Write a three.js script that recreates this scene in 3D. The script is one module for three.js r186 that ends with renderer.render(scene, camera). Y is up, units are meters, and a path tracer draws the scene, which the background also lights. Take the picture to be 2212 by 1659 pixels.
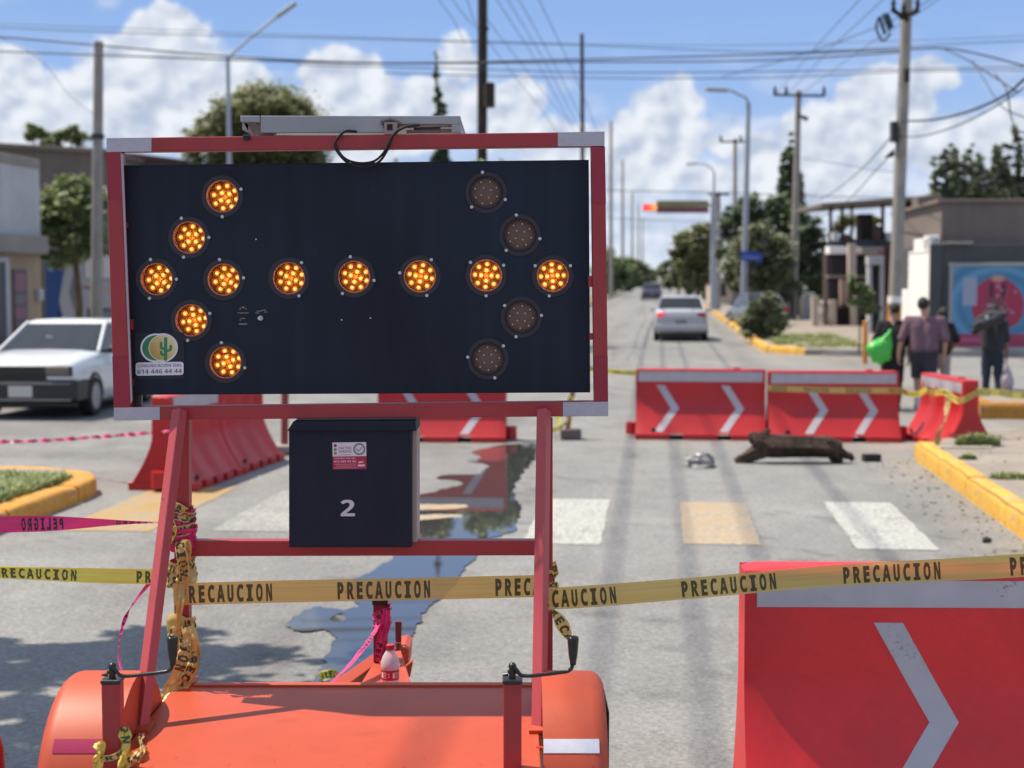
import * as THREE from 'three';
import { mergeGeometries, toCreasedNormals } from 'three/addons/utils/BufferGeometryUtils.js';
import { RoundedBoxGeometry } from 'three/addons/geometries/RoundedBoxGeometry.js';
import { MarchingCubes } from 'three/addons/objects/MarchingCubes.js';
import { FontLoader } from 'three/addons/loaders/FontLoader.js';
import { TextGeometry } from 'three/addons/geometries/TextGeometry.js';

// ------------------------------------------------------------------ camera, sky, sun, exposure
const scene = new THREE.Scene();
const FPX = 3322, CX = 1106, CY = 829.5, HORIZON = 597, EYE = 2.1;      // the lens in units of a 2212 x 1659 picture
const PITCH = Math.atan((CY - HORIZON) / FPX);
const camera = new THREE.PerspectiveCamera(2 * Math.atan(829.5 / FPX) * 180 / Math.PI, 4 / 3, 0.1, 6000);
camera.position.set(0, EYE, 0);
camera.rotation.x = -PITCH;
camera.focus = 5.0;
camera.userData.fStop = 3.0;
scene.add(camera);
const renderer = new THREE.WebGLRenderer({ antialias: true });
renderer.toneMapping = THREE.LinearToneMapping;
renderer.toneMappingExposure = 1.36;
renderer.shadowMap.enabled = true;

const SUN_DIR = new THREE.Vector3(-0.48, 1, -0.17).normalize();
const sun = new THREE.DirectionalLight(0xfff1dc, 4.9);
sun.name = 'sun';
sun.position.copy(SUN_DIR).multiplyScalar(60).add(new THREE.Vector3(0, 0, -20));
sun.target.position.set(0, 0, -20);
sun.castShadow = true;
sun.shadow.mapSize.set(4096, 4096);
sun.shadow.radius = 1;
Object.assign(sun.shadow.camera, { left: -40, right: 40, top: 40, bottom: -40, near: 1, far: 150 });
scene.add(sun, sun.target);

// ------------------------------------------------------------------ random numbers and noise
const rngOf = (a) => () => { a = (a + 0x6d2b79f5) | 0; let t = Math.imul(a ^ (a >>> 15), 1 | a); t = (t + Math.imul(t ^ (t >>> 7), 61 | t)) ^ t; return ((t ^ (t >>> 14)) >>> 0) / 4294967296; };
const hash = (x, y, z) => { let h = (Math.imul(x | 0, 374761393) + Math.imul(y | 0, 668265263) + Math.imul(z | 0, 2147483647 ^ 0x5bd1e995)) | 0; h = Math.imul(h ^ (h >>> 13), 1274126177); h ^= h >>> 16; return (h >>> 0) / 4294967296; };
const fade = (t) => t * t * (3 - 2 * t), lerp = (a, b, t) => a + (b - a) * t, clamp = (x, a = 0, b = 1) => Math.min(b, Math.max(a, x));
const sstep = (a, b, x) => fade(clamp((x - a) / (b - a)));
function vn2(x, y, p = 0, s = 0) {                         // value noise, with period p if given
  const xi = Math.floor(x), yi = Math.floor(y), fx = fade(x - xi), fy = fade(y - yi), w = (i) => (p ? ((i % p) + p) % p : i);
  return lerp(lerp(hash(w(xi), w(yi), s), hash(w(xi + 1), w(yi), s), fx), lerp(hash(w(xi), w(yi + 1), s), hash(w(xi + 1), w(yi + 1), s), fx), fy);
}
function vn3(x, y, z, s = 0) {
  const zi = Math.floor(z);
  return lerp(vn2(x, y, 0, s + zi * 57), vn2(x, y, 0, s + (zi + 1) * 57), fade(z - zi));
}
function fbm(x, y, oct = 4, p = 0, s = 0) { let a = 0.5, v = 0, n = 0; for (let i = 0; i < oct; i++) { v += a * vn2(x, y, p, s + i * 17); n += a; a *= 0.5; x *= 2; y *= 2; p *= 2; } return v / n; }

// the sky: blue air, whiter towards the horizon, and a bank of fair-weather cumulus all round it (denser where the street looks)
{
  const W = 4096, H = 2048, data = new Float32Array(W * H * 4);
  // heaps of cumulus: [azimuth to the right of the view axis, elevation, half width, half height] in degrees
  const deg = 180 / Math.PI, heap = (px, py, rx, ry) => [Math.atan((px - CX) / FPX) * deg, Math.atan((HORIZON - py) / FPX) * deg, rx / FPX * deg, ry / FPX * deg];
  const heaps = [heap(370, 95, 95, 55), heap(345, 150, 170, 75), heap(270, 235, 260, 85), heap(30, 185, 95, 55), heap(60, 280, 190, 80), heap(500, 205, 105, 60), heap(480, 290, 200, 70),
    heap(745, 150, 95, 62), heap(800, 215, 175, 80), heap(760, 300, 220, 70), heap(985, 125, 52, 42), heap(960, 220, 120, 75),
    heap(1110, 225, 75, 45), heap(1150, 290, 140, 55), heap(1440, 225, 92, 62), heap(1400, 290, 150, 70), heap(1330, 370, 220, 70),
    heap(1640, 315, 130, 45), heap(1760, 265, 90, 42), heap(1900, 225, 105, 60), heap(1985, 185, 62, 42), heap(1850, 310, 220, 62), heap(2080, 285, 100, 40), heap(2190, 285, 90, 42), heap(2100, 350, 220, 62), heap(1700, 400, 300, 60)];
  const r = rngOf(5);
  for (let az = 24; az < 336; az += 3.2) {                 // the same bank goes on round the horizon
    if (r() < 0.25) continue;
    const e = 1.5 + r() * 3; heaps.push([az, e, 2 + r() * 3, 0.9 + r() * 1.2]); heaps.push([az + r() * 2, e + 1.2, 1.2 + r() * 1.2, 0.8 + r() * 0.8]);
  }
  for (let k = 0; k < 190; k++) { const e = 13 + r() * 65; heaps.push([r() * 360, e, (6 + r() * 10) / Math.cos(e / deg), 2.5 + r() * 5]); }  // extra clouds overhead, out of view, added to raise the ambient fill
  const near = Array.from({ length: 360 }, (_, k) => heaps.filter(([ha, , ra]) => { let d = Math.abs(k - 179.5 - ha) % 360; if (d > 180) d = 360 - d; return d < ra * 1.5 + 1.5; }));
  const colour = (az, el) => {
    const up = Math.exp(-Math.max(el, 0) / 7.5);
    let R = lerp(0.2, 0.5, up), G = lerp(0.38, 0.66, up), B = lerp(0.78, 0.92, up);
    if (el > 12) { const t = sstep(12, 70, el); R = lerp(R, 0.17, t); G = lerp(G, 0.32, t); B = lerp(B, 0.66, t); }  // upper sky out of view, made paler for more fill in the shade
    let d = 0, shade = 0;
    const wx = (fbm(az * 0.55, el * 0.55, 3, 0, 3) - 0.5) * 1.5 + (fbm(az * 2.2, el * 2.2, 3, 0, 5) - 0.5) * 0.7, wy = (fbm(az * 0.55 + 40, el * 0.55, 3, 0, 9) - 0.5) * 1.5 + (fbm(az * 2.2 + 9, el * 2.2, 3, 0, 6) - 0.5) * 0.7;
    for (const [ha, he, ra, re] of near[Math.min(359, Math.floor(az + 180))]) {
      let da = az + wx * Math.min(1, re) - ha; if (da > 180) da -= 360; if (da < -180) da += 360;
      const q = ((da / ra) ** 2 + ((el + wy * Math.min(1, re) - he) / re) ** 2) * 1.28;
      if (q > 2.6) continue;
      const v = 1 - sstep(0.55, 1.45, q);
      if (v > d) { shade = (el - he) / re; }
      d = Math.max(d, v);
    }
    const puff = fbm(az * 1.9, el * 2.3, 5, 0, 21);
    d = sstep(0.08, 0.86, d * (0.5 + 0.9 * puff)) * (el > 11 ? 0.7 : 0.95);
    const veil = sstep(0.34, 0.72, fbm(az * 0.5 + 3, el * 1.3, 4, 0, 45)) * sstep(9.5, 5, el) * 0.55;   // thin drifting sheets
    d = Math.max(d, veil, sstep(7, 1.5, el) * 0.75);             // pale layers low down
    const relief = fbm(az * 1.1 + 0.35, el * 1.4 - 0.5, 4, 0, 33) - fbm(az * 1.1, el * 1.4, 4, 0, 33);   // sunlit tops, greyer undersides
    const lit = clamp(0.6 + relief * 1.9 + shade * 0.16 + (puff - 0.5) * 0.6), k = 0.76;
    return [k * lerp(R, lerp(0.49, 0.86, lit), d), k * lerp(G, lerp(0.56, 0.89, lit), d), k * lerp(B, lerp(0.69, 0.94, lit), d)];
  };
  for (let y = 0; y < H; y += 8) for (let x = 0; x < W; x += 8) {
    const azOf = (i) => { let az = 90 + ((i + 0.5) / W * 2 * Math.PI - Math.PI) * deg; return az > 180 ? az - 360 : az; }, elOf = (j) => (j + 0.5) / H * 180 - 90;   // three.js: u = atan2(z, x) / 2pi + 0.5; 0 along -z here
    const a = azOf(x + 3.5), e = elOf(y + 3.5), fine = Math.abs(a) < 24 && e > -1.5 && e < 14, flat = e < -1.5 ? [0.3, 0.29, 0.27] : fine ? null : colour(a, e);
    for (let j = 0; j < 8; j++) for (let i = 0; i < 8; i++) { const c = flat ?? colour(azOf(x + i), elOf(y + j)), o = ((y + j) * W + x + i) * 4; data[o] = c[0]; data[o + 1] = c[1]; data[o + 2] = c[2]; data[o + 3] = 1; }
  }
  const sky = new THREE.DataTexture(data, W, H, THREE.RGBAFormat, THREE.FloatType);
  sky.mapping = THREE.EquirectangularReflectionMapping;
  sky.magFilter = THREE.LinearFilter; sky.needsUpdate = true;
  scene.background = sky; scene.environment = sky;
}

// ------------------------------------------------------------------ where things are
const V = (x, y, z) => new THREE.Vector3(x, y, z);
function ray(px, py) { const u = (px - CX) / FPX, v = (CY - py) / FPX, c = Math.cos(PITCH), s = Math.sin(PITCH); return V(u, v * c - s, -(c + v * s)); }
function at(px, py, depth) { const d = ray(px, py); return d.multiplyScalar(depth / -d.z).add(V(0, EYE, 0)); }       // a point on the upright plane that far ahead
function ground(px, py, h = 0) { const d = ray(px, py); return d.multiplyScalar((EYE - h) / -d.y).add(V(0, EYE, 0)); }
const ROAD = Math.atan((1430 - CX) / FPX), FWD = V(Math.sin(ROAD), 0, -Math.cos(ROAD)), RGT = V(Math.cos(ROAD), 0, Math.sin(ROAD));
const road = (s, t, h = 0) => V(0, h, 0).addScaledVector(FWD, s).addScaledVector(RGT, t);                            // s along the street, t to the right of the camera's line
const toRoad = (p) => [p.dot(FWD), p.dot(RGT)];
const depthOf = (py, h = 0) => -ground(CX, py, h).z;

// ------------------------------------------------------------------ building helpers
const names = new Map();
function numbered(n) { const k = names.get(n) ?? 0; names.set(n, k + 1); return k ? n + '_' + String(k).padStart(3, '0') : n; }
function tag(o, label, category, group, kind) { const u = { ...o.userData }; if (label) u.label = label; if (category) u.category = category; if (group) u.group = group; if (kind) u.kind = kind; o.userData = u; return o; }
function thing(name, label, category, p = V(0, 0, 0), turn = 0, group) {
  const o = new THREE.Group(); o.name = numbered(name); o.position.copy(p); o.rotation.y = turn; scene.add(o);
  return tag(o, label, category, group);
}
function metres(g) {                                        // texture coordinates in metres, by the way a face points
  const p = g.attributes.position, n = g.attributes.normal, uv = new Float32Array(p.count * 2);
  for (let i = 0; i < p.count; i++) {
    const ax = Math.abs(n.getX(i)), ay = Math.abs(n.getY(i)), az = Math.abs(n.getZ(i));
    const [u, v] = ay >= ax && ay >= az ? [p.getX(i), p.getZ(i)] : ax >= az ? [p.getZ(i), p.getY(i)] : [p.getX(i), p.getY(i)];
    uv[i * 2] = u; uv[i * 2 + 1] = v;
  }
  g.setAttribute('uv', new THREE.BufferAttribute(uv, 2));
}
const keep = (g) => { g.userData.keepUV = true; return g; };
function joined(list, colors) {
  const out = (Array.isArray(list) ? list : [list]).map((g0) => {
    let g = g0.index ? g0.toNonIndexed() : g0;
    if (!g.attributes.normal) g.computeVertexNormals();
    if (!g0.userData.keepUV) { if (g === g0) g = g0.clone(); metres(g); }
    for (const k of Object.keys(g.attributes)) if (!['position', 'normal', 'uv', ...(colors ? ['color'] : [])].includes(k)) g.deleteAttribute(k);
    g.morphAttributes = {};
    return g;
  });
  return out.length > 1 ? mergeGeometries(out) : out[0];
}
function mesh(name, list, mat, parent, inWorld = false) {   // ONE mesh; inWorld: its points are given in the world and its thing is not turned
  let g = joined(list, mat.vertexColors);
  if (inWorld && parent) { g = g.clone(); let q = parent; while (q && q !== scene) { g.translate(-q.position.x, -q.position.y, -q.position.z); q = q.parent; } }
  const m = new THREE.Mesh(g, mat);
  m.castShadow = m.receiveShadow = true;
  if (parent) { m.name = name; parent.add(m); } else { m.name = numbered(name); scene.add(m); }
  return m;
}
function struct(name, list, mat) { const m = mesh(name, list, mat); m.userData = { kind: 'structure' }; return m; }
const box = (w, h, d, x = 0, y = 0, z = 0) => new THREE.BoxGeometry(w, h, d).translate(x, y, z);
const rbox = (w, h, d, x = 0, y = 0, z = 0, r = 0.006, seg = 2) => new RoundedBoxGeometry(w, h, d, seg, Math.min(r, w / 2.01, h / 2.01, d / 2.01)).translate(x, y, z);
function along(g, p, q) {                                    // a shape made along y, laid from p to q
  const d = q.clone().sub(p), m = new THREE.Matrix4().makeRotationFromQuaternion(new THREE.Quaternion().setFromUnitVectors(V(0, 1, 0), d.clone().normalize()));
  return g.applyMatrix4(m).translate((p.x + q.x) / 2, (p.y + q.y) / 2, (p.z + q.z) / 2);
}
const rod = (p, q, r1, r2 = r1, seg = 12) => along(new THREE.CylinderGeometry(r2, r1, p.distanceTo(q), seg), p, q);
const bar = (p, q, w, d, r = 0.004) => along(new RoundedBoxGeometry(w, p.distanceTo(q), d, 2, r), p, q);
const tube = (pts, r, seg = 40, rad = 8) => new THREE.TubeGeometry(new THREE.CatmullRomCurve3(pts), seg, r, rad);
function plate(pts, depth, z = 0, bevel = 0, holes = []) {   // a flat outline in x, y given thickness towards -z; its front lies at z
  const s = new THREE.Shape(pts.map((p) => new THREE.Vector2(p[0] ?? p.x, p[1] ?? p.y)));
  for (const h of holes) s.holes.push(h);
  const g = new THREE.ExtrudeGeometry(s, { depth: depth - 2 * bevel, bevelEnabled: bevel > 0, bevelThickness: bevel, bevelSize: bevel, bevelOffset: -bevel, bevelSegments: 2, curveSegments: 40 });
  return g.translate(0, 0, z - depth + bevel);
}
const seen = (pts, Z, depth, bevel = 0, holes = []) => plate(pts.map(([x, y]) => at(x, y, Z)).map((p) => [p.x, p.y]), depth, -Z, bevel, holes);  // an upright plate that far ahead
const seenBox = (x0, x1, y0, y1, Z, depth, bevel = 0) => seen([[x0, y1], [x1, y1], [x1, y0], [x0, y0]], Z, depth, bevel);
function ribbon(pts, width, normalAt, { seg = 60, u0 = 0, uScale = 1, crease = 0, phase = 0, upAt } = {}) {      // a strip along a curve; upAt gives its crosswise direction
  const c = new THREE.CatmullRomCurve3(pts), n = c.getLength(), P = [], U = [], I = [], C = 6;
  for (let i = 0; i <= seg; i++) {
    const t = i / seg, p = c.getPointAt(t), tan = c.getTangentAt(t), up = (upAt ? upAt(t) : V(0, 1, 0)).clone(), w = typeof width === 'function' ? width(t) : width;
    up.addScaledVector(tan, -up.dot(tan)).normalize();
    const nor = tan.clone().cross(up);
    for (let j = 0; j <= C; j++) {
      const v = j / C - 0.5, cr = crease * (Math.sin(v * 15 + phase + t * 5) * 0.6 + (vn2(t * 14, v * 5, 0, 71 + phase) - 0.5) * 1.6);
      P.push(p.x + up.x * v * w + nor.x * cr, p.y + up.y * v * w + nor.y * cr, p.z + up.z * v * w + nor.z * cr);
      U.push(u0 + t * n * uScale, j / C);
      if (i < seg && j < C) { const a = i * (C + 1) + j, b = a + C + 1; I.push(a, b, a + 1, a + 1, b, b + 1); }
    }
  }
  const g = new THREE.BufferGeometry();
  g.setAttribute('position', new THREE.Float32BufferAttribute(P, 3)); g.setAttribute('uv', new THREE.Float32BufferAttribute(U, 2)); g.setIndex(I); g.computeVertexNormals();
  return keep(g);
}
function swept(rings, closeRing = true, caps = true) {       // rings of equally many points joined into a skin
  const P = [], I = [], n = rings[0].length;
  for (const r of rings) for (const p of r) P.push(p.x, p.y, p.z);
  for (let i = 0; i < rings.length - 1; i++) for (let j = 0; j < (closeRing ? n : n - 1); j++) { const a = i * n + j, b = i * n + (j + 1) % n; I.push(a, a + n, b, b, a + n, b + n); }
  const parts = [];
  const g = new THREE.BufferGeometry(); g.setAttribute('position', new THREE.Float32BufferAttribute(P, 3)); g.setIndex(I); const gc = toCreasedNormals(g, 0.75); metres(gc); parts.push(keep(gc));
  if (caps) for (const [r, flip] of [[rings[0], false], [rings[rings.length - 1], true]]) {
    const c = r.reduce((s, p) => s.add(p), V(0, 0, 0)).divideScalar(n), Q = [];
    r.forEach((p, j) => { const q = r[(j + 1) % n]; Q.push(c.x, c.y, c.z, ...(flip ? [p.x, p.y, p.z, q.x, q.y, q.z] : [q.x, q.y, q.z, p.x, p.y, p.z])); });
    const k = new THREE.BufferGeometry(); k.setAttribute('position', new THREE.Float32BufferAttribute(Q, 3)); k.computeVertexNormals(); metres(k); parts.push(keep(k));
  }
  return keep(mergeGeometries(parts));
}

// ------------------------------------------------------------------ materials
const toS = (x) => Math.round(255 * (x <= 0.0031308 ? 12.92 * x : 1.055 * Math.pow(clamp(x), 1 / 2.4) - 0.055));
function texture(size, side, fn, srgb = true) {              // fn(u, v) in 0..1 gives linear r, g, b (or one number); side is its size in metres
  const d = new Uint8Array(size * size * 4);
  for (let y = 0; y < size; y++) for (let x = 0; x < size; x++) {
    const c = fn(x / size, y / size), i = (y * size + x) * 4, a = typeof c === 'number' ? [c, c, c] : c;
    for (let k = 0; k < 3; k++) d[i + k] = srgb ? toS(a[k]) : Math.round(255 * clamp(a[k]));
    d[i + 3] = 255;
  }
  const t = new THREE.DataTexture(d, size, size);
  t.wrapS = t.wrapT = THREE.RepeatWrapping; t.magFilter = THREE.LinearFilter; t.needsUpdate = true;
  if (srgb) t.colorSpace = THREE.SRGBColorSpace;
  t.repeat.set(1 / side, 1 / side);
  return t;
}
function canvasTexture(w, h, draw, repeat = false) {
  const c = document.createElement('canvas'); c.width = w; c.height = h;
  draw(c.getContext('2d'), w, h);
  const t = new THREE.CanvasTexture(c); t.colorSpace = THREE.SRGBColorSpace; t.magFilter = THREE.LinearFilter;
  if (repeat) t.wrapS = t.wrapT = THREE.RepeatWrapping;
  return t;
}
const std = (r, g, b, rough = 0.7, more = {}) => new THREE.MeshStandardMaterial({ color: new THREE.Color().setRGB(r, g, b), roughness: rough, metalness: 0, ...more });
const phys = (r, g, b, rough = 0.7, more = {}) => new THREE.MeshPhysicalMaterial({ color: new THREE.Color().setRGB(r, g, b), roughness: rough, metalness: 0, ...more });
const two = { side: THREE.DoubleSide };

const T = {};
T.asphalt = texture(1024, 3, (u, v) => {                    // grey aggregate in worn bitumen
  const g = hash(Math.floor(u * 1024), Math.floor(v * 1024), 3), m = fbm(u * 160, v * 160, 3, 160, 7), l = fbm(u * 5, v * 5, 4, 5, 11);
  let c = 0.2 + (m - 0.5) * 0.13 + (g - 0.5) * 0.05 + (l - 0.5) * 0.07;
  if (vn2(u * 190, v * 190, 190, 40) > 0.86) c *= 0.78;
  if (vn2(u * 170, v * 170, 170, 41) > 0.87) c *= 1.28;
  return [c * 0.99, c, c * 0.99];
});
T.asphaltBump = texture(512, 0.75, (u, v) => fbm(u * 60, v * 60, 4, 60, 5), false);
T.paint = texture(512, 0.9, (u, v) => {                      // handled, slightly chalky enamel
  let c = 0.93 + (fbm(u * 9, v * 9, 4, 9, 2) - 0.5) * 0.16 + (fbm(u * 70, v * 70, 2, 70, 4) - 0.5) * 0.05;
  const sc = vn2(u * 4 + vn2(u * 8, v * 8, 8, 3) * 0.3, v * 90, 0, 8); if (sc > 0.93) c += 0.06;
  return clamp(c);
});
T.chip = texture(1024, 0.7, (u, v) => {                      // the same enamel with chips and grime specks
  let c = 0.93 + (fbm(u * 9, v * 9, 4, 9, 12) - 0.5) * 0.14;
  const k = fbm(u * 40, v * 40, 3, 40, 14), b = fbm(u * 6, v * 6, 3, 6, 15);
  if (k > 0.79 && b > 0.56) return [0.68, 0.62, 0.62];
  if (fbm(u * 120, v * 120, 2, 120, 16) > 0.88) c *= 0.8;
  for (const [a, w, s] of [[0.35, 34, 1], [-0.6, 26, 2], [1.6, 30, 3]]) { const t = u * 1 + v * a + (vn2(u * 3, v * 3, 3, 20 + s) - 0.5) * 0.06, q = t * w - Math.floor(t * w); if (q < 0.045 && vn2(Math.floor(t * w) * 3.7, (u - v * a) * 7, 0, 24 + s) > 0.74) c = Math.min(1.12, c * 1.17); }
  const gr = fbm(u * 5, v * 5, 5, 5, 28); if (gr > 0.66) c *= 1 - (gr - 0.66) * 0.6;
  return [c, c, c];
});
T.plastic = texture(512, 1.2, (u, v) => {                    // sun-bleached moulded plastic with scuffs and road dust
  const l = fbm(u * 4, v * 4, 5, 4, 31), f = fbm(u * 48, v * 48, 3, 48, 33);
  let scuff = 0; for (const [a, w, s] of [[0.12, 30, 1], [-0.2, 24, 2], [0.7, 20, 3]]) { const t = v + u * a + (vn2(u * 4, v * 4, 4, 40 + s) - 0.5) * 0.05, q = t * w - Math.floor(t * w); if (q < 0.09 && vn2(Math.floor(t * w) * 5.3, u * 5, 0, 44 + s) > 0.78) scuff = 0.5; }
  const dirt = scuff + sstep(0.58, 0.8, fbm(u * 7, v * 7, 5, 7, 36)) * 0.35;
  const c = 0.9 + (l - 0.5) * 0.4 + (f - 0.5) * 0.12;
  return [clamp(lerp(c, 0.55, dirt * 0.5)), clamp(lerp(c, 1, dirt * 0.3)), clamp(lerp(c, 1, dirt * 0.3))];
});
T.panel = texture(512, 1.6, (u, v) => {                      // dusty sheet: faint streaks that ran down, wiped patches and scratches
  let c = 0.62 + (fbm(u * 4, v * 4, 5, 4, 141) - 0.5) * 0.5 + (fbm(u * 60, v * 5, 3, 60, 143) - 0.5) * 0.3;
  if (fbm(u * 130, v * 130, 2, 130, 145) > 0.87) c += 0.3;
  return clamp(c);
});
T.concrete = texture(512, 2, (u, v) => {
  const c = 0.8 + (fbm(u * 6, v * 6, 5, 6, 51) - 0.5) * 0.45 + (fbm(u * 90, v * 90, 2, 90, 53) - 0.5) * 0.2;
  return [clamp(c), clamp(c * 0.985), clamp(c * 0.96)];
});
T.stain = texture(512, 4, (u, v) => {                        // rendered walls with rain streaks and patches
  const c = 0.86 + (fbm(u * 5, v * 5, 5, 5, 61) - 0.5) * 0.34 + (vn2(u * 60, v * 3, 60, 63) - 0.5) * 0.1;
  return [clamp(c), clamp(c * 0.99), clamp(c * 0.97)];
});
T.dust = texture(512, 3, (u, v) => {
  const c = 0.82 + (fbm(u * 8, v * 8, 5, 8, 71) - 0.5) * 0.5 + (hash(u * 512, v * 512, 5) - 0.5) * 0.15;
  return [clamp(c), clamp(c * 0.96), clamp(c * 0.9)];
});
T.bark = texture(256, 0.8, (u, v) => { const c = 0.55 + (fbm(u * 20, v * 6, 4, 20, 81) - 0.5) * 0.9; return [clamp(c), clamp(c * 0.9), clamp(c * 0.78)]; });
T.wood = texture(256, 0.5, (u, v) => { const c = 0.7 + (fbm(u * 30, v * 3, 4, 30, 91) - 0.5) * 0.5; return [clamp(c), clamp(c * 0.93), clamp(c * 0.84)]; });
T.kerb = texture(512, 1.5, (u, v) => {                       // thick yellow kerb paint, worn to the concrete in spots
  const w = fbm(u * 14, v * 14, 5, 14, 95), d = fbm(u * 40, v * 40, 3, 40, 97);
  if (w > 0.69) return [0.36, 0.31, 0.24];
  const c = 0.9 + (d - 0.5) * 0.4 + (w - 0.5) * 0.3;
  return [clamp(0.72 * c), clamp(0.41 * c), clamp(0.06 * c)];
});
const wornPaint = (r, g, b, wear, s) => texture(512, 2.4, (u, v) => {  // road paint worn down to the stones
  const f = fbm(u * 120, v * 120, 3, 120, s), l = fbm(u * 8, v * 8, 4, 8, s + 1), a = sstep(wear - 0.1, wear + 0.14, f * 0.72 + l * 0.28);
  const g0 = 0.2 + (f - 0.5) * 0.15, m = 0.93 + (l - 0.5) * 0.3;
  return [lerp(r * m, g0, a), lerp(g * m, g0, a), lerp(b * m, g0 * 0.97, a)];
});
T.white = wornPaint(0.43, 0.44, 0.42, 0.545, 101);
T.whiteWorn = wornPaint(0.38, 0.39, 0.37, 0.44, 105);
T.yellow = wornPaint(0.42, 0.32, 0.2, 0.55, 111);
T.yellowWorn = wornPaint(0.4, 0.26, 0.09, 0.55, 115);
T.retro = texture(256, 0.06, (u, v) => { const h = Math.abs(((u * 12 + (Math.floor(v * 12) % 2) * 0.5) % 1) - 0.5) + Math.abs(((v * 12) % 1) - 0.5); return 0.86 + (h < 0.5 ? 0.08 : 0) + (fbm(u * 6, v * 6, 3, 6, 121) - 0.5) * 0.12; });
T.retroDirty = texture(512, 1.0, (u, v) => {                 // white reflective sheet with brown scrapes
  const m = 0.8 * sstep(0.62, 0.72, fbm(u * 60, v * 120, 4, 60, 131)) * sstep(0.6, 0.72, fbm(u * 4, v * 4, 3, 4, 133));
  const c = 0.92 + (fbm(u * 12, v * 12, 3, 12, 135) - 0.5) * 0.14;
  return [lerp(c, 0.35, m), lerp(c, 0.27, m), lerp(c, 0.22, m)];
});
// barrier tape: its word once per 0.52 m
function tapeTexture(bg, ink, word, W = 1024, H = 128, from = 0.03, to = 0.64) {
  return canvasTexture(W, H, (c) => {
    c.fillStyle = bg; c.fillRect(0, 0, W, H);
    const r = rngOf(77);
    for (let k = 0; k < 26; k++) { c.globalAlpha = 0.05 + r() * 0.08; c.fillStyle = r() < 0.5 ? '#fff6c0' : '#6a5410'; c.fillRect(0, r() * H, W, 1 + r() * 3); }
    c.globalAlpha = 1; c.fillStyle = ink; c.textBaseline = 'middle'; c.textAlign = 'center';
    const n = word.length, step = (to - from) * W / n;
    for (let k = 0; k < n; k++) {                           // each letter narrow and tall
      c.save(); c.translate(from * W + (k + 0.5) * step, H * 0.53); c.font = 'bold 100px sans-serif';
      const w = c.measureText(word[k]).width; c.scale(Math.min(1.1, step * 0.74 / w), 1.3);
      c.fillText(word[k], 0, 0); c.lineWidth = 6; c.strokeStyle = ink; c.strokeText(word[k], 0, 0); c.restore();
    }
  }, true);
}
T.tape = tapeTexture('#d3b86c', '#4a431f', 'PRECAUCION');  // yellow tape in its shaded tone, the shade put into the colour
T.tapeSunlit = tapeTexture('#e0d45a', '#4b4e22', 'PRECAUCION');  // the same tape in its sunlit tone, the light put into the colour
T.tapePink = tapeTexture('#e0237c', '#2a1030', 'PELIGRO', 1024, 128, 0.04, 0.51);

const M = {
  enamel: std(0.35, 0.026, 0.03, 0.42, { map: T.chip }),                 // the sign's red frame
  brace: std(0.45, 0.07, 0.075, 0.4, { map: T.chip }),  // frame enamel made lighter so that the braces look sunlit
  retroRed: std(0.32, 0.01, 0.035, 0.38, { map: T.retro }),
  retroWhite: std(0.46, 0.44, 0.5, 0.4, { map: T.retro }),
  orange: std(0.47, 0.066, 0.024, 0.52, { map: T.chip }),                    // deck, fenders, tongue
  board: phys(0.0138, 0.0225, 0.044, 0.62, { map: T.panel, specularIntensity: 0.55 }),
  blackMetal: std(0.012, 0.013, 0.014, 0.32),
  rubber: std(0.014, 0.014, 0.015, 0.8),
  steel: std(0.5, 0.5, 0.52, 0.35, { metalness: 0.85 }),
  silver: std(0.36, 0.36, 0.38, 0.5, { metalness: 0.15, map: T.stain }),
  barrier: phys(0.48, 0.016, 0.02, 0.42, { map: T.plastic }),
  barrierLifted: phys(0.72, 0.021, 0.026, 0.45, { map: T.plastic }),  // the same plastic brightened to lift the shaded face of the near barrier
  barrierWhite: std(0.47, 0.45, 0.5, 0.45, { map: T.retroDirty }),
  asphalt: std(1, 1, 1, 0.88, { map: T.asphalt, bumpMap: T.asphaltBump, bumpScale: 0.0035, vertexColors: true }),
  concrete: std(0.34, 0.33, 0.31, 0.9, { map: T.concrete }),
  walk: std(0.3, 0.275, 0.25, 0.92, { map: T.dust }),
  soil: std(0.2, 0.16, 0.12, 0.95, { map: T.dust }),
  kerb: std(1, 1, 1, 0.66, { map: T.kerb, bumpMap: T.asphaltBump, bumpScale: 0.008 }),
  water: phys(0.045, 0.047, 0.05, 0.015, { ior: 1.62, specularIntensity: 1 }),
  wet: std(0.095, 0.092, 0.088, 0.6, { bumpMap: T.asphaltBump, bumpScale: 0.004 }),
  poleGrey: std(0.36, 0.34, 0.31, 0.85, { map: T.concrete }),
  poleWood: std(0.06, 0.05, 0.045, 0.9, { map: T.bark }),
  poleSteel: std(0.34, 0.37, 0.42, 0.5, { metalness: 0.3 }),
  wire: std(0.035, 0.038, 0.045, 0.6),
  bark: std(0.2, 0.17, 0.14, 0.95, { map: T.bark }),
  wood: std(0.32, 0.2, 0.11, 0.85, { map: T.wood }),
  glassDark: phys(0.02, 0.024, 0.03, 0.06, { ior: 1.5 }),
  chrome: std(0.6, 0.6, 0.62, 0.2, { metalness: 0.9 }),
  tape: phys(1, 1, 1, 0.34, { map: T.tape, transmission: 0.3, thickness: 0, ...two }),
  tapeSunlit: phys(1, 1, 1, 0.34, { map: T.tapeSunlit, transmission: 0.3, thickness: 0, ...two }),
  tapePink: phys(1, 1, 1, 0.34, { map: T.tapePink, transmission: 0.3, thickness: 0, ...two }),
};
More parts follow.
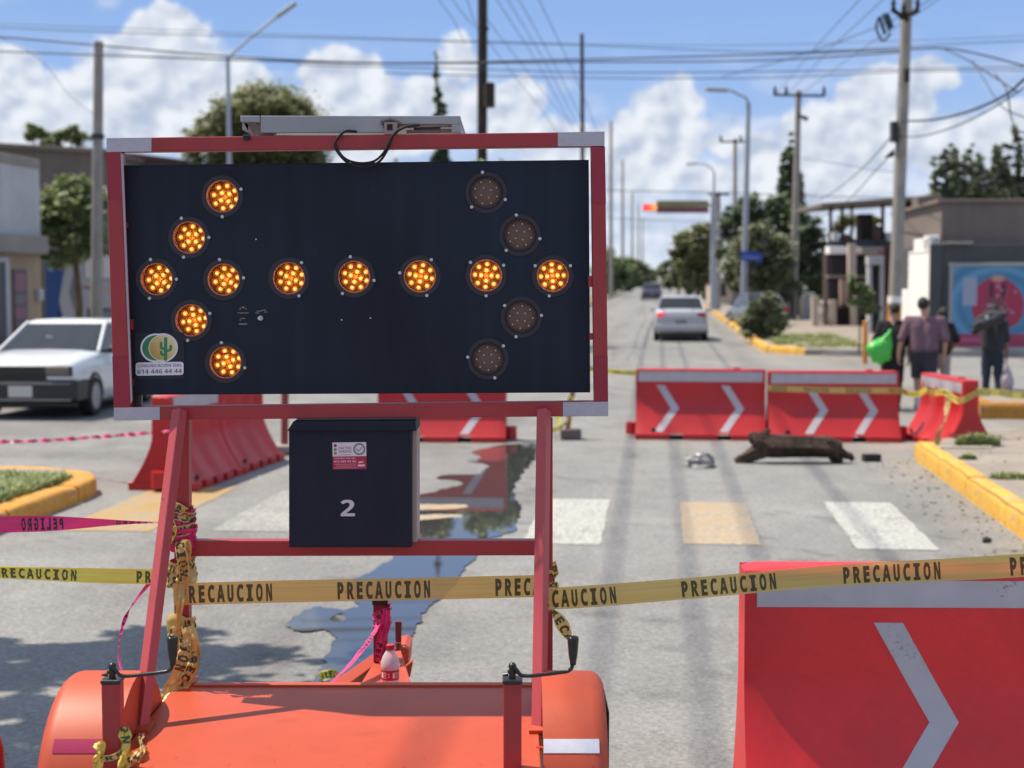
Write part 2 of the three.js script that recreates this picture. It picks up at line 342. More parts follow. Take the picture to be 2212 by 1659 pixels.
T.tape.repeat.set(1 / 0.52, 1); T.tapeSunlit.repeat.set(1 / 0.52, 1); T.tapePink.repeat.set(1 / 0.35, 1);
const sticker = (tex, rough = 0.5) => new THREE.MeshStandardMaterial({ map: tex, roughness: rough });
function decal(name, corners, depth, mat, parent) {          // a printed sheet: four corners in the world, from bottom left round to top left
  const g = new THREE.BufferGeometry(), [a, b, c, d] = corners, n = b.clone().sub(a).cross(d.clone().sub(a)).normalize().multiplyScalar(-depth);
  const e = corners.map((p) => p.clone().add(n)), P = [], U = [];
  const quad = (p, uv) => { for (const k of [0, 1, 2, 0, 2, 3]) { P.push(p[k].x, p[k].y, p[k].z); U.push(...uv[k]); } };
  const q = [[0, 0], [1, 0], [1, 1], [0, 1]], edge = [[0, 0], [0, 0], [0.01, 0.01], [0.01, 0.01]];
  quad([a, b, c, d], q);
  for (let k = 0; k < 4; k++) { const l = (k + 1) % 4; quad([corners[k], e[k], e[l], corners[l]], edge); }
  g.setAttribute('position', new THREE.Float32BufferAttribute(P, 3)); g.setAttribute('uv', new THREE.Float32BufferAttribute(U, 2)); g.computeVertexNormals();
  return mesh(name, keep(g), mat, parent, true);
}

// ------------------------------------------------------------------ the street
{
  // dense where the picture looks, then out to the horizon
  const S = [], TT = [];
  for (let s = -10; s < 62; s += 0.14) S.push(s);
  for (let s = 62, d = 1; s < 4000; s += d, d *= 1.35) S.push(s);
  for (let s = -10.2, d = 1; s > -900; s -= d, d *= 1.6) S.unshift(s);
  for (let t = -8; t < 6.2; t += 0.13) TT.push(t);
  for (let t = 6.4, d = 1; t < 3500; t += d, d *= 1.45) TT.push(t);
  for (let t = -8.2, d = 1; t > -3500; t -= d, d *= 1.45) TT.unshift(t);
  const P = [], U = [], C = [], I = [];
  // tyre marks along the lanes, [t at the camera's end, drift, half width, strength], and curved ones from turning cars
  const tracks = [[1.55, 0.15, 0.16, 0.16], [-2.2, 0.1, 0.2, 0.14], [-3.4, 0, 0.22, 0.12], [2.3, 0, 0.2, 0.12]];
  const arcs = [[24, 0.6, 9, 0.1], [26, -0.8, 8, 0.11], [27, 1.4, 14, 0.09], [30, -1.5, 17, 0.09], [22, -2.2, 10, 0.1], [33, 0.2, 12, 0.1]];
  for (const s of S) for (const t of TT) {
    const p = road(s, t); P.push(p.x, 0, p.z); U.push(t, s);
    let c = 1 + (fbm(s * 0.5 + 7, t * 0.9, 4, 0, 201) - 0.5) * 0.34;
    for (const [t0, dr, hw, k] of tracks) {
      const q = (t - t0 - dr * s / 14 - (vn2(s * 0.2, t0 * 9, 0, 203) - 0.5) * 0.16) / hw;
      c -= k * Math.exp(-q * q) * (0.35 + 0.9 * vn2(s * 0.6, t0 * 7, 0, 205));
    }
    for (const [s0, t0, r, hw] of arcs) {
      if (s < s0 - 5 || s > s0 + 14) continue;
      const q = (Math.hypot(s - s0, t - (t0 - r)) - r) / hw;
      c -= 0.25 * Math.exp(-q * q) * sstep(0.3, 0.6, vn2(s * 0.5, t0 * 5, 0, 207)) * sstep(s0 - 5, s0 - 2, s);
    }
    if (fbm(s * 0.35, t * 1.6, 4, 0, 211) > 0.64) c *= 0.9;                     // old patches
    const crack = Math.abs(fbm(s * 0.45 + 3, t * 0.45, 4, 0, 213) - 0.5); if (crack < 0.006) c *= 0.72;
    if (t < -3.6 && s > 17) c *= 0.9 + (fbm(s * 1.2, t * 2, 3, 0, 217) - 0.5) * 0.5;   // rougher patched surface of the side street
    const dust = sstep(2.0, 2.8, t) * (t < 6 ? 1 : 0) * sstep(0.35, 0.6, fbm(s * 1.3, t * 2, 3, 0, 215));   // sand along the kerb
    C.push(c * lerp(1, 1.1, dust), c * lerp(1, 1.03, dust), c * lerp(1, 0.94, dust));
  }
  const n = TT.length;
  for (let i = 0; i < S.length - 1; i++) for (let j = 0; j < n - 1; j++) { const a = i * n + j, b = a + n; I.push(a, a + 1, b, a + 1, b + 1, b); }
  const g = new THREE.BufferGeometry();
  g.setAttribute('position', new THREE.Float32BufferAttribute(P, 3)); g.setAttribute('uv', new THREE.Float32BufferAttribute(U, 2)); g.setAttribute('color', new THREE.Float32BufferAttribute(C, 3));
  g.setIndex(I); g.computeVertexNormals();
  const m = new THREE.Mesh(g, M.asphalt); m.name = numbered('road'); m.receiveShadow = true; m.userData = { kind: 'structure' }; scene.add(m);
}
function sheet(pts, h, seg = 0) {                            // a flat outline [x, z] at a height
  const c = pts.map(([x, z]) => new THREE.Vector2(x, z)), tri = THREE.ShapeUtils.triangulateShape(c, []), P = [];
  for (const t of tri) { const [a, b, d] = t.map((k) => c[k]); const ccw = (b.x - a.x) * (d.y - a.y) - (b.y - a.y) * (d.x - a.x) > 0; for (const q of ccw ? [a, d, b] : [a, b, d]) P.push(q.x, h, q.y); }
  const g = new THREE.BufferGeometry(); g.setAttribute('position', new THREE.Float32BufferAttribute(P, 3)); g.computeVertexNormals();
  return g;
}
function slab(pts, top, bottom = -0.05) {                    // a raised piece of ground with upright sides; pts are [s, t] along the street
  const w = pts.map(([s, t]) => road(s, t)), P = [], g = new THREE.BufferGeometry();
  w.forEach((a, k) => { const b = w[(k + 1) % w.length]; P.push(a.x, bottom, a.z, b.x, bottom, b.z, b.x, top, b.z, a.x, bottom, a.z, b.x, top, b.z, a.x, top, a.z); });
  g.setAttribute('position', new THREE.Float32BufferAttribute(P, 3)); g.computeVertexNormals();
  return [g, sheet(w.map((p) => [p.x, p.z]), top)];
}
// crosswalk: broad bars along the street, white and yellow in turn, each a painted sheet of its own
{
  const cw = thing('crosswalk', 'crosswalk of worn white and yellow painted bars across the street', 'crosswalk', road(13.1, -1.3));
  cw.userData.kind = 'structure';
  delete cw.userData.category;
  const mats = { w: std(1, 1, 1, 0.8, { map: T.white }), W: std(1, 1, 1, 0.85, { map: T.whiteWorn }), y: std(1, 1, 1, 0.8, { map: T.yellow }), Y: std(1, 1, 1, 0.8, { map: T.yellowWorn }) };
  const bars = [[1.82, 0.31, 'w', 11.95, 14.45], [0.48, 0.3, 'y', 12.05, 14.3], [-0.78, 0.31, 'w', 11.95, 14.4], [-2.05, 0.31, 'y', 12.0, 14.4], [-3.3, 0.4, 'W', 12.3, 14.7], [-4.6, 0.4, 'Y', 12.2, 14.9]];
  const r = rngOf(12);
  for (const [t, hw, k, s0, s1] of bars) {
    const o = [];
    const side = (sa, ta, sb, tb) => { for (let i = 0; i < 14; i++) { const f = i / 14, j = (r() - 0.5) * 0.02; o.push(road(lerp(sa, sb, f) + (sa === sb ? j : 0), lerp(ta, tb, f) + (ta === tb ? j : 0))); } };
    side(s0, t - hw, s0, t + hw); side(s0, t + hw, s1, t + hw); side(s1, t + hw, s1, t - hw); side(s1, t - hw, s0, t - hw);
    mesh('painted_bar', sheet(o.map((p) => [p.x, p.z]), 0.004), mats[k], cw, true);
  }
}
// standing water that runs along the gutter line of the lane, on a damp margin
{
  const right = [[1160, 960], [1160, 985], [1146, 1000], [1122, 1030], [1108, 1056], [1112, 1075], [1124, 1094], [1118, 1122], [1108, 1149], [1054, 1166], [1028, 1202], [998, 1240], [953, 1292], [920, 1321], [902, 1356], [874, 1387], [866, 1420], [862, 1450], [840, 1482], [800, 1512]];
  const left = [[690, 1512], [668, 1488], [682, 1462], [704, 1437], [709, 1417], [723, 1397], [721, 1373], [695, 1364], [650, 1367], [626, 1357], [622, 1350], [645, 1327], [685, 1314], [741, 1322], [772, 1309], [766, 1294], [748, 1280], [762, 1256], [800, 1236], [826, 1221], [845, 1206], [850, 1186], [842, 1160], [870, 1140], [905, 1126],
    [960, 1121], [1000, 1118], [1000, 1112], [900, 1112], [880, 1108], [905, 1104], [980, 1101], [1010, 1096], [1002, 1090], [905, 1090], [880, 1086], [905, 1072], [950, 1060], [1003, 1046], [985, 1038], [946, 1034], [965, 1027], [1034, 1026], [1046, 1018], [1052, 1004], [1012, 997], [1046, 990], [1020, 977], [1060, 968], [1090, 962]];
  const line = [...right, ...left].map(([x, y]) => ground(x, y));
  const curve = new THREE.CatmullRomCurve3(line, true, 'catmullrom', 0.35).getPoints(1100);
  const wob = (p, k, a) => [p.x + (vn2(p.x * 9, p.z * 9, 0, 301 + k) - 0.5) * a, p.z + (vn2(p.x * 9 + 5, p.z * 9, 0, 303 + k) - 0.5) * a].map((c, i) => c + (fbm(p.x * 34 + i * 9, p.z * 34, 3, 0, 305 + k) - 0.5) * a * 0.9);
  const pts = curve.map((p) => wob(p, 0, 0.05));
  // a dry stone of asphalt inside the pool stays above the water
  const shape = new THREE.Shape(pts.map(([x, z]) => new THREE.Vector2(x, -z)));
  const c = ground(731, 1337), hole = [];
  for (let k = 0; k < 24; k++) { const a = k / 24 * 2 * Math.PI; hole.push(new THREE.Vector2(c.x + 0.045 * Math.cos(a) * (1 + 0.2 * Math.sin(3 * a)), -(c.z + 0.12 * Math.sin(a)))); }
  shape.holes.push(new THREE.Path(hole));
  const g = new THREE.ShapeGeometry(shape).rotateX(-Math.PI / 2).translate(0, 0.009, 0);
  struct('puddle', g, M.water);
  const wide = curve.map((p, i) => {
    const q = curve[(i + 1) % curve.length], o = curve[(i + curve.length - 1) % curve.length], d = q.clone().sub(o).normalize(), n = V(d.z, 0, -d.x);
    const e = 0.035 + 0.09 * fbm(p.x * 4, p.z * 2, 3, 0, 311);
    return wob(p.clone().addScaledVector(n, -e), 0, 0.05);
  });
  struct('damp_asphalt', sheet(wide, 0.0055), M.wet);
}
M.kerbShaded = std(0.62, 0.5, 0.4, 0.7, { map: T.kerb });  // kerb paint darkened to imitate shade on the front of the right island
M.kerbMuted = std(0.85, 0.72, 0.7, 0.75, { map: T.kerb });  // kerb paint with a darker, redder tint, for the left median
// a row of kerb stones along a line of [s, t] points, each stone a piece of its own
function kerbStones(parent, pts, { h = 0.17, w = 0.17, len = 1.5, gap = 0.012, mat = M.kerb, seed = 1, skip = () => false } = {}) {
  const r = rngOf(seed), c = new THREE.CatmullRomCurve3(pts.map(([s, t]) => road(s, t)), false, 'catmullrom', 0.05), L = c.getLength();
  let d = 0, k = 0;
  while (d < L - 0.2) {
    const l = Math.min(len * (0.9 + r() * 0.25), L - d), n = Math.max(1, Math.ceil(l / 0.35)), rings = [], hh = h * (0.96 + r() * 0.08), sh = (r() - 0.5) * 0.012;
    for (let i = 0; i <= n; i++) {
      const f = (d + gap / 2 + (l - gap) * i / n) / L, p = c.getPointAt(f), t = c.getTangentAt(f), out = V(t.z, 0, -t.x), end = i === 0 || i === n ? 0.012 : 0;
      const ring = [[0, -0.04], [0, hh * 0.72 - end], [0.012, hh * 0.9 - end], [0.035, hh - end], [w - 0.02, hh - end], [w, hh * 0.92 - end], [w, -0.04]];
      const chip = (y) => (y > 0.05 ? (vn2((d + i) * 9, y * 40, 0, 401 + seed) - 0.5) * 0.014 : 0);
      rings.push(ring.map(([a, y]) => p.clone().addScaledVector(out, a + sh + chip(y)).setY(y + chip(y) * 0.5)));
    }
    if (!skip(d, L)) mesh('kerb_stone', swept(rings), mat, parent, true);
    d += l; k++;
  }
}
{ // near right corner
  const edge = [[4, 2.86], [10, 2.88], [17.6, 2.9], [18.5, 3.1], [19.4, 3.6], [20.1, 4.4], [20.5, 5.6], [20.6, 7.5], [20.6, 40]];
  const inner = [...edge, [4, 40]];
  const g = new THREE.Group(); g.name = numbered('sidewalk'); g.position.copy(road(12, 6)); scene.add(g); g.userData = { kind: 'structure' };
  mesh('paving', slab(inner.map(([s, t], i) => (i < 9 ? [s - (i > 4 ? 0.1 : 0), t + 0.1] : [s, t])), 0.15), M.walk, g, true);
  kerbStones(g, [[18.15, 2.93], [17.4, 2.9], [10, 2.88], [4, 2.86]], { seed: 3, len: 1.62, h: 0.205, w: 0.2 });
}
{ // far right block
  const g = new THREE.Group(); g.name = numbered('sidewalk'); g.position.copy(road(60, 8)); scene.add(g); g.userData = { kind: 'structure' };
  const edge = [[160, 2.8], [44, 2.8], [42.6, 3.0], [41.6, 3.8], [41.2, 5.2], [41.1, 45]];
  mesh('paving', slab([...edge, [160, 45]], 0.14), M.walk, g, true);
  kerbStones(g, [[110, 2.78], [44, 2.78], [42.6, 3.0], [41.6, 3.8]], { seed: 5, len: 1.7, h: 0.2, w: 0.22, skip: (d, L) => L - d > 8 && (Math.floor((L - d) / 1.7) % 3 === 0 || vn2(d, 1, 0, 4) < 0.3) });
  kerbStones(g, [[41.6, 3.82], [41.2, 5.2], [41.12, 12]], { seed: 6, len: 1.7, h: 0.2, w: 0.22, mat: M.concrete });
}
{ // kerbed island of the side street, right
  const g = new THREE.Group(); g.name = numbered('traffic_island'); g.position.copy(road(25, 9)); scene.add(g); g.userData = { kind: 'structure' };
  const a = toRoad(ground(2116, 905)), b = toRoad(ground(2400, 905));
  const s0 = a[0], t0 = a[1];
  mesh('paving', slab([[s0 + 0.1, t0 + 0.1], [s0 + 0.1, 40], [s0 + 3.4, 40], [s0 + 3.4, t0 + 0.1]], 0.2), M.walk, g, true);
  kerbStones(g, [[s0, t0], [s0, 22]], { seed: 8, len: 1.4, h: 0.24, w: 0.24, mat: M.kerbShaded });
  kerbStones(g, [[s0 + 3.4, t0], [s0 + 0.26, t0 + 0.002]], { seed: 9, len: 1.4, h: 0.24, w: 0.24, mat: M.kerbShaded });
}
{ // grassed median, left, with a rounded end
  const g = new THREE.Group(); g.name = numbered('traffic_island'); g.position.copy(road(12, -6.1)); scene.add(g); g.userData = { kind: 'structure' };
  const edge = [[4, -5.4], [9, -5.4], [13.9, -5.38]];
  for (let k = 1; k < 9; k++) { const a = k / 9 * Math.PI; edge.push([14.0 + 1.05 * Math.sin(a), -6.42 + 1.05 * Math.cos(a)]); }
  edge.push([13.9, -7.47], [4, -7.47]);
  mesh('soil', slab(edge.map(([s, t]) => [s - (s > 14 ? 0.06 : 0), lerp(t, -6.42, 0.08)]), 0.15), M.soil, g, true);
  kerbStones(g, edge, { seed: 12, len: 1.3, h: 0.175, w: 0.24, gap: 0.035, mat: M.kerbMuted });
  // pale concrete cap at the rounded end
  mesh('paving', slab([[14.35, -5.77], [14.75, -5.92], [14.86, -6.42], [14.75, -6.87], [14.35, -7.07]], 0.17), M.concrete, g, true);
}
{ // far left side: pavement in front of the shops
  const g = new THREE.Group(); g.name = numbered('sidewalk'); g.position.copy(road(60, -17)); scene.add(g); g.userData = { kind: 'structure' };
  mesh('paving', slab([[34, -40], [34, -15.6], [140, -15.6], [140, -40]], 0.14), M.walk, g, true);
  // the planted median goes on beyond the crossing
  const g2 = new THREE.Group(); g2.name = numbered('traffic_island'); g2.position.copy(road(80, -6)); scene.add(g2); g2.userData = { kind: 'structure' };
  mesh('soil', slab([[40, -7.2], [40, -5.1], [300, -5.1], [300, -7.2]], 0.16), M.soil, g2, true);
  kerbStones(g2, [[40, -5.1], [110, -5.1]], { seed: 15, len: 3, h: 0.18, w: 0.2 });
}
// blades for lawns and weeds
const leafMat = (r, g, b) => new THREE.MeshPhysicalMaterial({ color: new THREE.Color().setRGB(r, g, b), roughness: 0.75, transmission: 0.4, thickness: 0, side: THREE.DoubleSide, vertexColors: true });
M.grass = leafMat(0.22, 0.31, 0.11);
M.leafDark = leafMat(0.09, 0.15, 0.07);
M.leafMid = leafMat(0.18, 0.26, 0.1);
M.leafPine = leafMat(0.21, 0.28, 0.18);
M.leafOlive = leafMat(0.18, 0.215, 0.085);
M.leafGrey = leafMat(0.165, 0.21, 0.115);

function bladeGeometry(spots, seed) {                        // spots: [x, y, z, height, spread]
  const r = rngOf(seed), P = [], C = [];
  for (const [x, y, z, h, sp] of spots) {
    const a = r() * 6.283, lean = sp * (0.3 + r()), w = 0.004 + r() * 0.005 + h * 0.03, dx = Math.cos(a), dz = Math.sin(a), c = 0.65 + r() * 0.75, yel = r();
    const m = [x + dx * lean * 0.35 * h, y + h * 0.6, z + dz * lean * 0.35 * h], tip = [x + dx * lean * h, y + h * (1 - 0.3 * lean), z + dz * lean * h];
    const L = (p, k) => [p[0] - dz * w * k, p[1], p[2] + dx * w * k], R = (p, k) => [p[0] + dz * w * k, p[1], p[2] - dx * w * k], b = [x, y, z];
    P.push(...L(b, 1), ...R(b, 1), ...R(m, 0.8), ...L(b, 1), ...R(m, 0.8), ...L(m, 0.8), ...L(m, 0.8), ...R(m, 0.8), ...tip);
    for (let k = 0; k < 9; k++) C.push(c * (1 + 0.3 * yel), c, c * (1 - 0.2 * yel));
  }
  const g = new THREE.BufferGeometry(); g.setAttribute('position', new THREE.Float32BufferAttribute(P, 3)); g.setAttribute('color', new THREE.Float32BufferAttribute(C, 3)); g.computeVertexNormals();
  return g;
}
{
  const r = rngOf(31), spots = [];
  for (let k = 0; k < 34000; k++) {
    const s = 10.5 + r() * 4, t = -5.6 - r() * 1.7;
    if (s > 14 && Math.hypot(s - 14, t + 6.42) > 0.8) continue;
    if (s > 14.3) continue;
    const p = road(s, t), n = fbm(p.x * 1.4, p.z * 1.4, 3, 0, 35);
    if (n < 0.36 && r() < 0.7) continue;
    spots.push([p.x, 0.15, p.z, (0.03 + r() * 0.07) * (0.5 + 1.3 * n), 0.8]);
  }
  const m = mesh('grass', bladeGeometry(spots, 33), M.grass); m.userData = { kind: 'stuff', label: 'green grass growing on the kerbed median beside the pink tape', category: 'grass' };
  const far = [];                                           // grass behind the far kerb
  for (let k = 0; k < 5200; k++) { const s = 43 + r() * 9, t = 3.25 + r() * 2.4; if (fbm(s, t * 2, 3, 0, 37) < 0.42) continue; const p = road(s, t); far.push([p.x, 0.14, p.z, 0.06 + r() * 0.12, 0.7]); }
  const f = mesh('grass', bladeGeometry(far, 39), M.grass); f.userData = { kind: 'stuff', label: 'rough grass strip behind the far yellow kerb, below the bush', category: 'grass' };
}
function weed(px, py, wpx, n, h, label) {
  const c = ground(px, py, 0.15), w = wpx / FPX * -c.z / 2, r = rngOf(px), spots = [];
  for (let k = 0; k < n; k++) { const a = r() * 6.283, q = Math.sqrt(r()); spots.push([c.x + Math.cos(a) * q * w, 0.145, c.z + Math.sin(a) * q * w * 0.6, h * (0.35 + r() * 0.9) * (1 - 0.5 * q), 0.9]); }
  const o = thing('weed_tuft', label, 'weeds', V(c.x, 0.12, c.z), 0, 'weeds growing in the near right pavement');
  mesh('blades', bladeGeometry(spots, px + 1), M.grass, o, true);
}
weed(2112, 962, 96, 900, 0.2, 'largest weed tuft, at the foot of the tilted barrier on the pavement');
weed(2090, 992, 38, 260, 0.1, 'small weed tuft on the pavement behind the yellow kerb');
weed(2180, 1033, 90, 420, 0.1, 'flat weed patch on the pavement at the right edge of the picture');

{ // loose stones and grit along the kerb
  const r = rngOf(91), shapes = [0, 1, 2].map((k) => { const g = new THREE.IcosahedronGeometry(1, 1), p = g.attributes.position; for (let i = 0; i < p.count; i++) { const v = V().fromBufferAttribute(p, i), n = 0.7 + 0.6 * vn3(v.x * 2 + k * 7, v.y * 2, v.z * 2, k); p.setXYZ(i, v.x * n, v.y * n * 0.6, v.z * n); } g.computeVertexNormals(); return g; });
  const list = [];
  for (let k = 0; k < 420; k++) { const q = road(9 + r() * 9, 2.86 - Math.abs(r() + r() - 1) * 0.75), s = 0.004 + 0.014 * r() ** 3; list.push(shapes[k % 3].clone().rotateY(r() * 6).scale(s, s, s).translate(q.x, s * 0.3, q.z)); }
  for (let k = 0; k < 160; k++) { const q = road(11 + r() * 9, 3.2 + r() * 2.2), s = 0.006 + 0.02 * r() ** 3; list.push(shapes[k % 3].clone().rotateY(r() * 6).scale(s, s, s).translate(q.x, 0.15 + s * 0.3, q.z)); }
  const m = mesh('gravel', list, std(0.2, 0.185, 0.17, 0.9, { map: T.concrete })); m.userData = { kind: 'stuff', label: 'loose stones and grit along the foot of the near yellow kerb', category: 'gravel' };
  const c = ground(2131, 1172), st = thing('stone', 'dark stone lying on the road beside the near yellow kerb', 'stone', V(c.x, 0, c.z));
  mesh('stone_body', shapes[1].clone().scale(0.04, 0.045, 0.035).translate(0, 0.02, 0), std(0.05, 0.05, 0.05, 0.9, { map: T.concrete }), st);
}

// ------------------------------------------------------------------ the arrow board trailer
const FONT = new FontLoader().parse ? await new FontLoader().loadAsync('fonts/droid/droid_sans_bold.typeface.json') : null;
const Z0 = 5.0;                                              // the sign stands this far ahead
const trailer = thing('arrow_board_trailer', 'orange-red arrow board trailer with a dark panel showing a lit amber arrow', 'sign trailer', V(-0.5, 0, -4.6));
const tr = (name, geoms, mat) => mesh(name, geoms, mat, trailer, true);
const LAMPS = [[480, 424, 1], [408, 513, 1], [338, 603, 1], [483, 604, 1], [624, 601, 1], [765, 598, 1], [907, 597, 1], [1050, 595, 1], [1194, 596, 1], [413, 692, 1], [487, 783, 1],
  [1050, 416, 0], [1123, 508, 0], [1126, 685, 0], [1054, 775, 0]];
{
  // dark panel with a round opening for every lamp
  const ZB = Z0 + 0.012, R = 0.0545;
  const holes = LAMPS.map(([x, y]) => { const p = at(x, y, ZB), h = new THREE.Path(); h.absarc(p.x, p.y, R, 0, 2 * Math.PI, true); return h; });
  const corners = [[283, 853], [1275, 848], [1272, 345], [268, 357]];
  const panel = tr('sign_panel', [seen(corners, ZB, 0.02, 0.002, holes)], M.board);
  // housing behind it
  tr('panel_back', [seen([[290, 846], [1268, 842], [1265, 352], [276, 364]], ZB + 0.075, 0.02), seen([[286, 850], [1272, 846], [1272, 836], [286, 840]], ZB + 0.0205, 0.054), seen([[272, 367], [1269, 357], [1269, 348], [272, 358]], ZB + 0.0205, 0.054),
    seen([[287, 836], [295, 836], [282, 371], [274, 371]], ZB + 0.0205, 0.054), seen([[1263, 832], [1272, 832], [1269, 361], [1260, 361]], ZB + 0.0205, 0.054)], M.blackMetal);
  for (const [x, y] of [[553, 517], [738, 691], [800, 687]]) { const p = at(x, y, ZB); tr('rivet', new THREE.SphereGeometry(0.003, 10, 8).scale(1, 1, 0.5).translate(p.x, p.y, p.z), M.steel); }
  { // toggle switch and its printed legend
    const p = at(564, 687, ZB), q = at(525, 678, ZB);
    tr('switch', [rod(p.clone(), p.clone().add(V(0, 0, 0.012)), 0.009, 0.008), rod(p.clone().add(V(0, 0, 0.01)), p.clone().add(V(-0.002, 0, 0.024)), 0.005, 0.006)], M.steel);
    const marks = [];
    for (const [a, b, w, h] of [[525, 664, 6, 4], [519, 667, 2, 5], [531, 667, 2, 5], [525, 676, 24, 2], [525, 688, 9, 2], [519, 691, 2, 4], [525, 700, 18, 3], [560, 672, 12, 2], [570, 670, 10, 2], [556, 676, 8, 2], [574, 674, 7, 2]]) { const c = at(a, b, ZB); marks.push(box(w / 664, h / 664, 0.0008, c.x, c.y, c.z + 0.0006)); }
    tr('printed_legend', marks, std(0.2, 0.17, 0.14, 0.7));
  }
  // lamps: an amber cup sunk in the panel, twelve diodes under it, three screws round it
  const amber = phys(0.4, 0.15, 0.11, 0.25), amberOff = phys(0.13, 0.07, 0.042, 0.35), ring = std(0.016, 0.012, 0.018, 0.45), cupOn = phys(0.42, 0.17, 0.035, 0.22), cupOff = phys(0.12, 0.066, 0.04, 0.3), dot = std(0.5, 0.4, 0.3, 0.3);
  const glowTex = canvasTexture(64, 64, (c) => { const g = c.createRadialGradient(32, 32, 0, 32, 32, 32); g.addColorStop(0, '#fff0b8'); g.addColorStop(0.4, '#ffdc80'); g.addColorStop(0.72, '#ffac3a'); g.addColorStop(1, '#d86a08'); c.fillStyle = g; c.fillRect(0, 0, 64, 64); });
  const ledOn = new THREE.MeshStandardMaterial({ color: new THREE.Color().setRGB(0.5, 0.25, 0.05), roughness: 0.3, emissive: new THREE.Color(1, 1, 1), emissiveMap: glowTex, emissiveIntensity: 0.95 });
  const led = new THREE.SphereGeometry(0.0078, 14, 8, 0, Math.PI * 2, 0, Math.PI / 2).rotateX(Math.PI / 2).scale(1, 1, 0.8);
  { const p = led.attributes.position, u = led.attributes.uv; for (let i = 0; i < p.count; i++) u.setXY(i, 0.5 + p.getX(i) / 0.0156, 0.5 + p.getY(i) / 0.0156); }
  const petal = new THREE.TorusGeometry(0.0125, 0.0016, 6, 20), cup = new THREE.SphereGeometry(0.0126, 16, 8, 0, Math.PI * 2, 0, Math.PI / 2).rotateX(-Math.PI / 2).scale(1, 1, 0.55);
  const hex = (u, v) => { const q = v * 26, x = u * 26 + (Math.floor(q) % 2) * 0.5; return Math.min(1, Math.hypot(x - Math.floor(x) - 0.5, q - Math.floor(q) - 0.5) * 1.9); };
  const hexMap = texture(512, 0.11, (u, v) => { const h = hex(u, v), n = 0.8 + 0.4 * fbm(u * 9, v * 9, 3, 9, 151); return [(1 - 0.45 * h) * n, (1 - 0.5 * h) * n * 0.95, (1 - 0.5 * h) * n * 0.92]; }), hexBump = texture(512, 0.11, (u, v) => 1 - hex(u, v), false);
  const honey = phys(0.27, 0.175, 0.13, 0.35, { map: hexMap, bumpMap: hexBump, bumpScale: 0.0012, transmission: 0.35, thickness: 0 });
  const spots = [];
  for (let k = 0; k < 8; k++) { const a = (k + 0.5) / 8 * 2 * Math.PI + 0.2; spots.push([0.037 * Math.cos(a), 0.037 * Math.sin(a)]); }
  for (let k = 0; k < 4; k++) { const a = (k + 0.5) / 4 * 2 * Math.PI - 0.15; spots.push([0.0175 * Math.cos(a), 0.0175 * Math.sin(a)]); }
  const SCREWS = [[20, 270], [110, 0, 255], [105, 0, 250], [100, 5], [50, 300], [100, 350, 235], [55, 170, 290], [140, 30, 270], [150, 30, 260], [20, 260], [100, 345], [100, 340, 225], [100, 350, 228], [145, 5, 255], [40, 175, 290]];
  LAMPS.forEach(([x, y, on], k) => {
    const p = at(x, y, ZB), depth = on ? 0.05 : 0.016, zb = p.z - depth;
    const lamp = new THREE.Group(); lamp.name = 'lamp'; lamp.position.set(p.x - trailer.position.x, p.y, p.z - trailer.position.z); trailer.add(lamp);
    const turn = k * 1.7;
    const wall = new THREE.CylinderGeometry(R - 0.001, R - 0.001, 0.064, 48, 1, true).rotateX(Math.PI / 2).translate(0, 0, -0.0315);
    mesh('lamp_cup', [wall, new THREE.TorusGeometry(R - 0.003, 0.0022, 8, 48).translate(0, 0, -0.002)], on ? amber : ring, lamp);
    mesh('flange', [new THREE.RingGeometry(R - 0.0005, R + 0.013, 48).translate(0, 0, 0.0015), new THREE.TorusGeometry(R + 0.0125, 0.0015, 6, 48).translate(0, 0, 0.0008)], ring, lamp);
    const rr = on ? R - 0.002 : 0.05;
    mesh('reflector', [new THREE.CircleGeometry(rr, 48).translate(0, 0, -depth - 0.006), ...spots.map(([a, b]) => petal.clone().translate(a * Math.cos(turn) - b * Math.sin(turn), a * Math.sin(turn) + b * Math.cos(turn), -depth)), ...spots.map(([a, b]) => cup.clone().translate(a * Math.cos(turn) - b * Math.sin(turn), a * Math.sin(turn) + b * Math.cos(turn), -depth))], on ? cupOn : cupOff, lamp);
    if (!on) mesh('lens', new THREE.SphereGeometry(0.17, 40, 10, 0, Math.PI * 2, 0, 0.3).rotateX(Math.PI / 2).translate(0, 0, -0.17 - 0.0035), honey, lamp);
    for (const [a, b] of spots) {
      const m = mesh('diode', on ? keep(led) : new THREE.SphereGeometry(0.003, 8, 6), on ? ledOn : dot, lamp);
      m.position.set(a * Math.cos(turn) - b * Math.sin(turn), a * Math.sin(turn) + b * Math.cos(turn), -depth - (on ? 0.004 : -0.0128));
    }
    for (const d of SCREWS[k]) {
      const a = d * Math.PI / 180, s = mesh('screw', [new THREE.CylinderGeometry(0.0052, 0.0058, 0.004, 14).rotateX(Math.PI / 2), box(0.0018, 0.007, 0.001, 0, 0, 0.002)], M.steel, lamp);
      s.position.set(Math.cos(a) * (R + 0.0115), Math.sin(a) * (R + 0.0115), 0.004); s.rotation.z = k + d;
    }
    if (on) { const l = new THREE.PointLight(new THREE.Color(1, 0.52, 0.12), 0.003, 0.6, 2); l.name = 'lamp_light'; l.position.set(0, 0, -depth + 0.02); l.castShadow = true; l.shadow.radius = 0.4; lamp.add(l); }
  });
